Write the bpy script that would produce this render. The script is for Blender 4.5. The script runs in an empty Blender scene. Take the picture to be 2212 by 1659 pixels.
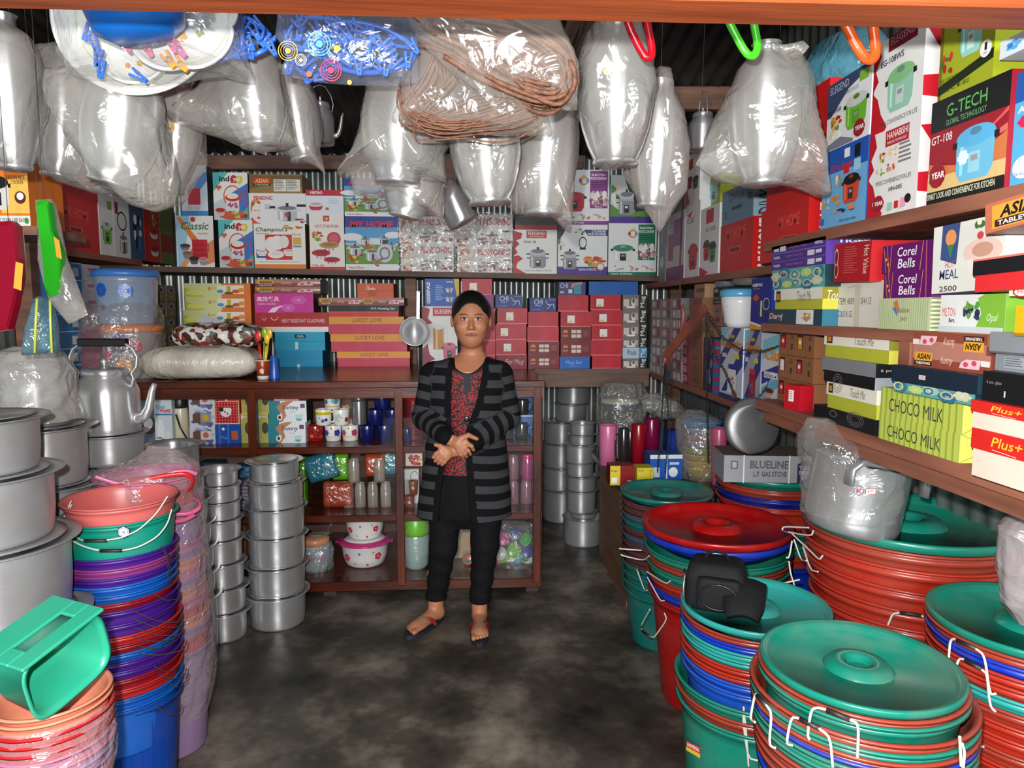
import bpy,math,random
import numpy as np
from mathutils import Vector,Matrix
random.seed(7)
S=bpy.context.scene
COL=S.collection
PI=math.pi
# ---- camera
F=1530.0;CX,CY=1106.0,829.5
CAMZ=1.45
YAW=-math.atan(84/F);PITCH=-math.atan(161/F)
cam_d=bpy.data.cameras.new('camera');cam=bpy.data.objects.new('camera',cam_d);COL.objects.link(cam)
cam.location=(0,0,CAMZ)
cam.rotation_euler=(PI/2+PITCH,0,YAW)
cam_d.sensor_fit='HORIZONTAL';cam_d.sensor_width=36;cam_d.lens=F/2212*36
cam_d.clip_start=0.05
S.camera=cam
RC=cam.rotation_euler.to_matrix();RCI=RC.transposed();C0=Vector((0,0,CAMZ))
def ray(px,py):return RC@Vector(((px-CX)/F,-(py-CY)/F,-1))
def at(px,py,Y=None,X=None,Z=None):
 d=ray(px,py)
 if Y is not None:t=Y/d.y
 elif X is not None:t=X/d.x
 else:t=(Z-CAMZ)/d.z
 return C0+d*t
def atz(px,z,Y=None,X=None):
 py=700
 for _ in range(6):
  a=at(px,py,Y=Y,X=X);py=proj((a.x,a.y,z))[1]
 return Vector((a.x,a.y,z))
def pxm(P):
 q=RCI@(Vector(P)-C0);return F/-q.z
def proj(P):
 q=RCI@(Vector(P)-C0);return(CX+F*q.x/-q.z,CY-F*q.y/-q.z)
# ---- materials
def lin(c):
 return tuple((x/255/12.92)if x/255<=.04045 else((x/255+.055)/1.055)**2.4 for x in c[:3])
MC={}
def newmat(name):
 m=bpy.data.materials.new(name);m.use_nodes=True
 nt=m.node_tree;b=nt.nodes['Principled BSDF']
 return m,nt,b
def N(nt,typ,**kw):
 n=nt.nodes.new(typ)
 for k,v in kw.items():
  if k in('operation','blend_type','data_type','wave_type','bands_direction','wave_profile','feature','distance','noise_dimensions','attribute_name'):setattr(n,k,v)
  else:n.inputs[k].default_value=v
 return n
def bump(nt,b,scale,strength,dist=.002,detail=2,tex='ShaderNodeTexNoise',coord='Object',stretch=None):
 tc=N(nt,'ShaderNodeTexCoord');src=tc.outputs[coord]
 if stretch:
  mp=N(nt,'ShaderNodeMapping');mp.inputs['Scale'].default_value=stretch
  nt.links.new(src,mp.inputs[0]);src=mp.outputs[0]
 n=N(nt,tex,Scale=scale)
 if 'Detail' in n.inputs:n.inputs['Detail'].default_value=detail
 nt.links.new(src,n.inputs['Vector'])
 bp=N(nt,'ShaderNodeBump',Strength=strength,Distance=dist)
 nt.links.new(n.outputs[0],bp.inputs['Height']);nt.links.new(bp.outputs[0],b.inputs['Normal'])
 return n,bp
def mixnoise(nt,b,c1,c2,scale,lo=.35,hi=.65,detail=4,stretch=None,rough=None):
 tc=N(nt,'ShaderNodeTexCoord');src=tc.outputs['Object']
 if stretch:
  mp=N(nt,'ShaderNodeMapping');mp.inputs['Scale'].default_value=stretch
  nt.links.new(src,mp.inputs[0]);src=mp.outputs[0]
 n=N(nt,'ShaderNodeTexNoise',Scale=scale,Detail=detail)
 nt.links.new(src,n.inputs['Vector'])
 r=N(nt,'ShaderNodeValToRGB');e=r.color_ramp.elements
 e[0].position=lo;e[0].color=(*c1,1);e[1].position=hi;e[1].color=(*c2,1)
 nt.links.new(n.outputs[0],r.inputs[0]);nt.links.new(r.outputs[0],b.inputs['Base Color'])
 return n
def card(c,rough=.42):
 k=('card',tuple(c),rough)
 if k not in MC:
  m,nt,b=newmat('print_%d_%d_%d'%tuple(c[:3]))
  b.inputs['Base Color'].default_value=(*lin(c),1);b.inputs['Roughness'].default_value=rough
  b.inputs['Specular IOR Level'].default_value=.28
  bump(nt,b,9,.25,.01,1)
  MC[k]=m
 return MC[k]
def plastic(c,rough=.28,dust=0.0,bmp=0.0,sss=0):
 k=('pl',tuple(c),rough,dust,bmp)
 if k not in MC:
  m,nt,b=newmat('plastic_%d_%d_%d'%tuple(c[:3]))
  L=lin(c)
  b.inputs['Base Color'].default_value=(*L,1);b.inputs['Roughness'].default_value=rough
  if dust:
   d=lin((150,130,115))
   mixnoise(nt,b,L,tuple(L[i]*(1-dust)+d[i]*dust for i in range(3)),9,.45,.8)
  if bmp:bump(nt,b,30,bmp,.004)
  MC[k]=m
 return MC[k]
def alu(rough=.36,tone=200,scr=.12):
 k=('alu',rough,tone)
 if k not in MC:
  m,nt,b=newmat('aluminium_%d'%tone)
  c=lin((tone,tone,tone+2));c2=lin((tone-26,tone-27,tone-27))
  b.inputs['Metallic'].default_value=.74 if rough<.4 else.6;b.inputs['Roughness'].default_value=rough
  mixnoise(nt,b,c,c2,7,.3,.75,6)
  bump(nt,b,14,scr,.003,4,stretch=(1,1,6))
  tg=N(nt,'ShaderNodeTangent');tg.direction_type='RADIAL';tg.axis='Z';nt.links.new(tg.outputs[0],b.inputs['Tangent']);b.inputs['Anisotropic'].default_value=.8;b.inputs['Anisotropic Rotation'].default_value=.25
  MC[k]=m
 return MC[k]
def film(c=(225,222,215),fac=.34,rough=.14,bs=.8,sc=16,key='film'):
 k=(key,tuple(c),fac,rough,bs,sc)
 if k not in MC:
  m,nt,b=newmat(key+'_%d_%d_%d'%tuple(c[:3]))
  b.inputs['Base Color'].default_value=(*lin(c),1);b.inputs['Roughness'].default_value=rough
  b.inputs['Specular IOR Level'].default_value=.9
  n,bp=bump(nt,b,sc,bs,.02,3)
  n.inputs['Distortion'].default_value=1.2
  tr=N(nt,'ShaderNodeBsdfTransparent');tr.inputs[0].default_value=(.97,.97,.96,1)
  gl=N(nt,'ShaderNodeBsdfGlossy',Roughness=.16);nt.links.new(bp.outputs[0],gl.inputs['Normal'])
  mx=N(nt,'ShaderNodeMixShader');mx.inputs[0].default_value=fac
  lw=N(nt,'ShaderNodeLayerWeight',Blend=.25);nt.links.new(bp.outputs[0],lw.inputs['Normal'])
  mr=N(nt,'ShaderNodeMath',operation='MULTIPLY_ADD');mr.inputs[1].default_value=.35;mr.inputs[2].default_value=fac
  nt.links.new(lw.outputs['Facing'],mr.inputs[0]);nt.links.new(mr.outputs[0],mx.inputs[0])
  nt.links.new(tr.outputs[0],mx.inputs[1]);nt.links.new(b.outputs[0],mx.inputs[2])
  m2=N(nt,'ShaderNodeMixShader');m2.inputs[0].default_value=.09
  nt.links.new(mx.outputs[0],m2.inputs[1]);nt.links.new(gl.outputs[0],m2.inputs[2])
  nt.links.new(m2.outputs[0],nt.nodes['Material Output'].inputs['Surface'])
  MC[k]=m
 return MC[k]
def wood(c,c2=None,rough=.5,scale=3,stretch=(1,1,1),bmp=.3,spec=.5):
 k=('wood',tuple(c),rough,stretch,scale)
 if k not in MC:
  m,nt,b=newmat('wood_%d_%d_%d'%tuple(c[:3]))
  c2=c2 or tuple(x*.62 for x in c)
  b.inputs['Roughness'].default_value=rough;b.inputs['Specular IOR Level'].default_value=spec
  mixnoise(nt,b,lin(c2),lin(c),scale,.3,.68,8,stretch)
  bump(nt,b,scale*2,bmp,.006,6,stretch=stretch)
  MC[k]=m
 return MC[k]
# ---- geometry
class G:
 def __init__(s):s.v=[];s.f=[];s.m=[];s.mats=[];s.s=[];s.attr=None
 def mi(s,mat):
  if mat not in s.mats:s.mats.append(mat)
  return s.mats.index(mat)
 def add(s,vs,fs,mat,smooth=False,M=None):
  o=len(s.v);i=s.mi(mat)
  if M is not None:vs=[M@Vector(p)for p in vs]
  s.v.extend(tuple(p)for p in vs)
  s.f.extend(tuple(o+a for a in f)for f in fs);s.m.extend([i]*len(fs));s.s.extend([smooth]*len(fs))
  return s
 def box(s,x0,y0,z0,x1,y1,z1,mat,M=None,bev=0):
  if bev:
   b=bev;vs=[];
   X=(x0,x1);Y=(y0,y1);Z=(z0,z1)
   idx={}
   for i in(0,1):
    for j in(0,1):
     for k in(0,1):
      sx=b if i==0 else-b;sy=b if j==0 else-b;sz=b if k==0 else-b
      for a,p in enumerate(((X[i],Y[j]+sy,Z[k]+sz),(X[i]+sx,Y[j],Z[k]+sz),(X[i]+sx,Y[j]+sy,Z[k]))):
       idx[i,j,k,a]=len(vs);vs.append(p)
   fs=[]
   for i in(0,1):fs.append((idx[i,0,0,0],idx[i,1,0,0],idx[i,1,1,0],idx[i,0,1,0]))
   for j in(0,1):fs.append((idx[0,j,0,1],idx[1,j,0,1],idx[1,j,1,1],idx[0,j,1,1]))
   for k in(0,1):fs.append((idx[0,0,k,2],idx[1,0,k,2],idx[1,1,k,2],idx[0,1,k,2]))
   for j in(0,1):
    for k in(0,1):fs.append((idx[0,j,k,1],idx[1,j,k,1],idx[1,j,k,2],idx[0,j,k,2]))
   for i in(0,1):
    for k in(0,1):fs.append((idx[i,0,k,0],idx[i,1,k,0],idx[i,1,k,2],idx[i,0,k,2]))
   for i in(0,1):
    for j in(0,1):fs.append((idx[i,j,0,0],idx[i,j,1,0],idx[i,j,1,1],idx[i,j,0,1]))
   for i in(0,1):
    for j in(0,1):
     for k in(0,1):fs.append((idx[i,j,k,0],idx[i,j,k,1],idx[i,j,k,2]))
   return s.add(vs,fs,mat,False,M)
  vs=[(x0,y0,z0),(x1,y0,z0),(x1,y1,z0),(x0,y1,z0),(x0,y0,z1),(x1,y0,z1),(x1,y1,z1),(x0,y1,z1)]
  fs=[(0,1,5,4),(1,2,6,5),(2,3,7,6),(3,0,4,7),(4,5,6,7),(3,2,1,0)]
  return s.add(vs,fs,mat,False,M)
 def lathe(s,prof,mat,c=(0,0,0),seg=40,M=None,sx=1,sy=1,flutes=0,fa=0,a0=0):
  vs=[];n=len(prof);c=Vector(c)
  for j,p in enumerate(prof):
   for i in range(seg):
    a=a0+2*PI*i/seg;r=p[0]
    if flutes and len(p)>2:r+=fa*p[2]*(1 if(i*flutes*2//seg)%2 else 0)
    vs.append(Vector((r*sx*math.cos(a),r*sy*math.sin(a),p[1])))
  if M is not None:vs=[M@v for v in vs]
  vs=[v+c for v in vs]
  fs=[]
  for j in range(n-1):
   for i in range(seg):
    k=(i+1)%seg
    fs.append((j*seg+i,j*seg+k,(j+1)*seg+k,(j+1)*seg+i))
  if prof[0][0]>1e-5:fs.append(tuple(range(seg))[::-1])if len(prof[0])<4 else None
  return s.add(vs,fs,mat,True)
 def tube(s,pts,r,mat,closed=False,seg=8,rr=None,flat=1.0):
  pts=[Vector(p)for p in pts];n=len(pts);vs=[];up=None
  for i,p in enumerate(pts):
   if closed:t=pts[(i+1)%n]-pts[i-1]
   else:t=pts[min(i+1,n-1)]-pts[max(i-1,0)]
   if t.length<1e-9:t=Vector((0,0,1))
   t.normalize()
   if up is None:
    up=Vector((0,0,1))if abs(t.z)<.9 else Vector((1,0,0))
   a=(up-t*up.dot(t))
   if a.length<1e-6:a=t.orthogonal()
   a.normalize();b=t.cross(a);up=a
   R=rr[i]if rr else r
   for k in range(seg):
    w=2*PI*k/seg;vs.append(p+a*math.cos(w)*R+b*math.sin(w)*R*flat)
  fs=[]
  for i in range(n if closed else n-1):
   j=(i+1)%n
   for k in range(seg):
    l=(k+1)%seg;fs.append((i*seg+k,i*seg+l,j*seg+l,j*seg+k))
  if not closed:fs+=[tuple(range(seg))[::-1],tuple((n-1)*seg+k for k in range(seg))]
  return s.add(vs,fs,mat,True)
 def ball(s,c,r,mat,sx=1,sy=1,sz=1,seg=16,M=None):
  prof=[(max(1e-6,r*math.sin(PI*i/10)),-r*sz*math.cos(PI*i/10))for i in range(11)]
  return s.lathe(prof,mat,c,seg,M,sx,sy)
 def poly(s,pts,mat):return s.add(pts,[tuple(range(len(pts)))],mat)
 def make(s,name,parent=None,label=None,cat=None,group=None,kind=None,org=None):
  A=np.array(s.v,dtype=float)
  lo=A.min(0);hi=A.max(0)
  o=Vector(org)if org is not None else Vector(((lo[0]+hi[0])/2,(lo[1]+hi[1])/2,lo[2]))
  me=bpy.data.meshes.new(name)
  me.from_pydata((A-np.array(o)).tolist(),[],s.f)
  for m in s.mats:me.materials.append(m)
  me.polygons.foreach_set('material_index',s.m);me.polygons.foreach_set('use_smooth',s.s)
  me.update()
  ob=bpy.data.objects.new(name,me);COL.objects.link(ob)
  ob['_o']=list(o)
  if parent is not None:
   ob.parent=parent;ob.location=o-Vector(parent['_o'])
  else:ob.location=o
  tag(ob,label,cat,group,kind)
  return ob
LABELS={}
def tag(o,label=None,cat=None,group=None,kind=None):
 if label:
  o['label']=label;LABELS.setdefault(label,[]).append(o)
 if cat:o['category']=cat
 if group:o['group']=group
 if kind:o['kind']=kind
def thing(name,loc,label,cat,group=None):
 o=bpy.data.objects.new(name,None);COL.objects.link(o);o.location=loc;o['_o']=list(loc)
 o.empty_display_size=.05
 tag(o,label,cat,group);return o
def move(o,d):
 o.location=Vector(o.location)+Vector(d);o['_o']=list(Vector(o['_o'])+Vector(d))
ORD=['top','second','third','fourth','fifth','sixth','seventh','eighth','ninth','tenth','eleventh','twelfth','thirteenth','fourteenth','fifteenth','sixteenth','seventeenth','eighteenth','nineteenth','twentieth','twenty-first','twenty-second']
def ordn(i):return 'topmost' if i==0 else ORD[i]+' from the top'
# ---- text and printed art
TX={}
def textmesh(s,shear=0,bold=0):
 k=(s,shear,bold)
 if k in TX:return TX[k]
 cu=bpy.data.curves.new('t','FONT');cu.body=s;cu.shear=shear;cu.offset=bold;cu.resolution_u=2;cu.fill_mode='BOTH' if hasattr(cu,'fill_mode')else cu.fill_mode
 ob=bpy.data.objects.new('t',cu);COL.objects.link(ob)
 dg=bpy.context.evaluated_depsgraph_get();dg.update()
 me=bpy.data.meshes.new_from_object(ob.evaluated_get(dg))
 vs=[tuple(v.co)for v in me.vertices];fs=[tuple(p.vertices)for p in me.polygons]
 bpy.data.objects.remove(ob);bpy.data.meshes.remove(me);bpy.data.curves.remove(cu)
 if not vs:vs=[(0,0,0)]
 x0=min(v[0]for v in vs);x1=max(v[0]for v in vs);y0=min(v[1]for v in vs);y1=max(v[1]for v in vs)
 TX[k]=([((v[0]-x0)/max(1e-6,x1-x0),1-(v[1]-y0)/max(1e-6,y1-y0))for v in vs],fs)
 return TX[k]
# art primitives, u right 0..1, v down 0..1
def Rc(u0,v0,u1,v1,c):return[('P',[(u0,v0),(u1,v0),(u1,v1),(u0,v1)],c)]
def El(u,v,ru,rv,c,n=20,a0=0,a1=2*PI):return[('P',[(u+ru*math.cos(a0+(a1-a0)*i/n),v+rv*math.sin(a0+(a1-a0)*i/n))for i in range(n if a1-a0>6.28 else n+1)],c)]
def Pg(p,c):return[('P',p,c)]
def T(s,u0,v0,u1,v1,c,sh=0,b=0):return[('T',s,(u0,v0,u1,v1),c,sh,b)]
def Tv(s,u0,v0,u1,v1,c,sh=0,b=0):return[('V',s,(u0,v0,u1,v1),c,sh,b)]
def Td(s,u0,v0,u1,v1,c,sh=0,b=0):return[('D',s,(u0,v0,u1,v1),c,sh,b)]
def Tr(s,u0,v0,u1,v1,c,sh=0,b=0):return[('X',s,(u0,v0,u1,v1),c,sh,b)]
def Ring(u,v,ru,rv,w,c,n=20):
 return[('S',[((u+ru*math.cos(2*PI*i/n),v+rv*math.sin(2*PI*i/n)),(u+ru*(1-w)*math.cos(2*PI*i/n),v+rv*(1-w)*math.sin(2*PI*i/n)))for i in range(n+1)],c)]
def Ln(pts,w,c,asp=1):
 out=[]
 for(a,b)in zip(pts[:-1],pts[1:]):
  dx,dy=(b[0]-a[0])*asp,(b[1]-a[1]);L=math.hypot(dx,dy)or 1;nx,ny=-dy/L*w/asp,dx/L*w
  out.append(('P',[(a[0]+nx,a[1]+ny),(b[0]+nx,b[1]+ny),(b[0]-nx,b[1]-ny),(a[0]-nx,a[1]-ny)],c))
 return out
def sub(pr,u0,v0,u1,v1):
 f=lambda p:(u0+(u1-u0)*p[0],v0+(v1-v0)*p[1]);out=[]
 for p in pr:
  if p[0]=='P':out.append(('P',[f(q)for q in p[1]],p[2]))
  elif p[0]=='S':out.append(('S',[(f(a),f(b))for a,b in p[1]],p[2]))
  else:
   r=p[2];a=f(r[:2]);b=f(r[2:]);out.append((p[0],p[1],(*a,*b))+p[3:])
 return out
def art(g,fn,pr,off0=.0004,step=.00012,mk=card):
 """fn(u, v, off) -> world point of the printed face"""
 for i,p in enumerate(pr):
  off=off0+step*i
  if p[0]=='P':
   pts=[fn(u,v,off)for u,v in p[1]];g.add(pts,[tuple(range(len(pts)))],mk(p[2]))
  elif p[0]=='S':
   pts=[fn(*q,off)for ab in p[1]for q in ab];n=len(p[1])
   g.add(pts,[(2*k,2*k+2,2*k+3,2*k+1)for k in range(n-1)],mk(p[2]))
  else:
   kind,s,(u0,v0,u1,v1),c,sh,b=p
   vs,fs=textmesh(s,sh,b)
   if kind=='T':pts=[fn(u0+(u1-u0)*x,v0+(v1-v0)*y,off)for x,y in vs]
   elif kind=='X':pts=[fn(u1-(u1-u0)*x,v1-(v1-v0)*y,off)for x,y in vs]
   elif kind=='V':pts=[fn(u0+(u1-u0)*y,v1-(v1-v0)*x,off)for x,y in vs]
   else:pts=[fn(u1-(u1-u0)*y,v0+(v1-v0)*x,off)for x,y in vs]
   g.add(pts,fs,mk(c))
# ---- boxes
def frame(o,rz=0,tilt=0):
 return Matrix.Translation(o)@Matrix.Rotation(rz,4,'Z')@Matrix.Rotation(tilt,4,'Y')
def shift_all(pr):return pr
def carton(o,W,H,D,col,pr=(),side=None,top=None,rz=0,tilt=0,label='',cat='box',group=None,name='carton',sidecol=None,topcol=None,lid=None,left=None,sticker=None,parent=None,lcol=None):
 """o = front-left-bottom corner (seen from the front)."""
 M=frame(o,rz,tilt);g=G();e=.0012
 c=card(col)
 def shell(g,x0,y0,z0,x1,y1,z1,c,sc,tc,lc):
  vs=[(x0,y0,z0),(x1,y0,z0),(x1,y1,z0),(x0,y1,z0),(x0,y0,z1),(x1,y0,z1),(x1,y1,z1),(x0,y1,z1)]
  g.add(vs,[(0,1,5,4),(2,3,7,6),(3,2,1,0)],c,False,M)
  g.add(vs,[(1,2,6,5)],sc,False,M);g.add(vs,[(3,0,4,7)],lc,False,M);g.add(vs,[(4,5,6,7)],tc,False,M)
 sc=card(sidecol)if sidecol else c;tc=card(topcol)if topcol else c;lc=card(lcol)if lcol else sc
 root=None
 if lid:
  hl=H*lid[0]
  root=thing(name,M@Vector((W/2,D/2,0)),label,cat,group)
  shell(g,.003,.003,0,W-.003,D-.003,H-.004,c,sc,tc,sc)
  g.make('base',root)
  g=G();lm=card(lid[1]);ls=card(lid[2])if len(lid)>2 else lm
  shell(g,0,0,H-hl,W,D,H,lm,ls,lm,ls)
 else:shell(g,0,0,0,W,D,H,c,sc,tc,lc)
 art(g,lambda u,v,off:M@Vector((u*W,-off,(1-v)*H)),pr)
 if side:art(g,lambda u,v,off:M@Vector((W+off,u*D,(1-v)*H)),side)
 if left:art(g,lambda u,v,off:M@Vector((-off,(1-u)*D,(1-v)*H)),left)
 if top:art(g,lambda u,v,off:M@Vector((u*W,(1-v)*D,H+off)),top)
 if root:ob=g.make('lid',root);base=root
 else:ob=g.make(name,parent,label,cat,group);base=ob
 if sticker:
  u,v,su,sv,sc_=sticker;g=G()
  if su>0:
   f=lambda a,b,off:M@Vector((a*W,-off-.002,(1-b)*H))
   art(g,f,Rc(u,v,u+su,v+sv,(232,228,218))+Rc(u+su*.15,v+sv*.72,u+su*.6,v+sv*.9,sc_))
   g.make('price_sticker',base,label='small white price sticker')
 return base
def bx(x0,y0,x1,y1,Y=None,X=None,D=.2,zb=None,zt=None,**kw):
 """Box whose front face spans pixels x0..x1 (y measured at the left edge) on plane Y (faces the camera) or X (right wall)."""
 col=kw.pop('col',(230,230,230))
 if X is not None and X<0:
  if zb is None:zb=at(x1,y1,X=X).z
  if zt is None:zt=at(x1,y0,X=X).z
 else:
  if zb is None:zb=at(x0,y1,Y=Y,X=X).z
  if zt is None:zt=at(x0,y0,Y=Y,X=X).z
 a=atz(x0,(zb+zt)/2,Y=Y,X=X);b=atz(x1,(zb+zt)/2,Y=Y,X=X);rz=kw.pop('rz',0)
 if Y is not None:W=b.x-a.x;o=Vector((a.x,Y,zb))
 elif X>0:rz-=PI/2;W=a.y-b.y;o=Vector((X,a.y,zb))
 else:rz+=PI/2;W=b.y-a.y;o=Vector((X,a.y,zb))
 r=carton(o,W,zt-zb,D,col,rz=rz,**kw)
 return zt
# ---- the room
YB=4.92;XR=1.45;XL=-2.32;YF=0.75
def struct(name,g,**k):return g.make(name,kind='structure',**k)
def mat_floor():
 m,nt,b=newmat('worn_concrete')
 tc=N(nt,'ShaderNodeTexCoord')
 n1=N(nt,'ShaderNodeTexNoise',Scale=3.1,Detail=9,Roughness=.62);n2=N(nt,'ShaderNodeTexNoise',Scale=1.2,Detail=5);n3=N(nt,'ShaderNodeTexNoise',Scale=9,Detail=4)
 for n in(n1,n2,n3):nt.links.new(tc.outputs['Object'],n.inputs['Vector'])
 r=N(nt,'ShaderNodeValToRGB');e=r.color_ramp.elements
 e[0].position=.33;e[0].color=(*lin((38,36,33)),1);e[1].position=.72;e[1].color=(*lin((172,160,142)),1)
 x=e.new(.5);x.color=(*lin((88,82,72)),1)
 nt.links.new(n1.outputs[0],r.inputs[0])
 mx=N(nt,'ShaderNodeMix',data_type='RGBA',blend_type='MULTIPLY');mx.inputs['Factor'].default_value=1
 r2=N(nt,'ShaderNodeValToRGB');r2.color_ramp.elements[0].position=.35;r2.color_ramp.elements[0].color=(.4,.4,.41,1);r2.color_ramp.elements[1].position=.6
 nt.links.new(n2.outputs[0],r2.inputs[0]);nt.links.new(r.outputs[0],mx.inputs['A']);nt.links.new(r2.outputs[0],mx.inputs['B'])
 nt.links.new(mx.outputs['Result'],b.inputs['Base Color'])
 rr=N(nt,'ShaderNodeMapRange');rr.inputs['To Min'].default_value=.22;rr.inputs['To Max'].default_value=.75
 nt.links.new(n3.outputs[0],rr.inputs[0]);nt.links.new(rr.outputs[0],b.inputs['Roughness'])
 bp=N(nt,'ShaderNodeBump',Strength=.35,Distance=.008);nt.links.new(n1.outputs[0],bp.inputs['Height']);nt.links.new(bp.outputs[0],b.inputs['Normal'])
 return m
def mat_zinc():
 m,nt,b=newmat('corrugated_zinc')
 b.inputs['Metallic'].default_value=.75;b.inputs['Roughness'].default_value=.36
 mixnoise(nt,b,lin((118,124,122)),lin((168,172,168)),5,.3,.7,6)
 return m
ZINC=mat_zinc()
g=G();g.box(XL,-2.5,-.05,XR+.1,YB+.05,0,mat_floor());struct('floor',g)
def corrug(axis,a0,a1,z0,z1,c,pitch=.076,amp=.009,mat=ZINC,zslope=0):
 g=G();n=int((a1-a0)/pitch*8);vs=[];fs=[]
 for i in range(n+1):
  a=a0+(a1-a0)*i/n;d=amp*math.cos(2*PI*(a-a0)/pitch)
  for z in(z0,z1):
   if axis=='x':vs.append((a,c+d,z))
   elif axis=='y':vs.append((c+d,a,z))
 for i in range(n):fs.append((2*i,2*i+2,2*i+3,2*i+1))
 g.add(vs,fs,mat,True);return g
struct('wall_back',corrug('x',XL,XR+.1,0,2.5,YB))
struct('wall_right',corrug('y',YF-.3,YB,0,3.05,XR))
struct('wall_left',corrug('y',YF-.3,YB,0,3.05,XL))
# roof: dark corrugated sheets
m,nt,b=newmat('sooty_roof_sheet');b.inputs['Metallic'].default_value=.3;b.inputs['Roughness'].default_value=.6
mixnoise(nt,b,lin((34,33,32)),lin((64,62,58)),4)
g=G();vs=[];fs=[];n=400
for i in range(n+1):
 a=XL+(XR+.2-XL)*i/n;d=.012*math.cos(2*PI*a/.085)
 for(y,z)in((YF-.3,3.2),(YB+.05,2.47)):vs.append((a,y,z+d))
for i in range(n):fs.append((2*i,2*i+2,2*i+3,2*i+1))
g.add(vs,fs,m,True);struct('ceiling',g)
RAW=wood((148,104,82),(98,66,50),.6,2.2,(1,1,9));RAWX=wood((140,98,78),(90,62,48),.62,2.2,(1,9,9));RAWY=wood((158,100,78),(104,62,48),.55,2.2,(9,1,9))
DRK=wood((102,42,20),(50,18,9),.22,2.5,(1,8,8),.12);DRKZ=wood((106,44,21),(52,19,10),.22,2.5,(8,8,1),.12)
SHX=wood((112,84,68),(70,50,40),.6,2.2,(1,9,9))
def bar(p,q,w,h,mat,name='beam',up=(0,0,1)):
 p=Vector(p);q=Vector(q);t=(q-p);L=t.length;t.normalize();u=Vector(up);a=t.cross(u).normalized();u=a.cross(t)
 M=Matrix(((t.x,a.x,u.x,p.x),(t.y,a.y,u.y,p.y),(t.z,a.z,u.z,p.z),(0,0,0,1)))
 g=G();g.box(0,-w/2,-h/2,L,w/2,h/2,mat,M,bev=min(w,h)*.06);return g
# the painted lintel across the shop front
ORG=wood((166,80,38),(130,56,24),.45,3,(1,9,9),.35)
a=at(-250,-58,Y=1.05);b=at(2450,3,Y=1.0)
b=a+(b-a)*1.3;a=a-(b-a)*.15
struct('trim_1',bar(a,b,.08,.055,ORG))
PALE=wood((196,178,148),(120,96,70),.7,5,(3,1,3))
# roof timbers
struct('trim_2',bar(at(250,352,Y=4.84),at(1260,352,Y=4.84),.06,.09,RAWX))
struct('trim_3',bar(at(1425,214,Y=3.9),at(1790,214,Y=3.9),.05,.12,RAWX))
struct('trim_4',bar(at(1250,20,Y=2.2),at(1205,140,Y=3.6),.03,.05,PALE))
struct('trim_5',bar(at(1285,15,Y=2.2),at(1235,140,Y=3.6),.03,.05,PALE))
struct('trim_6',bar((XL,2.6,2.78),(XR,2.6,2.78),.06,.1,RAWX))
for i,(px,x)in enumerate(((0,XL+.05),(0,-.16),(0,XR-.06))):
 g=G();g.box(x-.045,YB-.12,0,x+.045,YB-.03,2.45,RAW,bev=.004);struct('trim_%d'%(7+i),g)
# mid post between the two halves of the back wall (in front of the boards)
SY=4.35
# upper back shelf
zl=at(345,581,Y=SY).z;zr=at(1475,603,Y=SY).z;xl=at(210,571,Y=SY).x;xr=at(1480,600,Y=SY).x
def shelfz(x):return zl+(zr-zl)*(x-at(345,581,Y=SY).x)/(xr-at(345,581,Y=SY).x)
g=G();t=.032
vs=[(xl,SY,shelfz(xl)),(xr,SY,shelfz(xr)),(xr,YB-.03,shelfz(xr)),(xl,YB-.03,shelfz(xl))]
vs=[(x,y,z-t/2)for x,y,z in vs]+[(x,y,z+t/2)for x,y,z in vs]
g.add(vs,[(0,1,5,4),(1,2,6,5),(2,3,7,6),(3,0,4,7),(4,5,6,7),(3,2,1,0)],SHX)
g.make('wall_shelf',label='long raw wood shelf across the back wall carrying the upper row of cartons',cat='shelf')
a=at(889,700,Y=SY+.32)
g=G();g.box(a.x-.034,SY+.29,1.10,a.x+.034,SY+.35,shelfz(a.x)-.017,RAW);g.make('shelf_post',label='short raw wood post between counter and upper back shelf, behind the hanging saucepan',cat='post')
# counter shelf to the right of the cabinet
CZ=1.10
g=G();xr2=1.05
g.box(.36,4.15,CZ-.03,xr2,YB-.03,CZ,SHX);g.box(.36,4.17,CZ-.11,xr2,4.2,CZ-.03,SHX)
g.make('wall_shelf',label='low wood shelf between cabinet and right corner, under the stacked red mug boxes',cat='shelf')
# right shelves, far segment
XF=1.05
def plank(y0,y1,x0,x1,z,t,mat,label,z2=None):
 g=G();z2=z if z2 is None else z2
 vs=[(x0,y0,z),(x1,y0,z),(x1,y1,z2),(x0,y1,z2)]
 vs=[(x,y,q-t)for x,y,q in vs]+vs
 g.add(vs,[(0,1,5,4),(1,2,6,5),(2,3,7,6),(3,0,4,7),(4,5,6,7),(3,2,1,0)],mat)
 return g.make('wall_shelf',label=label,cat='shelf')
ZF1=1.605;ZF0=1.085
plank(2.34,4.3,XF,XR-.02,ZF1,.03,RAWY,'far upper right wall shelf with the rice cooker cartons')
plank(2.2,4.14,XF,XR-.02,ZF0-.002,.03,RAWY,'far lower right wall shelf under the flask cartons and stacked mugs')
XN=.95;ZN2=1.667;ZN1=1.405;ZN0=1.15
plank(.95,2.30,XN,XR-.02,ZN2,.03,RAWY,'top right wall shelf carrying the large rice cooker cartons')
plank(.95,2.30,XN,XR-.02,ZN1,.025,RAWY,'middle right wall shelf carrying the purple and white cartons')
plank(.95,2.32,XN,XR-.02,ZN0,.03,RAWY,'lower right wall shelf carrying the yellow-green cartons')
g=G();g.box(XN+.02,.95,ZN0-.07,XN+.06,2.28,ZN0-.031,RAWY);g.box(XR-.12,2.2,0,XR-.07,2.25,ZN0-.032,RAW)
g.make('shelf_bearer',label='rough wood bearer and leg beneath the lower right shelf',cat='timber')
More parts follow.
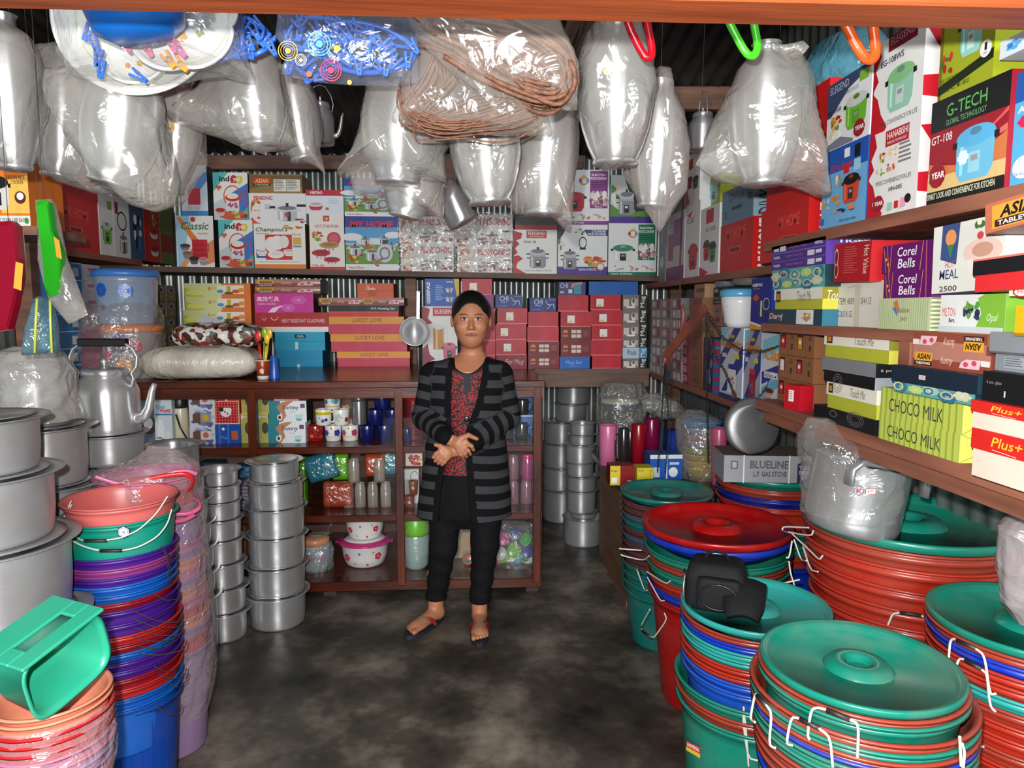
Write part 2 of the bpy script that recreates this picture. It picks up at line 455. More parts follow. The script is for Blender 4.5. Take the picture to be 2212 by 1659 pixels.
p=at(1957,750,X=XN)
g=G();g.box(XN-.004,p.y-.02,ZN1-.025-.058,XN+.03,p.y+.02,ZN1-.025,RAWY);g.make('shelf_post',label='short wood stub propping the middle right shelf beside the brown tableware boxes',cat='post')
# left shelf
plank(3.22,4.33,XL+.02,-1.94,1.737,.03,RAWY,'left wall shelf under the red cartons')
plank(3.22,4.33,XL+.02,-1.94,1.10,.03,RAWY,'low left wall shelf under the blue and pink cartons')
g=G();g.box(-1.96,3.16,0,-1.88,3.22,2.6,RAW);g.make('shelf_post',label='raw wood post at the left wall between the red and green hanging plastics',cat='post')
# ---- cabinet counter
KY=3.5;KX0=-2.05;KX1=at(1172,1000,Y=KY).x;BK=4.33
cab=thing('display_cabinet',((KX0+KX1)/2,(KY+BK)/2,0),'dark varnished wooden display cabinet with glass front and open bays, behind the standing woman','cabinet')
g=G();g.box(KX0,KY-.01,CZ-.035,KX1+.01,YB-.07,CZ,DRK,bev=.004);g.make('counter_top',cab)
zs=[at(1000,y,Y=KY).z for y in(970,1117,1262)]
LEV=[]
for k,z in enumerate(zs):
 g=G();h=.035 if k<2 else.05
 g.box(KX0,KY,z-h/2,KX1,BK,z+h/2,DRK,bev=.003);g.make('cabinet_shelf',cab);LEV.append(z+h/2)
g=G();g.box(KX0,KY-.004,CZ-.085,KX1,KY+.02,CZ-.035,DRK);g.make('top_rail',cab)
PX=[KX0+.03,at(548,1000,Y=KY).x,at(863,1000,Y=KY).x,KX1-.028]
for x in PX:
 g=G();g.box(x-.021,KY-.006,zs[2],x+.021,KY+.035,CZ-.035,DRKZ,bev=.004);g.make('cabinet_post',cab)
g=G();g.box(KX0,BK-.012,zs[2]+.025,KX1,BK,CZ-.036,wood((122,84,70),(96,62,50),.5,2,(1,1,6),.1));g.make('back_panel',cab)
g=G();g.box(KX1-.02,KY+.036,zs[2]+.025,KX1,BK-.013,CZ-.036,DRKZ);g.make('side_panel',cab)
for px in(712,1150):
 a=at(px,1300,Y=KY)
 for y in(KY+.02,BK-.1):
  g=G();g.box(a.x-.032,y,0,a.x+.032,y+.07,zs[2]-.025,wood((66,50,42),None,.7,4,(1,1,9)));g.make('cabinet_foot',cab)
glass,nt,b=newmat('cabinet_glass')
tr=N(nt,'ShaderNodeBsdfTransparent');gl=N(nt,'ShaderNodeBsdfGlossy',Roughness=.02);mx=N(nt,'ShaderNodeMixShader');mx.inputs[0].default_value=.018
nt.links.new(tr.outputs[0],mx.inputs[1]);nt.links.new(gl.outputs[0],mx.inputs[2]);nt.links.new(mx.outputs[0],nt.nodes['Material Output'].inputs['Surface'])
for k in range(3):
 g=G();g.box(PX[k]+.022,KY+.012,zs[2]+.026,PX[k+1]-.022,KY+.015,CZ-.086,glass);g.make('glass_pane',cab)
# bench at the right with mugs and flasks
BZ=.61;BX=.70
bench=thing('side_bench',(BX+.2,3.2,0),'low dark-topped bench in the right corner carrying the mug boxes','bench')
g=G();g.box(BX,3.2,BZ-.03,XR-.03,4.12,BZ,wood((62,34,28),(40,22,18),.3,3,(8,1,8),.1));g.make('bench_top',bench)
g=G();g.box(BX+.04,3.3,0,BX+.07,4.05,BZ-.03,wood((150,112,82),(118,84,60),.6,2,(6,1,6)));g.make('front_panel',bench)
for y in(3.25,4.0):
 g=G();g.box(XR-.1,y,0,XR-.05,y+.05,BZ-.03,RAW);g.make('leg',bench)
# ---- light
def light(name,typ,loc,energy,rot=(0,0,0),size=None,color=(1,1,1),sy=None):
 d=bpy.data.lights.new(name,typ);d.energy=energy;d.color=color
 if typ=='AREA':
  d.size=size
  if sy:d.shape='ELLIPSE';d.size_y=sy
 elif size:d.shadow_soft_size=size
 o=bpy.data.objects.new(name,d);COL.objects.link(o);o.location=loc;o.rotation_euler=rot;return o
light('camera_flash','POINT',(-.05,-.02,CAMZ+.075),196,size=.016,color=(1,.985,.96))
light('open_front_daylight','AREA',(-.3,-5,2.2),470,rot=(math.radians(84),0,0),size=5,sy=3,color=(.93,.97,1))
w=bpy.data.worlds.new('world');S.world=w;w.use_nodes=True
w.node_tree.nodes['Background'].inputs[0].default_value=(.75,.85,1,1);w.node_tree.nodes['Background'].inputs[1].default_value=.05
S.view_settings.view_transform='Standard';S.view_settings.look='None';S.view_settings.gamma=1;S.view_settings.exposure=0
S.cycles.max_bounces=6;S.cycles.transparent_max_bounces=24;S.cycles.caustics_reflective=False;S.cycles.caustics_refractive=False
S.cycles.sample_clamp_indirect=4;S.cycles.use_denoising=True
# ---- printed pictures
W_=(236,236,236);K_=(22,22,24);RD=(206,32,40);GY=(150,152,156);BL=(28,72,168);GN=(60,140,60)
def cooker(c,lid=None,panel=K_,rim=None):
 lid=lid or c;d=tuple(int(x*.72)for x in c)
 return(El(.5,.3,.42,.18,d)+Pg([(.1,.3),(.9,.3),(.88,.8),(.78,.95),(.22,.95),(.12,.8)],c)+El(.5,.27,.4,.16,lid)+El(.5,.2,.12,.06,d)+Rc(.02,.3,.12,.4,K_)+Rc(.88,.3,.98,.4,K_)+Rc(.38,.52,.62,.84,panel)+Rc(.43,.57,.57,.66,GY)+Rc(.2,.4,.27,.85,tuple(min(255,x+40)for x in c)))
def steelcook():
 return(Pg([(.14,.48),(.86,.48),(.86,.9),(.76,.98),(.24,.98),(.14,.9)],(146,148,152))+Rc(.2,.5,.3,.94,(206,208,210))+Rc(.4,.62,.62,.9,(40,40,44))+El(.5,.7,.07,.05,W_)+Rc(.16,.3,.84,.48,(178,180,184))+El(.5,.28,.36,.14,(196,198,202))+El(.5,.24,.28,.09,(120,122,128))+Rc(.45,.06,.55,.16,K_)+Rc(0,.34,.16,.39,K_)+Rc(.84,.34,1,.39,K_)+Rc(.02,.52,.14,.56,K_)+Rc(.86,.52,.98,.56,K_))
def pot(c=(190,192,196),lid=(214,216,220),knob=K_):
 return El(.5,.86,.34,.12,c)+Rc(.16,.42,.84,.86,c)+Rc(.24,.44,.34,.92,W_)+Rc(.5,.44,.62,.94,(50,50,54))+El(.5,.4,.42,.14,lid)+El(.5,.38,.32,.09,(120,122,126))+Rc(.45,.16,.55,.32,knob)+Rc(0,.42,.16,.5,lid)+Rc(.84,.42,1,.5,lid)
def bowl(c,lid):return Pg([(.04,.4),(.96,.4),(.84,.88),(.7,.98),(.3,.98),(.16,.88)],c)+El(.5,.38,.48,.24,lid)+El(.5,.34,.34,.13,tuple(int(x*.8)for x in lid))+El(.3,.68,.05,.05,RD)+El(.5,.74,.04,.04,RD)+El(.7,.66,.05,.05,RD)
def food(cs,n=16,seed=1):
 r=random.Random(seed);out=[]
 for i in range(n):out+=El(.1+.8*r.random(),.15+.7*r.random(),.06+.1*r.random(),.07+.12*r.random(),cs[i%len(cs)],9)
 return out
VEG=[(196,60,36),(226,140,50),(110,160,50),(214,190,90),(150,34,40)]
RICE=[(236,226,224),(206,170,176),(150,80,100),(246,240,236),(184,140,140)]
def girl():
 return(El(.42,.5,.34,.42,(240,226,214))+Pg([(.08,.1),(.3,-.0),(.6,.02),(.78,.14),(.7,.2),(.4,.14),(.16,.34),(.1,.6),(.02,.4)],(206,130,60))+El(.2,.2,.09,.06,(160,60,40))+El(.45,.08,.1,.05,(226,170,80))+El(.66,.14,.08,.05,(160,60,40))+Ln([(.3,.46),(.46,.46)],.014,(90,50,40))+Ln([(.58,.46),(.7,.46)],.014,(90,50,40))+El(.6,.76,.11,.05,(206,70,80))+Pg([(.1,1),(.16,.8),(.42,.92),(.8,1)],(214,80,60))+El(.12,.82,.07,.07,(206,60,50)))
def flower(c,n=6):
 out=[]
 for i in range(n):out+=El(.5+.28*math.cos(2*PI*i/n),.5+.28*math.sin(2*PI*i/n),.2,.2,c,9)
 return out+El(.5,.5,.12,.12,tuple(min(255,int(x*.5+110))for x in c),9)
def lines(u0,v0,u1,v1,n,c,seed=3):
 r=random.Random(seed);out=[];h=(v1-v0)/n
 for i in range(n):out+=Rc(u0,v0+i*h,u0+(u1-u0)*(.6+.4*r.random()),v0+i*h+h*.42,c)
 return out
def puzzle(u0,v0,u1,v1):return sub(Rc(0,.1,.5,.9,(196,40,40))+El(.25,.08,.12,.12,(196,40,40))+El(0,.5,.1,.14,(196,40,40))+Rc(.5,.1,1,.9,(226,200,60))+El(.75,.92,.12,.12,(226,200,60))+El(1,.5,.1,.14,(226,200,60))+T('yait',.2,.2,.85,.85,W_,0,.02),u0,v0,u1,v1)
IND=(Pg([(0,0),(.45,0),(0,.4)],(92,186,186))+Pg([(0,.66),(1,.22),(1,1),(0,1)],(56,120,196))+Pg([(0,.66),(.45,.46),(.45,1),(0,1)],(196,206,206))+Pg([(.6,1),(1,.7),(1,1)],(60,176,180))+T('ind',.18,.07,.48,.19,K_,0,.03)+puzzle(.52,.06,.84,.24)+Rc(.08,.28,.24,.34,(214,90,60))+Pg([(.12,.34),(.2,.34),(.16,.4)],(214,120,90))+Ring(.55,.5,.26,.23,.1,(206,60,50))+El(.55,.9,.4,.1,(206,90,60))+sub(Rc(.1,.3,.9,.9,(232,228,224))+El(.5,.9,.4,.14,(220,216,212))+El(.5,.28,.46,.2,(206,40,36))+El(.5,.22,.38,.14,(240,226,214))+sub(food([(206,80,120),(90,140,200),(200,60,80)],12,4),.15,.5,.85,.85),.32,.4,.78,.84)+sub(bowl((196,200,204),(206,50,40)),.04,.72,.34,.92)+sub(food(VEG,14,2),.4,.8,1,.98)+Tv('INDULARE',.9,.34,.97,.74,(206,50,70)))
CLA=(Pg([(0,0),(.35,0),(.15,1),(0,1)],(150,196,222))+Pg([(0,.04),(.1,.02),(.62,.5),(.5,.6)],(226,120,60))+Pg([(.7,.6),(1,.45),(1,.9),(.8,.95)],(226,140,90))+Pg([(.05,.98),(.4,.62),(.5,.7),(.2,1)],(226,150,90))+T('Classic',.12,.12,.88,.27,(52,120,60),.25,.02)+El(.45,.07,.07,.05,(200,60,40))+Rc(.56,.33,.84,.36,(226,180,80))+Rc(.4,.46,.82,.84,(196,36,52))+Ring(.8,.62,.07,.11,.3,(206,60,60))+Rc(.42,.56,.8,.575,(130,20,40))+Rc(.42,.66,.8,.675,(130,20,40))+Rc(.42,.75,.8,.765,(130,20,40))+sub(bowl((120,120,124),(80,60,50)),.06,.52,.36,.68)+sub(bowl((130,130,134),(150,110,90)),.12,.66,.42,.84)+sub(bowl((90,90,96),(50,40,40)),.3,.76,.58,.95)+sub(bowl((150,150,156),(206,160,150)),.56,.78,.84,.97))
PEN=(Rc(0,0,1,1,(236,234,232))+sub(girl(),.02,.08,.32,1)+T('PENSONIC',.36,.1,.97,.34,(196,34,46),.12,.03)+sub(pot(),.48,.46,.82,.94)+Rc(.82,.5,.97,.55,K_)+Rc(.44,.6,.5,.64,K_)+El(.64,.74,.035,.07,(196,60,70))+sub(food([(180,40,60),(120,30,60),(206,80,40),(80,120,50)],10,5),.36,.68,.58,.98)+sub(food([(180,40,60),(206,80,40),(160,30,50)],9,6),.76,.7,1,.98))
PEN1=(Rc(0,0,1,1,(234,232,232))+sub(girl(),.02,.2,.26,1)+T('PENSONIC',.09,.09,.42,.22,(196,34,46),0,.03)+sub(pot(),.42,.2,.92,.95)+Rc(.36,.42,.46,.5,K_)+Rc(.84,.36,1,.44,K_)+El(.66,.7,.04,.08,(196,60,70))+lines(.28,.36,.4,.55,4,GY)+sub(food([(180,40,60),(150,30,50)],8,5),.8,.8,1,1))
ELEG=(Pg([(0,.02),(.2,.08),(.18,.2),(.06,.24),(.14,.32),(.04,.42),(.1,.52),(0,.6)],(176,50,54))+Pg([(0,.6),(.12,.58),(.22,.66),(.1,.74),(.06,.86),(.3,1),(0,1)],(196,44,48))+Rc(.3,.02,.76,.19,(206,60,50))+T('ELEGEND',.34,.04,.72,.12,W_,0,.01)+Rc(.36,.145,.7,.165,(236,180,170))+T('EGS-18',.24,.25,.52,.3,(50,50,50),0,.02)+sub(steelcook(),.3,.36,.82,.88)+T('MORE CONVENIENCE FOR LIFE',.26,.91,.88,.945,(70,70,70)))
CYL=(Rc(0,.84,1,1,(84,58,150))+Pg([(0,0),(.2,0),(.05,.3),(0,.3)],(60,66,60))+sub(food([(220,226,216),(90,140,70),(236,200,190)],10,8),0,.22,.16,.6)+sub(food([(206,220,190),(90,110,60)],8,9),.34,.06,.6,.24)+Pg([(.52,.1),(1,.1),(1,.22),(.6,.22)],(74,66,130))+T('CYLINDER',.68,.11,.97,.155,W_,0,.03)+T('RICE COOKER',.6,.165,.97,.21,W_,0,.03)+Ring(.5,.36,.08,.12,.2,K_)+Rc(.44,.46,.56,.5,K_)+sub(steelcook(),.05,.46,.43,.9)+sub(food([(214,70,30),(226,120,30),(226,160,60),(120,170,50),(200,190,80)],16,3),.42,.62,.98,.86)+El(.86,.84,.07,.07,W_)+Ring(.86,.84,.08,.08,.3,(226,140,60))+T('Model No. MS-280 GTEX',.42,.87,.78,.92,W_,0,.02))
def ERC(c,lid,name='Model No. MS-280 Deluxe'):
 return(Rc(0,.93,1,1,c)+Rc(.62,.02,.97,.7,c)+T('ELECTRIC',.65,.07,.93,.11,W_,0,.03)+T('RICE COOKER',.63,.13,.95,.18,W_,0,.03)+lines(.65,.22,.94,.34,3,tuple(int(x*.7)for x in c))+sub(food(RICE,40,5),.6,.36,.99,.68)+T('2.8 L',.72,.655,.86,.69,W_,0,.02)+Ring(.5,.2,.09,.08,.34,(226,150,60))+El(.5,.13,.04,.03,(226,190,60))+El(.57,.2,.03,.04,(90,160,200))+El(.43,.2,.03,.04,(200,60,90))+sub(cooker((232,232,230),lid),.04,.36,.56,.78)+sub(food(RICE,8,2),.06,.8,.34,.92)+sub(food([(200,150,120),(150,110,90),(236,220,200)],8,2),.38,.8,.64,.92)+sub(food([(230,220,190),(196,160,120)],8,2),.68,.8,.96,.92)+T(name,.05,.945,.5,.985,W_,0,.02))
MYH=(Rc(0,0,1,.35,(30,60,150))+Rc(0,.2,1,.5,(86,160,216))+El(.12,.38,.2,.07,W_)+El(.9,.34,.16,.06,W_)+El(.5,.46,.3,.06,(214,232,240))+Rc(0,.52,1,.9,(96,156,60))+Rc(0,.88,1,1,W_)+T('MY HOME',.1,.08,.9,.22,(206,40,50),0,.04)+sub(pot(),.02,.46,.34,.74)+sub(pot(),.26,.34,.5,.54)+sub(pot((60,60,64)),.62,.32,.84,.52)+sub(pot(),.76,.44,.98,.64)+sub(pot(),.34,.52,.66,.84)+El(.74,.68,.15,.17,(206,210,214))+Ring(.74,.68,.1,.12,.3,(120,124,130))+sub(food([(206,70,40),(226,150,90)],8,3),.32,.5,.6,.64)+sub(food([(206,40,30),(226,200,50),(180,30,30)],12,7),.02,.68,.34,.88)+sub(food([(196,34,40)],6,7),.46,.76,.7,.94)+T('14cm-30cm.',.06,.92,.36,.97,(196,60,60)))
HOT=(Rc(.4,.03,.58,.13,(206,50,50))+T('Lp',.45,.05,.54,.115,W_,0,.03)+T('HOT STAR PUSH',.16,.19,.84,.245,(206,50,50),.1,.02)+sub(food(VEG,14,3),0,.3,.4,.5)+El(.7,.44,.2,.12,(196,60,80))+El(.7,.44,.14,.085,(216,90,104))+sub(bowl((236,232,228),(190,150,90)),.26,.46,.86,.72)+sub(bowl((236,232,228),(190,40,56)),.04,.6,.6,.86)+sub(bowl((236,232,228),(190,40,56)),.38,.74,.88,.95)+Rc(0,.95,1,1,(206,60,50))+T('3 Pcs. Set',.06,.9,.4,.945,(206,50,50),0,.02))
CHA=(T("Champion's",.04,.08,.66,.2,(40,40,60),.25,.015)+Rc(.04,.21,.3,.225,(214,150,60))+sub(food([(214,160,60),(150,160,60),(200,90,50)],10,6),.56,0,.98,.14)+T('Marvel',.74,.2,.92,.26,(206,70,90),.3)+Rc(.22,.24,.74,.8,(206,44,44))+Rc(.04,.58,.22,.76,(40,90,170))+Rc(.76,.3,.92,.46,(226,170,60))+Rc(.76,.48,.92,.52,(90,150,200))+El(.34,.46,.13,.17,(236,232,226))+El(.46,.42,.13,.16,(240,236,230))+El(.58,.4,.1,.14,(232,228,222))+El(.42,.68,.16,.09,(240,238,232))+El(.42,.66,.1,.05,(226,222,216))+sub(bowl((236,234,228),(240,238,234)),.04,.56,.26,.72)+sub(bowl((236,234,228),(240,238,234)),.56,.54,.8,.72)+Rc(.1,.84,.88,.855,(190,180,150))+Rc(0,.9,1,1,(222,130,50)))
METRO=(Rc(0,0,1,.24,(196,36,54))+T('METRO',.12,.06,.44,.17,W_,0,.04)+sub(bowl((206,44,60),(236,226,226)),.04,.44,.48,.86)+El(.56,.78,.05,.06,(206,90,90))+lines(.6,.36,.94,.6,4,(190,200,210)))
ASB=(Rc(0,.06,1,.94,(118,88,44))+Pg([(0,.8),(.6,.4),(1,.7),(1,1),(0,1)],(150,118,60))+Rc(.08,.2,.4,.56,(206,60,40))+T('ASIAN',.11,.24,.37,.46,(236,190,60),.3,.03)+Rc(.08,.5,.4,.62,K_)+T('TABLEWARE',.11,.52,.37,.6,W_)+Rc(.46,.26,.96,.9,(226,222,210))+lines(.48,.32,.68,.84,6,(120,110,100))+lines(.72,.32,.94,.84,6,(120,110,100))+Rc(.7,.26,.708,.9,(90,80,70)))
def ASIANT(up=True):return(Rc(0,0,1,1,(176,120,104))+Rc(0,.5,1,1,(140,70,54))+Rc(.03,.12,.28,.62,(226,160,50))+T('ASIAN',.06,.2,.26,.54,K_,.2,.03)+Rc(.03,.62,.28,.9,(50,24,22))+T('TABLEWARE',.05,.68,.26,.84,W_,0,.02)+T('funny',.4,.24,.56,.8,(226,190,180),.3)+Pg([(.66,.5),(.72,.3),(.9,.3),(.88,.8),(.64,.8)],(226,190,196))+El(.72,.58,.03,.14,(206,70,100))+El(.82,.48,.03,.14,(206,70,100))+Rc(.9,.3,1,.6,(226,214,206)))
def flipX(pr):
 out=[]
 for p in pr:
  if p[0]=='P':out.append(('P',[(1-u,1-v)for u,v in p[1]],p[2]))
  elif p[0]=='S':out.append(('S',[((1-a[0],1-a[1]),(1-b[0],1-b[1]))for a,b in p[1]],p[2]))
  else:r=p[2];out.append(('X' if p[0]=='T' else 'T',p[1],(1-r[2],1-r[3],1-r[0],1-r[1]))+p[3:])
 return out
# ---- back wall, upper shelf
def sz(x,Y=None):return shelfz(x)+.016
def ub(x0,y0,x1,col,pr,label,Y=SY+.02,zb=None,D=.28,cat='box',**k):
 xm=at((x0+x1)/2,590,Y=Y).x
 z=sz(xm)if zb is None else zb
 return bx(x0,y0,x1,590,Y=Y,zb=z,D=D,col=col,pr=pr,label=label,cat=cat,**k)
GU='cartons on the upper back shelf'
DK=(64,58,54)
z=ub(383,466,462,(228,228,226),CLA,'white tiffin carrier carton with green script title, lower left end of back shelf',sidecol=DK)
ub(391,357,448,(206,216,226),Pg([(.3,.4),(1,.1),(1,.3),(.4,.7)],(96,140,196))+Rc(0,.9,1,1,(60,130,190))+Rc(.25,.45,.72,.78,(190,50,66))+El(.3,.84,.12,.05,(200,190,190))+El(.6,.84,.12,.05,(200,190,190)),'blue and white tiffin carrier carton on top of the green script carton',zb=z,sidecol=(90,92,96))
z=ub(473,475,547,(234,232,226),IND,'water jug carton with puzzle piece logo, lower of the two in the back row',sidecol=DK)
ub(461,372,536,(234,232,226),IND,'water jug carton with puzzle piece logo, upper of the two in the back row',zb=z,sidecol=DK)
z=ub(549,483,660,(238,234,226),CHA,'white dinner set carton showing patterned plates on a red square',sidecol=(120,92,60))
z=ub(538,417,661,(234,232,232),PEN1,'pressure cooker carton with red lettering, standing on the dinner set carton',zb=z)
ub(538,376,653,(140,108,56),ASB,'gold brown tableware carton with white table label, on top of a pressure cooker carton',zb=z,D=.25)
z=ub(669,462,744,(238,234,226),HOT,'tall cream casserole set carton with red lids pictured',sidecol=(120,30,40))
ub(661,410,742,(226,232,240),METRO,'low red and white casserole carton on top of the tall cream casserole carton',zb=z)
z=ub(746,467,861,(230,232,236),MYH,'blue and green cookware set carton with steel pots, lower of two',sidecol=(60,90,60))
ub(744,385,856,(230,232,236),MYH,'cookware set carton with steel pots, upper one half hidden by a hanging bag',zb=z)
FI=film((225,222,215),.16,.1,1,22)
def shrink(x0,y0,x1,y1,Y,label,D=.3):
 a=at(x0-2,y1+1,Y=Y-.006);b=at(x1+2,y0-3,Y=Y-.006);g=G();n=14;r=random.Random(x0)
 vs=[];fs=[]
 for j in range(n+1):
  for i in range(n+1):
   vs.append((a.x+(b.x-a.x)*i/n,Y-.004-.010*r.random(),a.z+.003+(b.z-a.z)*j/n))
 for j in range(n):
  for i in range(n):fs.append((j*(n+1)+i,j*(n+1)+i+1,(j+1)*(n+1)+i+1,(j+1)*(n+1)+i))
 g.add(vs,fs,FI,True);
 g.make('plastic_wrap',label=label,cat='plastic wrap')
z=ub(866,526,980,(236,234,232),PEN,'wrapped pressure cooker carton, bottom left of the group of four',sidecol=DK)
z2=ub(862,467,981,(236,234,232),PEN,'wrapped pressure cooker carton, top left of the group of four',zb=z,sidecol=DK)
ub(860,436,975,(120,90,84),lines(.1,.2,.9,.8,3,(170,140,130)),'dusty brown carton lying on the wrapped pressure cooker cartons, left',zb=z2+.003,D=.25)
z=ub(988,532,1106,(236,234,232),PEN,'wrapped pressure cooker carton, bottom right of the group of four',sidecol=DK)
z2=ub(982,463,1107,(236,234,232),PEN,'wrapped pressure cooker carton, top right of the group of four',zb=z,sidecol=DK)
shrink(862,467,981,586,SY+.02,'crinkled clear wrap around the left pair of pressure cooker cartons')
shrink(984,463,1107,592,SY+.02,'crinkled clear wrap around the right pair of pressure cooker cartons')
z=ub(1109,496,1203,(236,236,234),ELEG,'white steamer carton with red flame edge and steel cooker, middle of the back shelf')
ub(1112,462,1204,(60,56,54),Rc(0,.7,1,1,(170,50,56))+Rc(.1,.1,.8,.2,(90,90,90)),'dark carton with red lower band on top of the steamer carton',zb=z)
z=ub(1205,485,1312,(236,238,238),CYL,'cylinder rice cooker carton with fruit picture and purple foot, right part of back shelf')
ub(1206,366,1316,(236,236,238),ERC((140,60,140),(190,40,60))+sub(cooker((196,44,60)),.04,.36,.56,.78),'purple panelled electric rice cooker carton in the upper row of the back shelf',zb=z)
z=ub(1314,482,1418,(236,238,238),ERC((30,120,84),(60,140,100)),'green panelled electric rice cooker carton at the right end of the back shelf',sidecol=(110,112,116))
ub(1319,378,1414,(206,214,206),Rc(0,.86,1,1,(84,58,150))+Pg([(.3,0),(1,0),(1,.8),(.6,.9)],(52,54,62))+sub(food([(230,232,226),(90,140,70),(236,200,190)],14,8),0,.1,.4,.7)+Pg([(0,.6),(.3,.8),(1,.7),(1,.86),(0,.86)],(96,150,60))+sub(steelcook(),.12,.26,.6,.84),'dark steamer rice cooker carton with purple foot above the green panelled one',zb=z)
# ---- back wall, on the counter
Y1=4.40
def cb(x0,y0,x1,y1,col,pr,label,zb=None,Y=Y1,D=.22,cat='box',**k):
 return bx(x0,y0,x1,y1,Y=Y,zb=zb,D=D,col=col,pr=pr,label=label,cat=cat,**k)
SIX=(Pg([(0,0),(.56,0),(.56,1),(0,1)],(214,216,150))+Pg([(0,.3),(.3,1),(0,1)],(190,200,60))+El(.16,.7,.14,.2,(222,226,120))+Rc(.56,0,1,1,(226,120,44))+Rc(.5,.14,.9,.78,(236,230,216))+T('6',.36,.2,.4,.54,(190,80,40))+T('Pcs Set',.41,.26,.47,.44,(190,80,40))+El(.54,.6,.05,.14,(90,150,190))+Rc(.64,.2,.7,.76,(206,170,40))+El(.67,.72,.07,.1,(70,100,40))+El(.78,.6,.06,.14,(200,90,40))+El(.86,.5,.05,.16,(226,150,60)))
z=CZ
for i,(x0,y0,x1)in enumerate(((404,755,546),(402,727,545),(400,699,544),(396,670,543),(400,641,542),(398,612,541))):
 z=cb(x0,y0,x1,0,(214,216,150),SIX,'yellow-green and orange glass carton, %s of its pile'%ordn(5-i),zb=z,group='juice glass cartons',D=.24,sidecol=(190,90,40))
TAB=lambda c:T('cd bd',.46,.26,.54,.52,K_)
z=cb(598,757,697,0,(38,146,190),Rc(.44,.84,.5,1,(210,226,230))+Rc(.3,.3,.7,.32,(30,120,160))+Rc(.1,.5,.94,.53,(26,110,150)),'turquoise gift box with tab, lowest of the pile beside the spoons',zb=CZ,sidecol=(24,90,120))
z=cb(594,717,702,0,(42,160,196),Rc(.4,.14,.62,.34,(16,40,50))+T('Gift',.44,.17,.58,.3,W_)+Rc(.3,.5,.98,.53,(26,120,160))+Rc(.4,.55,.46,.95,(210,226,230)),'turquoise gift box with small black label, second from the bottom beside the spoons',zb=z,sidecol=(24,90,120))
z=cb(551,675,710,0,(230,228,224),[],'wide red lidded white glassware box, mid pile behind the spoons',zb=z,lid=(.74,(176,36,40),(130,26,30)),sidecol=(190,190,186),D=.26)
g=G();a=at(551,675,Y=Y1-.002);b=at(710,708,Y=Y1-.002)
# print of the lid lies on it as part of the box
art(g,lambda u,v,off:Vector((a.x+(b.x-a.x)*u,Y1-.0016-off,z-(z-b.z)*v)),T('HEAT RESISTANT GLASSWARE',.36,.42,.95,.66,(230,200,196),0,.01)+Ring(.12,.3,.03,.22,.2,(230,200,196))+Rc(.08,.06,.16,.3,(176,36,40))+Ring(.26,.3,.05,.22,.2,(230,200,196))+Rc(.2,.06,.32,.3,(176,36,40)))
g.make('lid_lettering',[o for o in COL.objects if o.name.startswith('lid')][-1],label='cream lettering and bowl outlines on the lid')
z=cb(550,634,677,0,(204,52,150),T('高級餐具',.04,.16,.42,.42,(236,220,200),0,.02)+T('高級餐具 家庭用品',.05,.5,.36,.6,(236,200,220))+Pg([(.22,1),(.3,.76),(.44,.64),(.56,.62),(.42,.74),(.34,1)],(236,214,232))+sub(flower((216,90,176)),.6,.1,.9,.6)+sub(flower((216,90,176)),.44,.5,.7,1),'magenta tableware box with white characters, on the red lidded box',zb=z,sidecol=(90,40,40))
z=cb(551,620,692,0,(196,150,130),ASIANT(),'flat brown tableware box, under another of its kind in the pile behind the spoons',zb=z,sidecol=(70,60,56))
z=cb(551,603,692,0,(196,150,130),ASIANT(),'flat brown tableware box, topmost of the pile behind the spoons',zb=z,sidecol=(70,60,56))
z=CZ
LUC=Rc(0,.4,.01,1,(150,30,50))
for i,(y0,x0,x1,l0,l1)in enumerate(((760,730,884,728,886),(722,716,876,714,880),(684,712,866,709,873))):
 bz=z
 z=cb(l0,y0,l1,0,(196,56,80),[],'pink box with orange lucky lettered lid, %s of three by the hanging saucepan'%('lowest','middle','topmost')[i],zb=z,lid=(.42,(222,150,50),(180,110,40)),sidecol=(150,30,50),group='orange lidded pink boxes')
 g=G();a=atz(l0,z,Y=Y1);b=atz(l1,z,Y=Y1);h=(z-bz)*.42
 art(g,lambda u,v,off:Vector((a.x+(b.x-a.x)*u,Y1-.0016-off,z-h*v)),T('LUCKY LOVE',.32,.18,.7,.78,(170,84,60),0,.03))
 g.make('lid_lettering',[o for o in COL.objects if o.name.startswith('lid')][-1],label='brown block lettering on the lid')
z=cb(710,673,861,0,(206,44,44),Rc(0,0,1,.16,(230,90,80)),'thin red box between black pudding box and orange lidded boxes',zb=z)
z=cb(709,660,862,0,(24,24,28),T('P.M. Pudding Set',.6,.3,.94,.8,(220,220,216),.2,.02),'thin black pudding set box, third from top of the pile left of the saucepan',zb=z,topcol=(50,50,50))
z=cb(688,643,873,0,(110,64,56),sub(ASIANT(),0,0,.54,1)+sub(ASIANT(),.5,0,1,1),'long flat brown tableware box lying across the black pudding box',zb=z,sidecol=(60,40,40))
z=cb(772,612,850,0,(214,92,44),T('The',.24,.14,.34,.26,(240,220,200))+T('Classic',.24,.24,.5,.46,(240,220,200),.2,.02)+Rc(.14,.5,.96,.53,(150,60,30))+El(.4,.66,.14,.22,(190,76,36)),'orange wedge fronted box on top of the pile left of the saucepan',zb=z,sidecol=(86,34,26),D=.2)
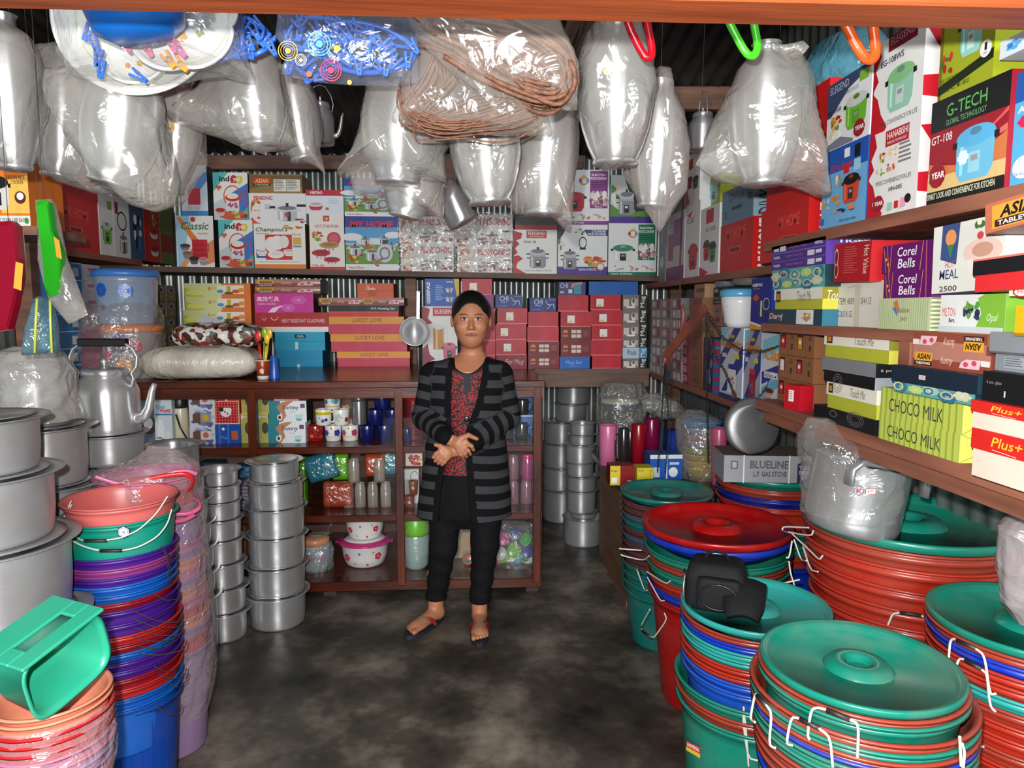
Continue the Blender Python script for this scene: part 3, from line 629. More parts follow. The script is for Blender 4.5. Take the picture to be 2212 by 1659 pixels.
# blue appliance box and juicer box right of the saucepan
z=cb(913,662,988,0,(234,232,230),Rc(.3,.02,1,.16,(196,40,50))+T('ELEGEND',.36,.05,.95,.12,W_,0,.02)+Pg([(0,0),(.22,.04),(.16,.2),(.3,.28),(.12,.3),(0,.26)],(170,50,60))+Pg([(0,.7),(.14,.62),(.2,.8),(.36,.88),(.2,.92),(.1,1),(0,1)],(150,50,76))+sub(Rc(.1,.2,.9,1,(196,140,60))+Rc(.3,.2,.42,1,(236,200,140))+El(.5,.2,.42,.1,(226,222,216))+Ring(1,.5,.2,.3,.2,(220,214,206)),.26,.24,.66,.72)+sub(cooker((190,90,116),(214,120,140)),.54,.56,1,.92),'white juicer carton with amber jug picture, left of the woman behind the counter',zb=CZ)
cb(918,602,992,0,(30,88,176),Pg([(.84,0),(1,0),(1,1),(.92,.6)],(226,190,60))+Tv('GEEPAS',.05,.12,.15,.9,W_,0,.04)+lines(.3,.24,.58,.8,9,(150,190,226))+sub(pot((200,204,210)),.58,.26,.84,.5)+sub(pot((200,204,210)),.58,.58,.84,.84)+Rc(.62,.1,.82,.13,W_),'bright blue appliance carton with vertical white lettering, on the juicer carton',zb=z)
# red mug boxes
def redb(x0,y0,x1,zb,label,kind='r',st=None,Y=4.17,D=.2):
 if kind=='r':pr=Rc(0,.94,1,1,(226,120,130))+Pg([(.46,0),(1,0),(1,.9),(.46,.9)],(186,30,44));col=(176,28,42)
 elif kind=='raja':col=(112,20,28);pr=El(.16,.4,.09,.22,(196,120,50))+Rc(.07,.4,.25,.62,(112,20,28))+T('RAJA',.07,.5,.25,.7,(206,150,90),0,.02)+Rc(.35,.2,.5,.42,(206,190,180))+Rc(.52,.2,.67,.42,(206,190,180))+Rc(.35,.5,.5,.72,(206,190,180))+Rc(.52,.5,.67,.72,(206,190,180))+lines(.74,.3,.96,.7,3,(160,80,76))
 elif kind=='formug':col=(130,24,34);pr=T('For Mug',.3,.3,.9,.75,(214,170,170),.2)
 elif kind=='mugset':col=(24,92,176);pr=T('Mug Set',.2,.3,.74,.7,(120,180,230),.2)+Ln([(.3,.8),(.7,.8)],.01,(120,180,230),2)
 elif kind=='chi':col=(26,44,120);pr=T('CHI',.17,.12,.48,.48,(220,230,240),0)+Rc(.2,.54,.42,.6,(150,170,210))+Ln([(.6,.2),(.68,.5),(.88,.44),(.92,.8)],.018,(220,230,240),2)+Ln([(.66,.8),(.8,.5)],.016,(220,230,240),2)+Rc(.1,.8,.4,.86,(110,130,180))+T('GFT UP 6/16',.72,.1,.94,.2,(180,190,210))
 elif kind=='chi2':col=(60,60,110);pr=T('CHI',.05,.1,.34,.46,(220,220,230),0)+Rc(.56,.1,.84,.9,(60,140,160))+Rc(.36,.56,.5,.84,(220,220,220))+Pg([(.44,.4),(.5,.1),(.86,0),(.9,.16),(.6,.2),(.5,.5)],(196,130,110))+Rc(.04,.7,.2,.84,(190,180,200))
 elif kind=='blue':col=(18,92,170);pr=[]
 elif kind=='pur':col=(130,36,110);pr=[]
 return cbk(x0,y0,x1,zb,col,pr,label,st,Y,D,kind)
def cbk(x0,y0,x1,zb,col,pr,label,st,Y,D,kind):
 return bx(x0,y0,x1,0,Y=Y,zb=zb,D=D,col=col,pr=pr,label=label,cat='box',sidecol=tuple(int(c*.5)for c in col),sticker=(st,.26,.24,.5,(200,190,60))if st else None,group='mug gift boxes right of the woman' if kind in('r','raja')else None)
def redcol(name,rows):
 z=CZ
 n=len(rows)
 for i,(x0,y0,x1,k,st)in enumerate(rows):
  w={'r':'plain red box','raja':'dark red crown mark box','formug':'dark red box with slanted lettering','mugset':'plain blue mug set box','chi':'navy blue mug box with white line drawing','chi2':'violet and teal mug box','blue':'wide plain blue box','pur':'purple box'}[k]
  if st:w+=' with white sticker'
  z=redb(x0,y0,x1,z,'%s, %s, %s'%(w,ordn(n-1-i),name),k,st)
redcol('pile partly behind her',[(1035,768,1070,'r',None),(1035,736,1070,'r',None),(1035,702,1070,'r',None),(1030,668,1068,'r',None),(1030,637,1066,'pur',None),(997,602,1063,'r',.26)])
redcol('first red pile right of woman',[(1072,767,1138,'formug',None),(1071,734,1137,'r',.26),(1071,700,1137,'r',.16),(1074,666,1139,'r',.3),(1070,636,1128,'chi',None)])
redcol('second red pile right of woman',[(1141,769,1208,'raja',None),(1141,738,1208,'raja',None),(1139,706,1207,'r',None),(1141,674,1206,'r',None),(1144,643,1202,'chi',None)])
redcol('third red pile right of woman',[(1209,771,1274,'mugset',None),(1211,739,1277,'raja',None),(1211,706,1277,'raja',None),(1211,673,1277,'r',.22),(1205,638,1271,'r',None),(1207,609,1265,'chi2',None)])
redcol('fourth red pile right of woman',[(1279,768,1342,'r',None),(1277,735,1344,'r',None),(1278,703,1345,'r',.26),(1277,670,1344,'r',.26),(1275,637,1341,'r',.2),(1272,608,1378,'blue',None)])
MUGP=Rc(0,0,.66,1,(120,112,106))+Rc(.04,.3,.26,.8,(206,196,184))+El(.44,.5,.09,.3,(226,220,214))+El(.44,.4,.05,.2,(90,84,80))+Rc(.5,.26,.62,.76,(180,170,160))+El(.34,.86,.2,.07,(236,232,228))+Rc(.66,0,1,1,(34,32,34))+Tv('Mug',.72,.08,.94,.88,(236,232,226),0,.01)
z=CZ
for i,y in enumerate((774,751,729,699,668,637)):
 pr=MUGP if i!=1 else Rc(0,0,1,1,(170,196,206))+T('Raja',.2,.2,.56,.8,K_)+Rc(.66,0,1,1,(70,140,180))+Tv('Mug',.72,.08,.94,.88,(236,232,226),0,.01)
 z=bx(1345,y,1398,0,Y=4.17,zb=z,D=.16,col=(110,104,100),pr=pr,cat='box',label='%s mug carton, %s, at right end of back counter'%('grey photo printed' if i!=1 else 'pale blue',ordn(5-i)),group='grey mug cartons')
# ---- right wall, near shelves
def rb(x0,y0,x1,y1,X,zb,col,pr,label,D=.24,cat='box',**k):
 return bx(x0,y0,x1,y1,X=X,zb=zb,D=D,col=col,pr=pr,label=label,cat=cat,**k)
RIB=Pg([(0,0),(.1,0),(.16,.16),(.05,.3),(.12,.42),(.03,.5),(0,.6)],(186,24,40))+Pg([(0,.52),(.12,.62),(.2,.8),(.34,.96),(.3,1),(0,1)],(190,30,40))
RIBS=Rc(0,0,1,1,(232,228,228))+Pg([(0,.1),(1,.0),(1,.2),(.3,.3),(1,.44),(.2,.42)],(196,28,44))+Pg([(0,.6),(1,.5),(.4,.7),(1,.9),(0,.8)],(196,28,44))
YEAR=sub(flower((150,30,44),12),0,0,1,1)+El(.5,.5,.4,.4,(150,30,44))+T('1 YEAR',.04,.38,.96,.62,W_,0,.03)
X=XN+.015;T1=ZN2
z=rb(1776,335,1873,512,X,T1,(110,170,214),Rc(0,0,1,.3,(36,84,170))+T('Deluxe',.2,.2,.8,.28,(190,50,60),.1)+Rc(.5,.05,.62,.16,W_)+Rc(.72,.05,.84,.2,K_)+Rc(.5,.24,.62,.36,RD)+Rc(.72,.22,.86,.36,(150,200,220))+sub(food([(226,140,60),(236,220,150)],8,2),.02,.4,.26,.56)+sub(food([(236,226,190),(200,120,60)],8,3),.3,.34,.5,.52)+sub(food([(226,196,190),(214,150,60)],8,4),.02,.6,.24,.78)+sub(food([(226,150,50),(206,120,40)],8,5),.28,.58,.5,.76)+sub(cooker((206,70,40),K_,(60,40,40)),.5,.34,.92,.76)+sub(food([(40,50,90),(220,130,90)],6,6),.36,.72,.9,.86)+T('700W 220V~50Hz',.5,.92,.86,.95,K_)+Rc(.03,.86,.14,.94,(90,90,160)),'blue deluxe rice cooker carton with orange cooker picture, lower left on top right shelf',sidecol=(36,84,170),D=.26)
rb(1787,190,1882,335,X,z,(228,230,232),Pg([(0,0),(1,0),(1,.06),(.5,.2),(.1,.5),(0,.5)],(60,74,110))+T('ELEGEND',.06,.05,.5,.16,(190,200,210))+Rc(.74,.06,.94,.2,(130,180,60))+T('MORE CONVENIENCE FOR LIFE',.2,.22,.72,.27,(70,80,100))+sub(cooker((110,180,50),(206,208,208),(90,160,40)),.4,.26,.98,.84)+T('RICE COOKER',.03,.4,.36,.46,K_,0,.02)+sub(food(VEG,12,3),.06,.5,.4,.76)+sub(food([(226,210,170),(240,236,220)],8,3),.04,.72,.4,.88)+sub(YEAR,.68,.72,.94,.98)+Pg([(0,.94),(.4,.86),(.7,.96),(.7,1),(0,1)],(120,126,140)),'white carton with green rice cooker picture, above the blue deluxe carton',D=.26)
z=rb(1876,298,1984,495,X,T1,(230,228,226),RIB+Rc(.34,.02,.8,.2,(176,40,50))+T('HANABISHI',.37,.04,.78,.12,W_,0,.01)+T('THAILAND TECHNOLOGY',.37,.145,.76,.175,W_)+sub(food(VEG,10,3),.2,.24,.38,.38)+sub(food([(226,190,140),(236,210,160)],8,4),.42,.22,.62,.36)+sub(food([(100,160,60),(236,226,200)],8,5),.2,.42,.38,.54)+sub(food([(206,150,110),(196,90,60)],8,6),.42,.38,.62,.52)+lines(.66,.22,.94,.46,5,(120,120,124))+T('MORE CONVENIENCE FOR LIFE',.22,.58,.92,.63,(60,60,66))+T('HN-005',.5,.68,.76,.73,(50,50,56),0,.02)+sub(YEAR,.18,.74,.42,.94)+Rc(.5,.86,.6,.95,(150,200,180))+Rc(.64,.86,.72,.94,RD)+Rc(.76,.84,.86,.94,(236,160,180))+El(.9,.86,.06,.05,K_),'white rice cooker carton with red ribbon edge, lower of two on top right shelf',sidecol=(232,228,228),side=RIBS)
rb(1886,105,1996,298,X,z,(230,230,228),RIB+Rc(.3,0,.86,.16,(120,30,44))+T('ELEGEND',.34,.02,.82,.1,(190,150,150))+T('EG-108WS',.16,.22,.62,.29,(50,50,54),0,.02)+sub(cooker((150,196,176),(130,190,130),(190,214,204)),.26,.3,.9,.86)+T('MORE CONVENIENCE FOR LIFE',.2,.9,.94,.95,(60,60,66)),'white carton with pale green cooker picture, upper, beside the yellow-green carton',sidecol=(232,228,228),side=RIBS)
z=rb(2008,228,2178,448,X-.01,T1,(150,26,40),Rc(0,0,1,.3,(20,22,24))+Pg([(0,.9),(0,.6),(.5,.7),(1,.5),(1,.9)],(206,120,70))+Pg([(0,.9),(0,.74),(1,.74),(1,.9)],(222,190,130))+Pg([(.5,.6),(1,.3),(1,.34)],(214,90,90))+Pg([(.5,.6),(1,.44),(1,.5)],(214,110,100))+Rc(0,.88,1,1,(24,26,22))+T('G-TECH',.22,.07,.74,.19,(90,170,90),0,.01)+T('GLOBAL TECHNOLOGY',.22,.22,.74,.27,(120,180,120))+T('GT-108',.03,.34,.32,.42,W_,0,.01)+sub(cooker((110,186,220),(90,176,220),(150,206,226))+sub(flower((226,240,246)),.14,.44,.4,.7),.33,.3,.93,.88)+sub(YEAR,.03,.6,.28,.86)+T('SMART LOOK AND CONVENIENCE FOR KITCHEN',.04,.9,.92,.96,(226,226,200),0,.01),'large black and red rice cooker carton with blue cooker picture',D=.24)
rb(2030,56,2150,228,X,z,(160,170,40),Rc(0,0,.06,1,(120,110,30))+T('DELUXE RICE COOKER',.05,.72,.6,.78,(40,50,20),0,.01)+T('MODEL NO.: MS-180-D',.05,.84,.6,.9,(40,50,20),0,.01)+Pg([(0,.8),(1,.62),(1,.74),(0,.92)],(30,40,20))+sub(cooker((150,210,200),(110,196,190),(206,230,226)),.34,-.02,.84,.6)+sub(food([(206,50,50),(60,110,50),(180,30,40)],9,4),.04,.4,.3,.74)+El(.88,.6,.1,.1,W_)+T('1',.86,.53,.9,.62,K_,0,.03)+T('PCS',.85,.64,.91,.67,K_),'yellow-green deluxe rice cooker carton above the black and red one')
rb(2186,165,2300,398,X,T1,(84,176,220),Rc(0,0,1,.26,(30,90,170))+T('AUTO',.1,.3,.7,.36,W_,0,.02)+sub(flower((206,40,90)),.1,.38,.5,.5)+El(.3,.84,.22,.1,W_)+T('SUGAR',.12,.88,.46,.91,(60,120,190)),'light blue carton at the right edge of the top right shelf')
rb(2160,92,2290,165,X-.01,T1+.232,(214,224,232),sub(flower((90,170,220),5),.1,.2,.4,.8)+El(.2,.5,.05,.12,(60,120,200)),'white carton with small blue blossom print, above the light blue carton',D=.2)
a=at(1770,400,Y=2.32)
# tall red carton standing behind, lettering on its near side
def redhome(o,W,H,D,label,rz=-PI/2,**k):
 return carton(o,W,H,D,(200,34,30),pr=T('MY HOME',.4,.2,.84,.42,(226,90,80),.1,.01)+El(.62,.62,.09,.05,(90,14,14))+Rc(.46,.57,.78,.67,(226,100,80))+Rc(.48,.585,.76,.655,(120,20,18)),side=Rc(0,0,1,1,(206,30,30))+Tv('MY HOME',.16,.1,.8,.9,(240,236,230),0,.05),label=label,rz=rz,sidecol=(206,30,30),**k)
XFR=XF+.01
zf=ZF1
a=at(1643,525,X=.985)
b=at(1745,500,X=.985)
redhome(Vector((.985,a.y,zf+.0)),a.y-b.y,.175,.2,'red carton with handle hole, larger one next to the blue deluxe carton')
redhome(Vector((1.0,a.y,zf+.178)),a.y-b.y,.16,.2,'red carton stacked on the larger red carton, top folded open',tilt=0)
c=at(1752,300,X=1.0)
carton(Vector((1.0,c.y+.0,zf+.34)),.1,.15,.12,(206,30,30),side=Rc(0,0,1,1,(206,30,30))+Tv('MY HOME',.2,.06,.84,.94,W_,0,.05),rz=-PI/2,label='narrow upright red carton with white vertical lettering, right of the tied pot bag',sidecol=(206,30,30))
# far upper segment
def fb(x0,y0,x1,zb,col,pr,label,X=XFR,**k):return bx(x0,y0,x1,0,X=X,zb=zb,col=col,pr=pr,label=label,cat='box',**k)
z=fb(1556,490,1626,zf,(200,34,30),T('MY HOME',.2,.1,.8,.34,(226,90,80),.1,.01)+Rc(.3,.5,.66,.62,(226,100,80))+Rc(.33,.52,.63,.6,(120,20,18)),'small red carton with handle hole under the grey-blue carton',D=.2,sidecol=(206,30,30),side=Rc(0,0,1,1,(206,30,30))+Tv('MY HOME',.1,.04,.42,.96,W_,0,.05))
fb(1560,418,1628,z,(108,140,160),T('DIVYA',.24,.1,.72,.36,(50,60,66),0,0)+Rc(.34,.54,.66,.64,(60,80,80))+T('2',.08,.62,.18,.82,(60,70,80))+T('2',.84,.3,.94,.5,(60,70,80)),'grey-blue handled carton on top of a small red carton',D=.2,sidecol=(150,180,194),side=Rc(0,0,1,1,(150,180,194))+Tv('DIVYA',.1,.08,.44,.94,(50,60,66)))
fb(1526,388,1556,at(1540,455,X=XFR).z,(160,170,40),Rc(0,.82,1,1,(40,50,20))+sub(cooker((150,210,200)),.2,.1,.9,.7),'small patch of yellow-green rice cooker carton behind the grey-blue one',D=.2,X=XFR+.05)
fb(1513,455,1553,zf,(228,228,228),Rc(.3,.04,.7,.24,(196,50,60))+T('EG-1028',.3,.3,.8,.36,(70,70,70))+sub(cooker((190,50,56),K_),.16,.44,.56,.8)+sub(cooker((60,140,80),K_),.5,.48,.9,.84)+Pg([(0,.86),(.5,.96),(.3,1),(0,1)],RD),'white carton with red and green cookers pictured, left of the small red carton',D=.2)
z=fb(1481,446,1511,zf,(226,226,226),Pg([(.1,.14),(.5,.1),(.3,.2)],(196,60,70))+sub(cooker((196,40,44)),.2,.5,.94,.92)+T('CE',.1,.2,.6,.26,(70,70,90)),'white carton with red cooker, lower, beside the wall cord',D=.2)
fb(1482,342,1512,z,(226,226,226),Rc(.1,.1,.5,.3,(196,50,60))+sub(cooker((170,40,50),K_),.1,.4,.5,.7)+sub(cooker((60,80,70),K_),.5,.45,.95,.75)+RIB,'white carton with two small cookers, upper, beside the wall cord',D=.2)
fb(1440,470,1478,zf,(190,184,192),Rc(.4,.1,.9,.5,(130,70,130))+Rc(.1,.3,.4,.7,(150,60,70))+Rc(0,.8,1,1,(120,50,110))+T('2 L',.2,.1,.36,.2,K_),'pale carton with violet panel in the far right corner',D=.2)
fb(1425,400,1438,zf,(120,126,130),El(.5,.8,.3,.06,(190,196,200))+Rc(.4,.2,.6,.6,(160,164,170)),'slim grey carton wedged in the far right corner of the shelf',D=.2)
g=G();p=[at(1475,y,X=XFR-.02)for y in(330,450,560,640,715)];p=[Vector((q.x+.004*(i%2),p[0].y,q.z))for i,q in enumerate(p)]
g.tube(p,.004,wood((110,70,40),None,.8));g.make('hanging_cord',label='thin brown cord hanging at the far right corner, holding the scale beam',cat='cord')
# teal bundle above
g=G();c=at(1818,150,X=1.12);r=random.Random(4)
prof=[(.001,-.1),(.1,-.1),(.13,-.05),(.13,.02),(.1,.07),(.04,.1),(.001,.1)]
g.lathe(prof,film((90,160,180),.8,.25,.8,14,'tealnet'),c,28,None,.8,1.5);g.make('net_bundle',label='teal net bundle in clear plastic behind the orange hanger, above the rice cooker cartons',cat='bundle')
# middle shelf
T2=ZN1;X=XN
TIG=lambda up:(lambda f:f(Rc(0,.0,1,.06,(120,100,180))+T('TIGER',.04,.34,.18,.66,(220,214,236),0,.03)+T('Sunflower Serving Tray',.3,.34,.62,.66,(190,120,120),.2)+Rc(.7,.2,.82,.8,(214,210,220))+Rc(.84,.26,.94,.64,(214,210,220))))(lambda p:p if up else flipX(p))
DRG=(T('Dargj',.02,.26,.3,.8,(214,170,170),.2,.03)+Rc(.56,.04,.86,.94,(222,222,216))+sub(food([(206,80,60),(90,140,60),(226,170,60)],10,3),.66,.2,.84,.6)+Pg([(.66,.5),(.84,.5),(.75,.8)],(180,140,90)))
D2=.1
z=rb(1660,668,1776,714,X,T2,(36,66,78),DRG,'dark teal glass bowl box with curly lettering, at the bottom of the far end pile',D=D2,sidecol=(50,110,130))
TM=T('Touch Me',.52,.2,.8,.8,(120,116,96),.3)+Rc(.06,.12,.16,.84,(60,46,20))+Rc(.075,.3,.14,.7,(196,130,40))
z=rb(1672,626,1776,0,X,z,(182,180,60),[],'white lidded olive gift box with script, below the teal patterned box',D=D2+.02,lid=(.53,(226,222,208),(140,132,40)),sidecol=(200,192,70))
def lidprint(pr,z0,z1,x0,x1,X,f,side=None):
 base=[o for o in COL.objects if o.name.startswith('lid')and not o.name.startswith('lid_')][-1]
 g=G();a=atz(x0,(z0+z1)/2,X=X);b=atz(x1,(z0+z1)/2,X=X);h=(z1-z0)*f
 art(g,lambda u,v,off:Vector((X-.0014-off,a.y+(b.y-a.y)*u,z1-h*v)),pr)
 if side:
  D,pr2=side;art(g,lambda u,v,off:Vector((X+D*u,b.y-.0014-off,z1-h*v)),pr2)
 g.make('lid_lettering',base,label='script lettering printed on the lid')
lidprint(TM,z-.092,z,1672,1776,X,.5,(D2+.02,T('Touch Me',.1,.2,.9,.8,(226,222,200),.3)))
TEALP=(90,160,160)
TP=Rc(0,0,1,1,TEALP)+sub(flower((60,120,140),8),0,-.2,.2,1.1)+sub(flower((190,206,120),7),.2,.1,.42,.9)+sub(flower((160,190,170),9),.4,-.1,.62,.8)+sub(flower((40,110,140),6),.6,.1,.84,1.2)+sub(flower((196,200,170),6),.78,-.1,1,.8)+Ring(.1,.4,.07,.4,.3,(206,214,150))+Ring(.72,.5,.08,.36,.3,(206,180,150))+Ring(.5,.4,.06,.3,.3,(30,90,120))
z=rb(1670,607,1782,0,X,z,TEALP,TP,'swirl patterned teal box base layer on the white lidded gift box',D=D2+.02,sidecol=(24,50,60))
z=rb(1668,585,1782,0,X,z,TEALP,flipX(TP),'swirl patterned teal box, upper one, under the purple tray boxes',D=D2+.02,sidecol=(24,50,60))
for i,(y,l)in enumerate(((568,'lowest'),(551,'middle'),(534,'topmost'))):
 z=rb(1667,y,1784,0,X,z,(74,48,130),TIG(i<2),'flat purple tray box, %s of three'%l,D=D2+.06,sidecol=(90,60,150),side=T('TIGER',.2,.3,.8,.7,W_,0,.03),group='purple tray boxes')
X2=XN+.045
z0=rb(1804,613,1906,702,X2,T2,(216,212,200),T('ITEM: 4009/4010/4113',.08,.34,.78,.5,(60,56,56))+T('COLO R: G2',.08,.64,.4,.78,(60,56,56))+Rc(.44,.06,.56,1,(200,192,172))+Ln([(.28,.12),(.44,.08)],.004,(120,110,100)),'plain white carton with stencilled item number',D=.2,sidecol=(196,190,180))
carton(Vector((X2-.03,at(1800,600,X=X2-.03).y,z0+.002)),.105+.07,.1,.16,(168,24,32),pr=Td('Hot Value',.82,.1,.95,.8,(226,190,180),0,.01)+lines(.3,.1,.7,.8,12,(190,80,80))+El(.08,.36,.06,.24,(206,190,180))+El(.1,.7,.06,.2,(206,190,180))+El(.08,.36,.045,.18,(120,16,22))+El(.1,.7,.045,.16,(120,16,22)),rz=-PI/2,tilt=.03,label='red value set box lying on the plain white item-number carton',sidecol=(190,40,44))
z=rb(1899,645,2010,702,XN+.01,T2,(190,200,160),sum([Rc(i/24,0,i/24+.014,1,(160,172,130))for i in range(24)],[])+Pg([(.32,.14),(.4,.04),(.44,.4),(.4,.56)],(206,110,60))+Pg([(.3,.3),(.38,.3),(.42,.6)],(60,120,190))+T('Rainbow',.42,.3,.64,.46,(110,100,80),.3)+T('Joro',.46,.56,.6,.76,(110,100,80),.3),'pale green ribbed box under the purple set boxes',D=.16,sidecol=(206,210,180),side=sum([Rc(0,i/8,1,i/8+.06,(130,140,100))for i in range(8)],[]))
COR=T('Corel',.32,.12,.7,.46,W_,.1,.01)+T('Bells',.34,.54,.68,.88,W_,.1,.01)+Ln([(.1,0),(.16,1)],.006,(206,130,60))+Ln([(.2,0),(.18,1)],.006,(206,130,60))+Ln([(.04,.1),(.1,1)],.006,(206,130,60))+Ln([(.82,0),(.78,1)],.006,(214,140,90))+Ln([(.88,0),(.9,1)],.01,(196,90,120))+El(.14,.7,.02,.06,(226,170,50))+El(.1,.52,.02,.06,(226,170,50))
z=rb(1909,590,2014,0,XN+.02,z,(96,22,100),COR,'purple bell set box with white serif lettering, lower one',D=.16,sidecol=(120,40,126))
z=rb(1906,533,2016,0,XN+.02,z,(96,22,100),COR,'purple bell set box with white serif lettering, upper one',D=.16,sidecol=(120,40,126))
z=rb(2031,638,2172,700,XN+.01,T2,(220,224,222),Pg([(.56,1),(.66,.5),(.6,.1),(.7,0),(1,0),(1,1)],(126,180,60))+T('MILTON',.04,.34,.26,.58,(206,70,60))+T('Bern.',.16,.62,.26,.74,K_,0,.02)+sub(food([(50,60,90),(40,50,80),(90,150,60),(110,160,60)],16,4),.38,.14,.66,.76)+T('Opal',.76,.5,.92,.74,(220,236,214),.3)+Rc(0,.84,1,1,(196,204,206)),'white and green box with blueberries picture',D=.18,sidecol=(126,180,60))
carton(Vector((XN+.0,at(2013,620,X=XN).y,z+.003)),.2,.135,.16,(222,222,214),pr=Pg([(.14,0),(.4,0),(.36,.6),(.12,.5)],(60,80,130))+El(.27,.2,.08,.12,(226,150,90))+Pg([(.22,.3),(.32,.3),(.27,.5)],(60,130,70))+T('HOT',.2,.54,.34,.64,(196,60,70),.05)+T('MEAL',.12,.66,.4,.8,(60,70,120),.05,.01)+El(.72,.46,.26,.18,(226,196,184))+El(.72,.44,.14,.1,(196,150,130))+Rc(.52,.56,.9,.88,(226,222,214))+sub(food([(206,70,80),(70,110,60),(236,226,220)],12,5),.6,.0,.96,.3)+T('2500',.14,.9,.4,.98,(60,60,60),0,.01),rz=-PI/2,tilt=-.03,label='white hot meal casserole carton with pink lidded dish, leaning on the blueberry box')
zd=rb(2158,528,2320,600,XN+.06,z+.002,(26,60,150),T('Day Litch',.1,.2,.7,.6,(206,214,236),.3),'royal blue box with white script at the right edge',D=.14)
carton(Vector((XN-.05,at(2100,620,X=XN-.05).y,z+.002)),.3,.058,.13,(206,44,48),pr=Rc(0,0,1,.06,(230,110,100)),rz=-PI/2,tilt=-.03,label='black and red box jutting out at the right edge',lid=(.5,(22,22,26)))
carton(Vector((XN-.06,at(2130,470,X=XN-.06).y,zd+.006)),.17,.05,.18,(190,110,80),pr=Rc(.1,.12,.9,.9,(226,160,60))+T('ASIAN',.2,.18,.8,.58,K_,.2,.03)+Rc(.14,.62,.86,.86,(60,30,26))+T('TABLEWARE',.18,.66,.82,.82,W_,0,.02),rz=-PI/2,tilt=-.08,label='small orange tableware box perched high at the right edge')
rb(2180,618,2330,655,XN-.02,T2+.068,(226,222,216),Ring(.2,.6,.14,.5,.2,(206,50,40))+T('MILTON',.14,.46,.5,.8,(206,50,40)),'white box with red ring logo at the right edge',D=.1)
rb(2193,660,2330,700,XN-.02,T2,(226,170,30),Rc(0,.9,1,1,(160,120,20)),'bright yellow box under the red ring logo box',D=.1)
# lower shelf
T0=ZN0
CH=(0.0,)
RIBC=sum([Rc(i/14,0,i/14+.02,1,(150,166,60))for i in range(14)],[])
CHO=RIBC+T('CHOCO MILK',.13,.34,.8,.8,(50,50,60),0,-.006)
z=rb(1899,893,2073,952,XN,T0,(188,200,90),CHO,'long yellow-green ribbed milk glass box, lower of two',D=.13,sidecol=(222,226,110),side=Ln([(0,0),(.5,.5),(0,1)],.01,(170,176,80)))
z1=rb(1903,835,2080,0,XN,z,(188,200,90),CHO,'long yellow-green ribbed milk glass box, upper of two',D=.13,sidecol=(222,226,110),side=Ln([(0,0),(.5,.5),(0,1)],.01,(170,176,80)))
z=rb(1931,822,2106,0,XN-.02,z1,TEALP,TP,'thin teal patterned box under the dark navy lid',D=.13,sidecol=(24,50,60))
z=rb(1926,787,2112,0,XN-.025,z,(24,38,52),Rc(.36,.4,.44,.66,(206,200,200))+T('LAZER',.37,.46,.43,.6,(206,60,60)),'long dark navy box with tiny white label',D=.13,sidecol=(30,60,74))
z=rb(1972,754,2140,0,XN,z,(150,84,70),ASIANT(),'brown tableware box with script, right way up, on the navy box',D=.12,sidecol=(120,60,50))
z=rb(1974,716,2132,0,XN,z,(150,84,70),flipX(ASIANT()),'brown tableware box with script, lying upside down',D=.12,sidecol=(120,60,50))
PLS=T('Plus+',.26,.22,.62,.7,(236,190,60),.2,.01)+Ln([(.28,.84),(.56,.92)],.012,W_,2)
X3=XN-.045
z=rb(2096,960,2290,1010,X3,T0,(222,206,190),[],'cream box with red lid and yellow script, lower of two',D=.15,lid=(.42,(206,40,34)),sidecol=(222,206,190))
X3a=X3
z=rb(2096,925,2290,0,X3,T0+.0,(222,206,190),[],'x y z w',D=.15)if False else z
def plus(zb,y,label):
 zt=rb(2096,y,2290,0,X3,zb,(222,206,190),[],label,D=.15,lid=(.42,(206,40,34)),sidecol=(222,206,190),topcol=(206,40,34))
 lidprint(PLS,zb,zt,2096,2290,X3,.42)
 return zt
for o in[o for o in COL.objects if o.get('label')=='cream box with red lid and yellow script, lower of two']:
 for c in list(o.children_recursive):bpy.data.objects.remove(c)
 bpy.data.objects.remove(o)
LABELS.pop('cream box with red lid and yellow script, lower of two',None)
z=plus(T0,922,'cream box with red lid and yellow script, lower one at right edge')
z=plus(z,862,'cream box with red lid and yellow script, upper one at right edge')
z=rb(2122,800,2300,0,XN-.03,z,(20,22,24),T('6 pcs. glass',.06,.3,.26,.44,(140,140,140))+Rc(.3,.6,.32,.8,(200,200,200)),'black glass set box on the red lidded cream boxes',D=.13)
z=rb(2150,762,2300,0,XN,z,(128,134,140),Rc(.14,.2,.5,.8,(150,156,162))+lines(.16,.24,.48,.76,4,(90,96,100)),'grey box with small print table, under another grey box',D=.12)
rb(2138,716,2300,0,XN-.01,z,(128,132,136),Rc(0,.9,1,1,(90,90,94)),'plain grey box just below the middle shelf at right edge',D=.12,topcol=(230,226,220))
# far column of the lower shelf
z=rb(1758,872,1888,925,XN+.005,T0,(24,25,28),Ring(.36,.34,.07,.26,.1,(110,110,112))+Ring(.36,.34,.05,.18,.12,(110,110,112))+Ring(.72,.3,.13,.5,.06,(110,110,112))+Ring(.72,.3,.1,.38,.08,(110,110,112))+Ring(.72,.3,.07,.26,.1,(110,110,112)),'black box with dotted arc pattern, lowest of the script box pile',D=.12)
TMs=('white lidded olive gift box with script, lower shelf, just above the black arc box','white lidded olive gift box with script, directly under the middle right shelf')
z0=z;z=rb(1785,822,1893,0,XN+.01,z,(176,180,56),[],TMs[0],D=.12,lid=(.5,(226,222,208),(232,228,214)),sidecol=(200,200,80))
lidprint(TM,z0,z,1785,1893,XN+.01,.5)
ARC=Ring(.3,1,.1,.8,.06,(120,120,122))+Ring(.3,1,.075,.6,.08,(120,120,122))+Ring(.3,1,.05,.4,.1,(120,120,122))
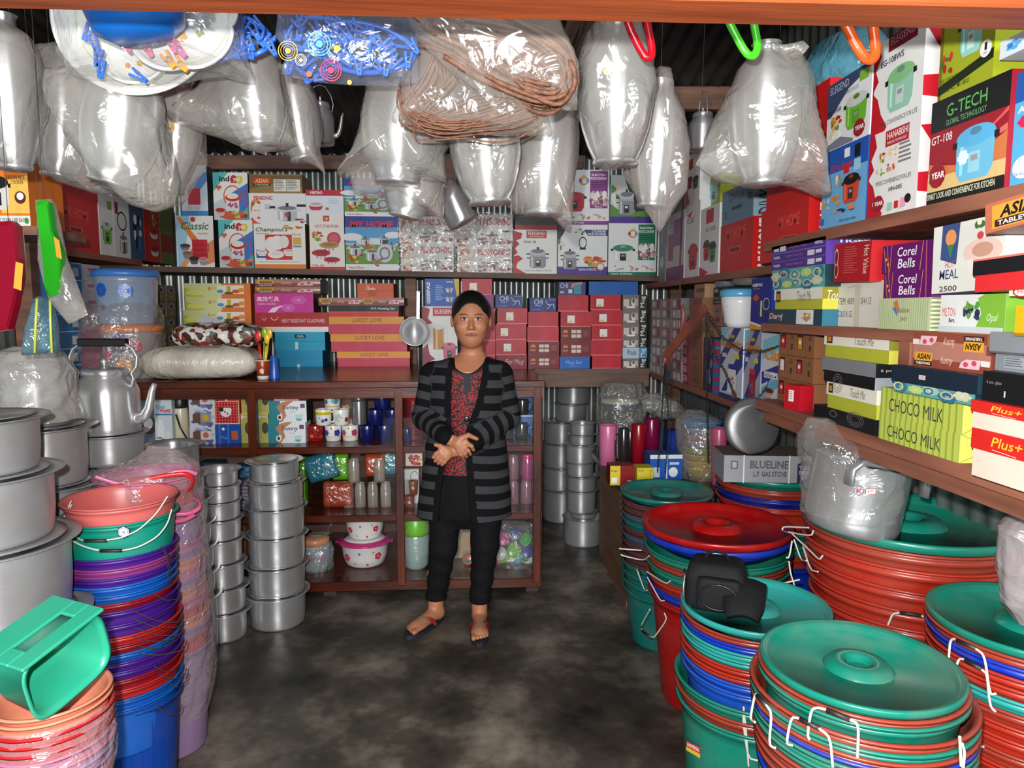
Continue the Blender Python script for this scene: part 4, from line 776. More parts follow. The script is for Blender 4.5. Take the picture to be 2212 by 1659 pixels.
z=rb(1780,797,1890,0,XN+.005,z,(22,23,26),ARC,'flat black arc patterned box with pale grey end, between script boxes',D=.12,sidecol=(150,156,166),side=lines(.5,.2,.9,.8,4,(110,116,126)))
z=rb(1776,770,1892,0,XN,z,(122,124,128),[],'plain grey box with black end, third of the script box pile',D=.12,sidecol=(24,25,28),side=T('6 pcs. glass',.1,.4,.7,.64,(190,190,190)))
z0=z;z=rb(1780,718,1920,0,XN+.01,z,(176,180,56),[],TMs[1],D=.12,lid=(.5,(226,222,208),(140,134,50)),sidecol=(206,200,80))
lidprint(TM,z0,z,1780,1920,XN+.01,.5,(.12,T('Touch',.5,.2,.98,.8,(226,222,200),.3)))
a=at(1722,895,X=XN+.02)
carton(Vector((XN-.005,2.09,T0)),.065,.075,.05,(180,22,36),rz=-1.3,pr=Rc(.28,.2,.62,.66,(230,226,220))+lines(.32,.26,.58,.6,5,(150,150,150)),label='small red box with white sticker at the far end of the lower right shelf')
# stacked mug cartons on the far lower shelf
MB=Rc(0,0,1,1,(150,100,66))+Rc(.08,.1,.4,.7,(60,40,34))+Rc(.7,.12,.86,.34,(110,84,60))+Rc(.72,.5,.84,.74,(70,60,50))+Ln([(.56,0),(.56,1)],.006,(110,74,50))
zc=ZN0
for r in range(3):
 zt=zc+.0765
 for c in range(2):
  colr=[(200,40,40),(206,150,40),(230,226,220),(190,60,90)][(r*2+c)%4]
  carton(Vector((1.02,2.31-c*.122,zc)),.12,.075,.14,(150,100,66),rz=-PI/2,pr=MB+Rc(.12,.2,.36,.68,colr)+El(.24,.4,.07,.09,W_),sidecol=(140,92,60),label='brown window mug carton with %s mug, %s, %s column'%(['red','amber','white','pink'][(r*2+c)%4],ordn(2-r),('left','right')[c]),group='brown window mug cartons',name='mug_carton')
 zc=zt
KING=Pg([(0,.1),(.6,0),(1,0),(1,.1),(0,.34)],(130,196,214))+Pg([(0,.5),(.8,.34),(1,.3),(1,.42),(0,.66)],(50,60,150))+Pg([(0,.7),(1,.4),(1,.52),(0,.86)],(110,180,214))+Rc(.1,.48,.6,.56,W_)+T('SUPER',.14,.485,.34,.505,(60,60,80))+T('KING-4',.14,.51,.56,.55,(40,40,60),0,.02)+T('Classic',.1,.18,1.0,.34,(226,150,50),.1,.04)+El(.8,.16,.14,.03,(200,200,60))+sub(bowl((196,180,170),(120,60,40)),.1,.66,.5,.8)+sub(bowl((206,206,206),(206,150,110)),.1,.78,.56,.9)+sub(bowl((150,70,80),(196,120,110)),.55,.84,.98,.96)+Rc(0,.93,.5,1,(50,70,150))
FLK=lambda c:Pg([(0,0),(.4,0),(0,.3)],(130,196,214))+Pg([(1,.2),(1,.5),(.3,.9),(.1,.9)],(40,60,130))+Pg([(0,.4),(.6,0),(.9,0),(0,.6)],(40,60,130))+T('Classic',.06,.16,.94,.28,(206,130,40),.1,.05)+El(.5,.12,.14,.025,(170,170,50))+Rc(.1,.36,.3,.42,(200,206,210))+Rc(.6,.36,.86,.42,(200,206,60))+Rc(.4,.5,.72,.58,c)+Rc(.38,.57,.74,.9,(226,226,230)if c[2]>100 else(150,40,70))+sub(food([(120,130,170),(190,90,60)],6,3),.4,.66,.72,.84)+Rc(0,.93,1,1,(40,60,120))+El(.7,.9,.12,.05,(190,110,80))
zk=rb(1646,718,1705,0,XF-.01,ZF0,(206,214,222),KING,'light blue and white king flask carton, right of the two narrow flask cartons',D=.16)
zk=rb(1606,712,1643,0,XF-.005,ZF0,(160,164,176),FLK((200,50,50)),'narrow flask carton with red flask picture',D=.16)
zk2=rb(1556,706,1604,0,XF-.01,ZF0,(196,202,214),FLK((40,60,140)),'flask carton with white and blue flask picture',D=.16)
rb(1541,734,1557,0,XF+.0,ZF0,(40,120,190),sum([Rc(0,i/6+.02,1,i/6+.09,(206,40,90))for i in range(6)],[])+T('Fancy',.2,.12,.8,.16,W_),'slim pink and blue striped box pile',D=.12)
rb(1519,728,1540,0,XF+.0,ZF0,(34,46,76),sub(food([(70,84,120),(110,120,150),(24,34,60)],14,3),0,.1,1,.9),'dark blue wrapped box pile next to striped boxes',D=.12)
zq=ZF0
for i in range(8):
 q=rb(1489,0,1517,0,XF,zq,(128,88,62),lines(.3,.2,.8,.7,2,(90,62,44)),'small brown carton, %s of the tall pile under the scale beam'%ordn(7-i),D=.13,zt=zq+.052);zq=zq+.0525
zq0=zq
rb(1500,606,1522,0,XF+.03,zq,(170,134,100),Rc(.2,.3,1,.6,(130,84,60)),'tall brown carton topping the pile of small brown cartons',D=.13,zt=ZF1-.035)
zq=ZF0
for i in range(7):
 rb(1474,0,1488,0,XF,zq,(150,30,70),lines(.1,.1,.9,.8,3,(220,200,210)),'small magenta box, %s of the narrow pile beside clear mug boxes'%ordn(6-i),D=.12,zt=zq+.044);zq+=.0445
# clear mug packs in the corner
MGP=lambda c:Rc(0,0,1,1,(120,120,122))+Rc(.1,.1,.56,.92,(150,144,138))+El(.3,.5,.14,.36,(206,200,192))+El(.52,.5,.05,.2,(190,184,176))+Rc(.62,.14,.92,.9,c)
zq=ZF0;k=0
for r in range(8):
 for c in range(3):
  x0=1407+c*22;cc=[(200,190,190),(180,150,130),(150,30,60),(60,70,120),(220,214,206),(170,60,50)][(r*2+c*3)%6]
  rb(x0,0,x0+20,0,XF-.01,zq,(110,110,112),MGP(cc),'clear fronted mug pack, row %s, %s in the corner stack'%(ORD[7-r]if r<7 else 'top',('left','middle','right')[c]),D=.1,zt=zq+.052,group='clear mug packs in the corner',name='mug_pack')
 zq+=.0528
# upper layer of the middle region
bx(1542,672,1577,0,X=XF+.03,zb=zk2,D=.1,col=(150,110,84),pr=Rc(.5,.2,.8,.84,(190,190,194))+Rc(.55,.2,.62,.84,(60,60,64))+El(.2,.3,.1,.1,(50,90,160))+Rc(.1,.6,.4,.8,(120,60,70)),label='brown carton with steel flask picture, above the left flask carton',cat='box',zt=zk2+.095)
bx(1541,637,1575,0,X=XF+.03,zb=zk2+.096,D=.1,col=(24,26,24),pr=Rc(0,.56,1,.74,(70,110,40))+Rc(.1,.84,.8,.92,(150,150,150))+El(.2,.2,.14,.12,(150,150,150)),label='black carton with green band above the brown steel flask carton',cat='box',zt=zk2+.17)
c=at(1597,707,X=XF+.065)
casser=thing('casserole',(c.x,c.y,zk2),'white floral casserole with sky blue lid, beside the navy flask carton','casserole')
g=G();g.lathe([(.001,0),(.05,0),(.062,.02),(.076,.1),(.078,.125),(.07,.126)],plastic((226,226,226)),(c.x,c.y,zk2),32)
art(g,lambda u,v,off:Vector((c.x-(.072+off-.01*v)*math.cos((u-.5)*2),c.y-(.072+off-.01*v)*math.sin((u-.5)*2)*1,zk2+.12-.1*v)),sub(flower((206,50,90),5),.2,.2,.42,.6)+sub(flower((196,60,110),5),.3,.5,.46,.8)+sub(flower((110,110,190),5),.66,.2,.76,.4),off0=.003,mk=plastic)
g.make('bowl',casser)
g=G();g.lathe([(.08,.125),(.084,.13),(.082,.15),(.07,.158),(.001,.16)],plastic((90,170,214)),(c.x,c.y,zk2),32);g.make('lid',casser)
rb(1622,603,1666,0,XF-.02,zk2+.0,(26,50,140),T('GEEPAS',.06,.1,.56,.16,W_,0,.04)+T('AEROPOTS',.1,.19,.46,.215,(170,190,226))+Pg([(.08,.38),(.26,.3),(.44,.38),(.26,.46)],(206,90,40))+Rc(.42,.42,.76,.74,(60,64,74))+Rc(.5,.44,.58,.74,(220,222,226))+Ring(.78,.5,.16,.12,.2,(190,194,200))+Pg([(0,.86),(.6,.93),(1,.96),(1,1),(0,1)],(226,160,40))+Ln([(0,.86),(.6,.93),(1,.95)],.02,W_),'navy blue flask carton with yellow wave foot, left of the teal bowl box',D=.12,sidecol=(26,60,160))
for(px,r_,colr,lidc,l)in((1568,.05,(120,130,140),(50,130,200),'small clear tub with blue lid hanging above the black carton'),(1620,.07,(130,120,104),(160,130,80),'clear tub with brass coloured lid above the floral casserole')):
 c=at(px,630,X=XF+.09);zb=zk2+.172
 t=thing('plastic_tub',(c.x,c.y,zb),l.replace('hanging above','on top of'),'tub')
 g=G();g.lathe([(.001,0),(r_*.9,0),(r_,.01),(r_,.055)],film(colr,.7,.2,.3,20,'tub'),(c.x,c.y,zb),28);g.make('tub',t)
 g=G();g.lathe([(r_+.002,.055),(r_+.003,.072),(r_*.9,.076),(.001,.076)],plastic(lidc),(c.x,c.y,zb),28);g.make('lid',t)
# ---- left wall shelves
XLs=-1.94
def lb(x0,y0,x1,zb,col,pr,label,X=XLs,D=.13,**k):return bx(x0,0,x1,0,X=X,zb=zb,zt=at(x1,y0,X=X).z,D=D,col=col,pr=pr,label=label,cat='box',**k)
ZL1=1.737;X=XLs-.01
HM=T('MY HOME',.24,.22,.8,.4,(226,90,80),.1,.01)+Rc(.34,.56,.62,.66,(226,100,80))+Rc(.37,.58,.59,.65,(120,20,18))
z=lb(112,438,213,ZL1,(206,36,32),HM,'red handled carton at the left end, lower one above the green hanger',sidecol=(206,30,30),lcol=(206,30,30),left=Tv('MY HOME',.2,.1,.8,.9,W_,0,.05))
lb(96,380,210,z,(206,34,32),Rc(.4,.3,.62,.4,(120,20,18)),'red handled carton at the left end, upper one under the pot bags',sidecol=(206,30,30),left=Tv('MY HOME',.2,.1,.8,.9,W_,0,.05))
lb(215,425,245,ZL1,(226,228,226),sub(cooker((110,180,50),(200,204,200)),.1,.4,.9,.84)+Rc(.6,.1,.9,.24,(130,170,60)),'white carton with green cooker picture on the left shelf')
lb(246,432,280,ZL1,(214,216,216),Rc(.1,.1,.3,.3,(150,40,60))+sub(pot((150,152,156)),.2,.5,.9,.95)+Ring(.5,.4,.3,.16,.16,K_),'white carton with steel kettle picture on the left shelf')
lb(281,440,311,ZL1,(70,90,120),sub(food([(226,226,230),(60,110,180),(30,34,40)],10,3),.1,.2,.9,.9),'dark blue kettle carton on the left shelf')
lb(312,446,345,ZL1,(190,60,56),Rc(0,0,.2,1,(200,40,40))+sub(bowl((226,220,214),(180,40,50)),.3,.4,.9,.6)+sub(bowl((226,220,214),(180,40,50)),.3,.7,.9,.9)+sub(food(VEG,9,2),.3,.1,.9,.4),'red and white casserole carton on the left shelf')
lb(346,450,374,ZL1,(110,120,40),Rc(0,.5,1,.8,(150,50,40)),'dull green carton at the corner end of the left shelf')
g=G();
# blue and pink boxes below
BLB=Rc(0,0,1,.06,(200,206,206))+Rc(.6,.3,.86,.8,(206,210,206))+T('Dinner',.1,.4,.4,.54,(190,100,90),.2)
z=ZL1-.03
k=0
zq=1.10
for i in range(7):
 zt=zq+.082
 lb(118,0,172,zq,(44,120,176),BLB,'blue dinner box, %s of the pile behind the hanging green strip'%ordn(6-i),X=XLs,group='blue dinner boxes',zt=None)if False else bx(124,0,176,0,X=XLs,zb=zq,zt=zt,D=.1,col=(44,120,176),pr=BLB,label='blue dinner box, %s of the pile at the left wall'%ordn(6-i),cat='box',group='blue dinner boxes at the left wall')
 c=(190,186,190)if i>2 else(206,40,110)
 bx(178,0,216,0,X=XLs-.01,zb=zq,zt=zt,D=.1,col=c,pr=Rc(.3,.2,.8,.4,(180,110,140))+lines(.2,.6,.8,.8,2,(150,150,150)),label='%s box, %s of the pile behind the blue lidded drum'%('pale grey' if i>2 else 'pink',ordn(6-i)),cat='box',group='pale and pink boxes at the left wall')
 zq=zt+.0005
for i in range(5):
 zt=1.10+(i+1)*.1;
 for j in range(2):bx(338+j*22,0,358+j*22,0,X=XLs+.05,zb=zt-.1,zt=zt-.002,D=.18,col=(150,140,120),pr=El(.5,.3,.3,.2,(196,190,180))+El(.5,.3,.16,.12,(60,70,80))+El(.5,.74,.2,.14,(200,170,80)),label='small patterned mug box, %s row, %s column in the left corner'%(ORD[4-i]if i<4 else 'top',('left','right')[j]),cat='box',group='small patterned mug boxes')
# orange rice cooker carton hanging on at the extreme left
bx(-90,350,62,487,Y=2.5,D=.2,rz=0,col=(226,120,40),pr=Rc(0,.84,1,1,(226,220,210))+Pg([(.6,.3),(1,.2),(1,.8),(.6,.8)],(236,190,90))+sub(cooker((214,210,206),K_),.36,.14,.76,.78)+T('DELUXE RICE',.7,.2,.96,.26,(120,60,30))+T('COOKER',.76,.28,.94,.34,(120,60,30))+El(.88,.55,.08,.1,(90,40,30))+El(.88,.53,.05,.06,W_)+T('DESIGN TO MAKE YOUR LIFE EASIER',.2,.88,.98,.94,(60,60,60))+El(.95,.92,.03,.05,GN),label='orange rice cooker carton on a small ledge at the left edge of the photo',cat='box')
a=at(-90,487,Y=2.5);b=at(80,487,Y=2.5)
g=G();g.box(a.x-.1,2.5,a.z-.03,b.x,2.8,a.z-.001,RAWX);g.make('wall_shelf',label='short raw shelf under the orange carton at the left edge',cat='shelf')
# ---- aluminium pots
AL=alu(.3,240);AL2=alu(.44,204,.2);AL3=alu(.34,206)
def potbody(g,c,z0,z1,r,R,mat,seg=56):
 rb_=r*.965;h=z1-z0
 prof=[(.001,z0),(rb_*.93,z0),(rb_*.985,z0+h*.03),(rb_,z0+h*.09),(r*.99,z0+h*.4),(r,z1-.012),(r+.002,z1-.006),(R-.003,z1-.002),(R,z1-.0005),(R-.001,z1+.0008),(r-.004,z1-.003),(r-.006,z1-.02),(rb_-.008,z0+.01),(.001,z0+.004)]
 g.lathe(prof,mat,(c[0],c[1],0),seg)
def potstack(cx,yb,levels,where,mat=AL,lid=True,Yc=None,group=None,kind='aluminium cooking pot',hideb=None,z0=0):
 """levels bottom -> top: (centre x px, rim front y px, rim half width px, body half width px)"""
 if Yc is None:
  Y=at(cx,yb,Z=z0).y
  for _ in range(3):Yc=Y+levels[0][3]/(F/Y)*.97
 z=z0;n=len(levels);k=0
 for(x,y,hw,bw)in levels:
  s=pxm((0,Yc,1));R=hw/s;r=bw/s
  zt=at(x,y,Y=Yc-R).z;c=at(x,900,Y=Yc)
  k+=1
  t=thing('cooking_pot',(c.x,Yc,z),'%s, %s, %s'%(kind,ordn(n-k),where),'pot',group)
  g=G();potbody(g,(c.x,Yc),z,zt,r,R,mat);g.make('pot_body',t)
  if lid:
   g=G();g.lathe([(.001,zt+.0012),(r*.86,zt+.0012),(r*.95,zt+.003),(r*.96,zt+.0046),(r*.84,zt+.0035),(.001,zt+.0035)],mat,(c.x,Yc,0),48);g.make('lid',t)
  z=zt+(.005 if lid else.001)
 return Vector((c.x,Yc,z))
potstack(587,1366,[(585,1302,70,59),(586,1238,68,59),(588,1171,68,59),(590,1108,65,58),(590,1051,64,56),(589,1006,61,50)],'polished stack on the floor before the cabinet')
potstack(464,1392,[(465,1338,59,47),(465,1284,57,47),(464,1229,54,46),(463,1177,53,45),(463,1132,52,45),(464,1092,48,44),(466,1056,47,43),(468,1022,46,38)],'satin stack left of the polished stack',alu(.36,236),lid=False)
p4=potstack(376,1368,[(376,1318,82,68),(374,1262,80,68),(374,1203,78,67),(372,1150,77,66),(371,1096,74,62),(368,1044,72,60),(368,970,62,53)],'tall stack behind the pink wrapped bucket pile',AL3,lid=False,Yc=2.95)
pk=potstack(226,1400,[(226,1330,98,76),(226,1250,96,75),(226,1180,94,74),(227,1100,92,72),(229,1018,86,68),(232,948,78,66)],'stack carrying the big kettle',AL2,Yc=2.55)
pl2=potstack(90,1420,[(92,1325,124,96),(92,1200,120,92),(90,1072,112,86),(88,938,104,81)],'wide dull stack behind the widest one',AL2,Yc=2.2)
pl1=potstack(-66,1500,[(-62,1432,196,168),(-62,1235,182,160),(-64,1062,160,138),(-66,925,142,120)],'widest dull stack at the left edge',alu(.46,200,.25),Yc=1.72)
# back right stacks under the shelf
potstack(1262,1184,[(1262,1128,47,44),(1262,1112,34,30),(1257,1066,38,33),(1257,1035,40,33),(1254,1004,34,30),(1254,966,38,34),(1257,943,32,27),(1258,917,31,27)],'front stack in the gap right of the cabinet',alu(.41,200),lid=False)
potstack(1212,1132,[(1216,1066,48,45),(1213,1016,44,40),(1213,964,43,40),(1214,916,41,38),(1234,876,38,34),(1238,836,39,34)],'rear stack in the gap right of the cabinet',alu(.42,190),lid=True)
# ---- kettles
def kettle(c,r,h,name_label,spout=1,mat=AL,tiltm=None,wire=False,cat='kettle',ang=0,handle=True,hz=1.0):
 """c base centre"""
 t=thing('kettle',c,name_label,cat)
 Mx=Matrix.Translation(Vector(c))@(tiltm or Matrix())@Matrix.Rotation(ang,4,'Z')
 def mk(g):return g
 g=G()
 prof=[(.001,0),(r*.93,0),(r*.98,.006),(r,.02),(r*.99,h*.58),(r*.97,h*.62),(r*.9,h*.7),(r*.7,h*.8),(r*.66,h*.83),(r*.64,h*.83)]
 g.lathe(prof,mat,(0,0,0),48,Mx);g.make('kettle_body',t)
 g=G();g.lathe([(r*.68,h*.82),(r*.69,h*.92),(r*.6,h*.945),(r*.3,h*.965),(.001,h*.97)],mat,(0,0,0),40,Mx)
 lid=g.make('lid',t)
 g=G();g.lathe([(.001,h*.965),(r*.06,h*.97),(r*.05,h*.99),(r*.1,h*1.03),(r*.1,h*1.06),(r*.05,h*1.09),(.001,h*1.095)],mat,(0,0,0),16,Mx);g.make('knob',lid)
 g=G();s=spout
 pts=[(.94,.2),(1.1,.2),(1.28,.24),(1.42,.36),(1.5,.5),(1.56,.62),(1.66,.72)]
 P=[Mx@Vector((s*r*x,0,h*z))for x,z in pts]
 g.tube(P,.01,mat,rr=[r*q for q in(.22,.2,.17,.14,.12,.1,.075)],seg=14);g.make('spout',t)
 if handle:
  g=G();hr=r*1.0
  if wire:P=[(-.86,.74),(-.95,.9),(-.8,1.2),(-.4,1.42),(0,1.46),(.4,1.42),(.8,1.2),(.95,.9),(.86,.74)]
  else:P=[(.9,.66),(.98,.8),(.92,.88),(1.1,.98),(1.14,1.12),(1.0,1.24),(.7,1.33),(0,1.33)]
  g.tube([Mx@Vector((r*x,0,h*z*(hz if z>1 else 1)))for x,z in P],r*(.035 if wire else.045),mat,seg=8,flat=1 if wire else 2.2)
  if not wire:g.tube([Mx@Vector((-r*x,0,h*z))for x,z in P],r*.045,mat,seg=8,flat=2.2)
  hd=g.make('handle',t)
  if not wire:
   g=G();M2=Mx@Matrix.Translation((0,0,h*1.33));g.box(-r*.8,-r*.14,-r*.12,r*.8,r*.14,r*.13,plastic((16,16,18),.3),M2,bev=r*.03);g.make('grip',hd,label='black bakelite carrying grip')
 return t
s=pxm(pk)
kettle((pk.x,pk.y,pk.z),66/s,.235,'large aluminium kettle with black grip standing on the pot stack at the left',ang=-.12)
c=at(78,905,Y=2.2)
kettle((pl2.x-.01,pl2.y,pl2.z),.098,.2,'aluminium kettle inside a cloudy bag on the second pot stack',handle=False,ang=PI*.93,mat=alu(.4,170))
# ---- plastic tubs and buckets
TEAL=(18,128,108);TEAL2=(44,160,152);RED=(176,46,30);RDB=(158,56,40);BLU=(14,54,180);BRN=(96,56,56)
def shell(g,x,y,zt,R,rb_,h,mat,seg=56,ribs=0):
 lip=.004+R*.012;b=R*.1
 p=[(.001,zt-h),(rb_,zt-h),(rb_+(R-rb_)*.04,zt-h+.006)]
 p+=[(rb_+(R*.955-rb_)*k,zt-h+(h-b*1.4)*k)for k in(.3,.6,.95)]
 p+=[(R*.965,zt-b*1.1),(R*.985,zt-b*1.06),(R*.985,zt-b*.62),(R*.97,zt-b*.56),(R*.975,zt-b*.2),(R+lip*.6,zt-b*.16),(R+lip,zt-lip),(R+lip*.6,zt),(R-lip*.5,zt-.001),(R*.955,zt-b*.5)]
 p+=[(rb_+(R*.94-rb_)*k-.003,zt-h+(h-b*1.4)*k)for k in(.95,.5,0)]+[(.001,zt-h+.003)]
 g.lathe(p,mat,(x,y,0),seg)
 if ribs:
  for i in range(ribs):
   a=2*PI*i/ribs;u=Vector((math.cos(a),math.sin(a),0));w=Vector((-u.y,u.x,0))*.0016
   q=[]
   for k in(.05,.93):
    rr=rb_+(R*.955-rb_)*k+.0025;q.append(Vector((x,y,zt-h+(h-b*1.4)*k))+u*rr)
   g.add([q[0]-w,q[0]+w,q[1]+w,q[1]-w],[(0,1,2,3)],mat)
def lidprof(g,x,y,z,R,mat,tilt=None,deep=.21):
 d=R*deep
 p=[(R,-R*.09),(R*1.012,-R*.05),(R*1.015,-.004),(R,0),(R*.975,-.002),(R*.955,-R*.02),(R*.93,-R*.024),(R*.88,-d*.7),(R*.8,-d),(R*.62,-d*1.08),(R*.48,-d*1.08),(R*.385,-d*.95),(R*.37,-d*.5),(R*.3,-d*.12),(R*.2,-d*.04),(R*.13,-d*.12),(R*.115,-d*.5),(.001,-d*.5)]
 M=tilt or Matrix()
 g.lathe([(r,q)for r,q in p],mat,(x,y,z),64,M)
TUBS={}
def tubstack(key,cx,Yc,levels,where,dust=.2,ztfloor=True,body=None,cat='tub',taper=.16,hs=.17,z_floor=0):
 """levels top -> bottom: (centre y px, half width px, colour, colour word, kind)   kind: lid / tub / bin"""
 s=pxm((0,Yc,.8));n=len(levels);out=[]
 for i,(y,hw,colr,word,kind)in enumerate(levels):
  x=cx+(levels[i][5]if False else 0)
  c=at(cx,y,Y=Yc);R=hw/s;m=plastic(colr,.3,dust)
  last=i==n-1
  label='%s plastic %s, %s of the %s'%(word,kind,ordn(i),where)
  if kind=='lid':
   g=G();lidprof(g,c.x,Yc,c.z,R,m);o=g.make('tub_lid',label=label,cat='lid')
  else:
   h=min(hs,c.z)if not last else c.z-z_floor
   tp=R*(1-(taper if not last else.26))
   root=thing('bucket' if kind=='bucket' else 'plastic_tub',(c.x,Yc,c.z-h),label,'bucket' if kind=='bucket' else 'tub')
   g=G();shell(g,c.x,Yc,c.z,R,tp if not last else R*.78,h,m,ribs=28 if last else 90 if key=='R6' and word=='red' else 0);g.make('tub_body',root);o=root
  out.append((o,c.z,R,c.x,Yc))
 TUBS[key]=out
 return out
t_,r_,b_,rb2,tl=(TEAL,'green'),(RED,'red'),(BLU,'blue'),(RDB,'rust red'),(TEAL2,'turquoise')
def LV(*a):return[(y,hw,c[0],c[1],k)for(y,hw,c,k)in a]
br=(BRN,'brownish');gb=((70,90,110),'grey-blue');te=((26,112,104),'dull green')
tubstack('R1',1440,2.97,LV((1057,100,te,'lid'),(1072,100,br,'tub'),(1086,99,br,'tub'),(1099,99,gb,'tub'),(1113,98,te,'tub'),(1128,98,br,'tub'),(1143,98,gb,'tub'),(1158,98,br,'tub'),(1173,98,br,'tub'),(1188,97,br,'tub'),(1206,97,te,'tub'),(1224,97,te,'tub'),(1243,97,te,'tub'),(1262,96,te,'bin')),'rearmost tub stack by the bench',.25)
tubstack('R2',1548,2.5,LV((1126,160,((176,14,16),'crimson'),'lid'),(1142,158,b_,'lid'),(1174,156,t_,'tub'),(1191,154,rb2,'tub'),(1207,153,t_,'tub'),(1229,152,r_,'tub'),(1252,150,b_,'tub'),(1272,147,((176,20,22),'deep red'),'bin')),'stack under the crimson lid',.12)
tubstack('R3',1630,1.8,LV((1300,158,tl,'lid'),(1318,157,rb2,'tub'),(1333,157,b_,'tub'),(1348,157,tl,'tub'),(1363,156,tl,'tub'),(1378,158,r_,'tub'),(1394,158,r_,'tub'),(1410,157,((30,84,190),'mid blue'),'tub'),(1428,157,((30,84,190),'mid blue'),'tub'),(1452,172,t_,'tub'),(1476,171,rb2,'tub'),(1500,170,t_,'bin')),'stack under the camera bag',.12)
tubstack('R4',1855,1.3,LV((1424,206,t_,'lid'),(1441,208,rb2,'tub'),(1456,208,t_,'tub'),(1476,226,rb2,'tub'),(1495,225,t_,'tub'),(1512,225,rb2,'tub'),(1526,223,b_,'tub'),(1537,223,t_,'tub'),(1556,222,t_,'tub'),(1578,221,rb2,'tub'),(1600,219,rb2,'tub'),(1622,217,rb2,'tub'),(1650,214,b_,'tub'),(1680,210,t_,'bin')),'stack under the big green lid',.28,taper=.12,hs=.12)
tubstack('R5',2232,1.42,LV((1332,209,t_,'lid'),(1350,209,rb2,'tub'),(1370,208,b_,'tub'),(1392,208,r_,'tub'),(1414,207,r_,'tub'),(1438,206,tl,'tub'),(1464,205,rb2,'tub'),(1492,204,r_,'tub'),(1520,202,r_,'tub'),(1550,200,rb2,'tub'),(1580,198,r_,'bin')),'stack at the right edge',.2)
tubstack('R6',1962,1.92,LV((1112,217,t_,'lid'),(1132,214,rb2,'tub'),(1164,216,r_,'tub'),(1206,212,r_,'tub'),(1246,208,r_,'tub'),(1282,204,r_,'tub'),(1330,190,tl,'tub'),(1362,188,tl,'bin')),'tall red stack at the wall',.16)
tubstack('R7',1672,2.85,LV((1015,124,t_,'lid'),(1031,124,rb2,'tub'),(1049,123,((16,30,130),'navy'),'tub'),(1068,122,r_,'tub'),(1098,118,r_,'tub'),(1122,116,t_,'tub'),(1140,115,t_,'tub'),(1165,114,r_,'tub'),(1190,110,b_,'bin')),'stack carrying the stove carton',.1)
# wire bails
WIRE=plastic((214,208,198),.35);GRIP=plastic((40,34,32),.5,.2)
def oncyl(px,py,key,extra=.011):
 o,z,R,cx,cy=TUBS[key][min(3,len(TUBS[key])-1)];R+=extra
 d=ray(px,py);a=d.x**2+d.y**2;b=-2*(d.x*cx+d.y*cy);c=cx*cx+cy*cy-R*R
 D=b*b-4*a*c
 t=(-b-math.sqrt(D))/(2*a)if D>0 else-b/(2*a)
 return C0+d*t
def rnd(P,k=3):
 for _ in range(k-1):
  Q=[P[0]]
  for a,b in zip(P[:-1],P[1:]):Q+=[a.lerp(b,.2),a.lerp(b,.8)]
  P=Q+[P[-1]]
 return P
def bail(key,pts,grip=None,r=.0026):
 P=[oncyl(*p,key)for p in pts]
 zb=max(P[0].z,P[-1].z)if pts[0][1]<pts[len(pts)//2][1]else min(P[0].z,P[-1].z)
 tb=[t for t in TUBS[key]if t[0].type=='EMPTY']
 o=min(tb,key=lambda t:abs(t[1]-t[2]*.06-zb))[0]
 g=G();g.tube(rnd(P),r,WIRE,seg=7);h=g.make('handle',o,label='white wire bail handle')
 if grip:
  A=oncyl(*grip[0],key);B=oncyl(*grip[1],key);g=G();g.tube([A,A.lerp(B,.5),B],r*1.9,GRIP,seg=8);g.make('grip',h,label='dark rubber grip sleeve')
bail('R4',[(1749,1598),(1744,1588),(1752,1534),(1764,1528),(1785,1533),(1836,1554),(1855,1564),(1852,1637)],((1785,1533),(1836,1554)))
bail('R4',[(1712,1610),(1698,1607),(1709,1549),(1725,1551),(1769,1573),(1793,1592),(1799,1657)],((1728,1553),(1769,1573)))
bail('R4',[(1631,1560),(1620,1554),(1631,1497),(1638,1504),(1656,1524),(1667,1540),(1661,1610),(1675,1616)],((1636,1503),(1655,1523)))
bail('R3',[(1607,1528),(1605,1560),(1616,1638),(1638,1643)])
bail('R3',[(1606,1526),(1612,1580),(1617,1656)])
bail('R5',[(2049,1425),(2052,1386),(2059,1379),(2067,1383),(2108,1401),(2127,1416),(2138,1501),(2152,1498)],((2067,1383),(2108,1401)))
bail('R5',[(2064,1442),(2072,1422),(2085,1425),(2123,1448),(2132,1456),(2138,1525),(2151,1538)],((2085,1425),(2121,1446)))
bail('R5',[(2079,1478),(2090,1487),(2099,1557),(2117,1562)])
bail('R5',[(2079,1547),(2090,1563),(2108,1610),(2126,1613)])
bail('R5',[(2096,1562),(2108,1576),(2106,1640),(2116,1650)])
bail('R4',[(2073,1590),(2076,1655)]);bail('R4',[(2078,1605),(2084,1625),(2080,1659)])
bail('R6',[(1918,1350),(1928,1326),(1943,1323),(1990,1330),(2008,1337),(2018,1383),(2004,1382)],((1943,1323),(1990,1330)))
for P,gr in(([(1747,1140),(1692,1137),(1689,1146),(1706,1150),(1753,1158),(1757,1146)],((1690,1147),(1706,1150))),([(1709,1151),(1745,1185),(1770,1210),(1777,1200)],((1714,1156),(1742,1182))),([(1711,1168),(1705,1204),(1698,1205)],None),([(1715,1165),(1731,1211),(1742,1211)],None),([(1734,1179),(1751,1232),(1767,1235)],None),([(1704,1212),(1708,1240),(1716,1264)],None),([(1682,1262),(1728,1252)],None)):
 bail('R6',P,gr)
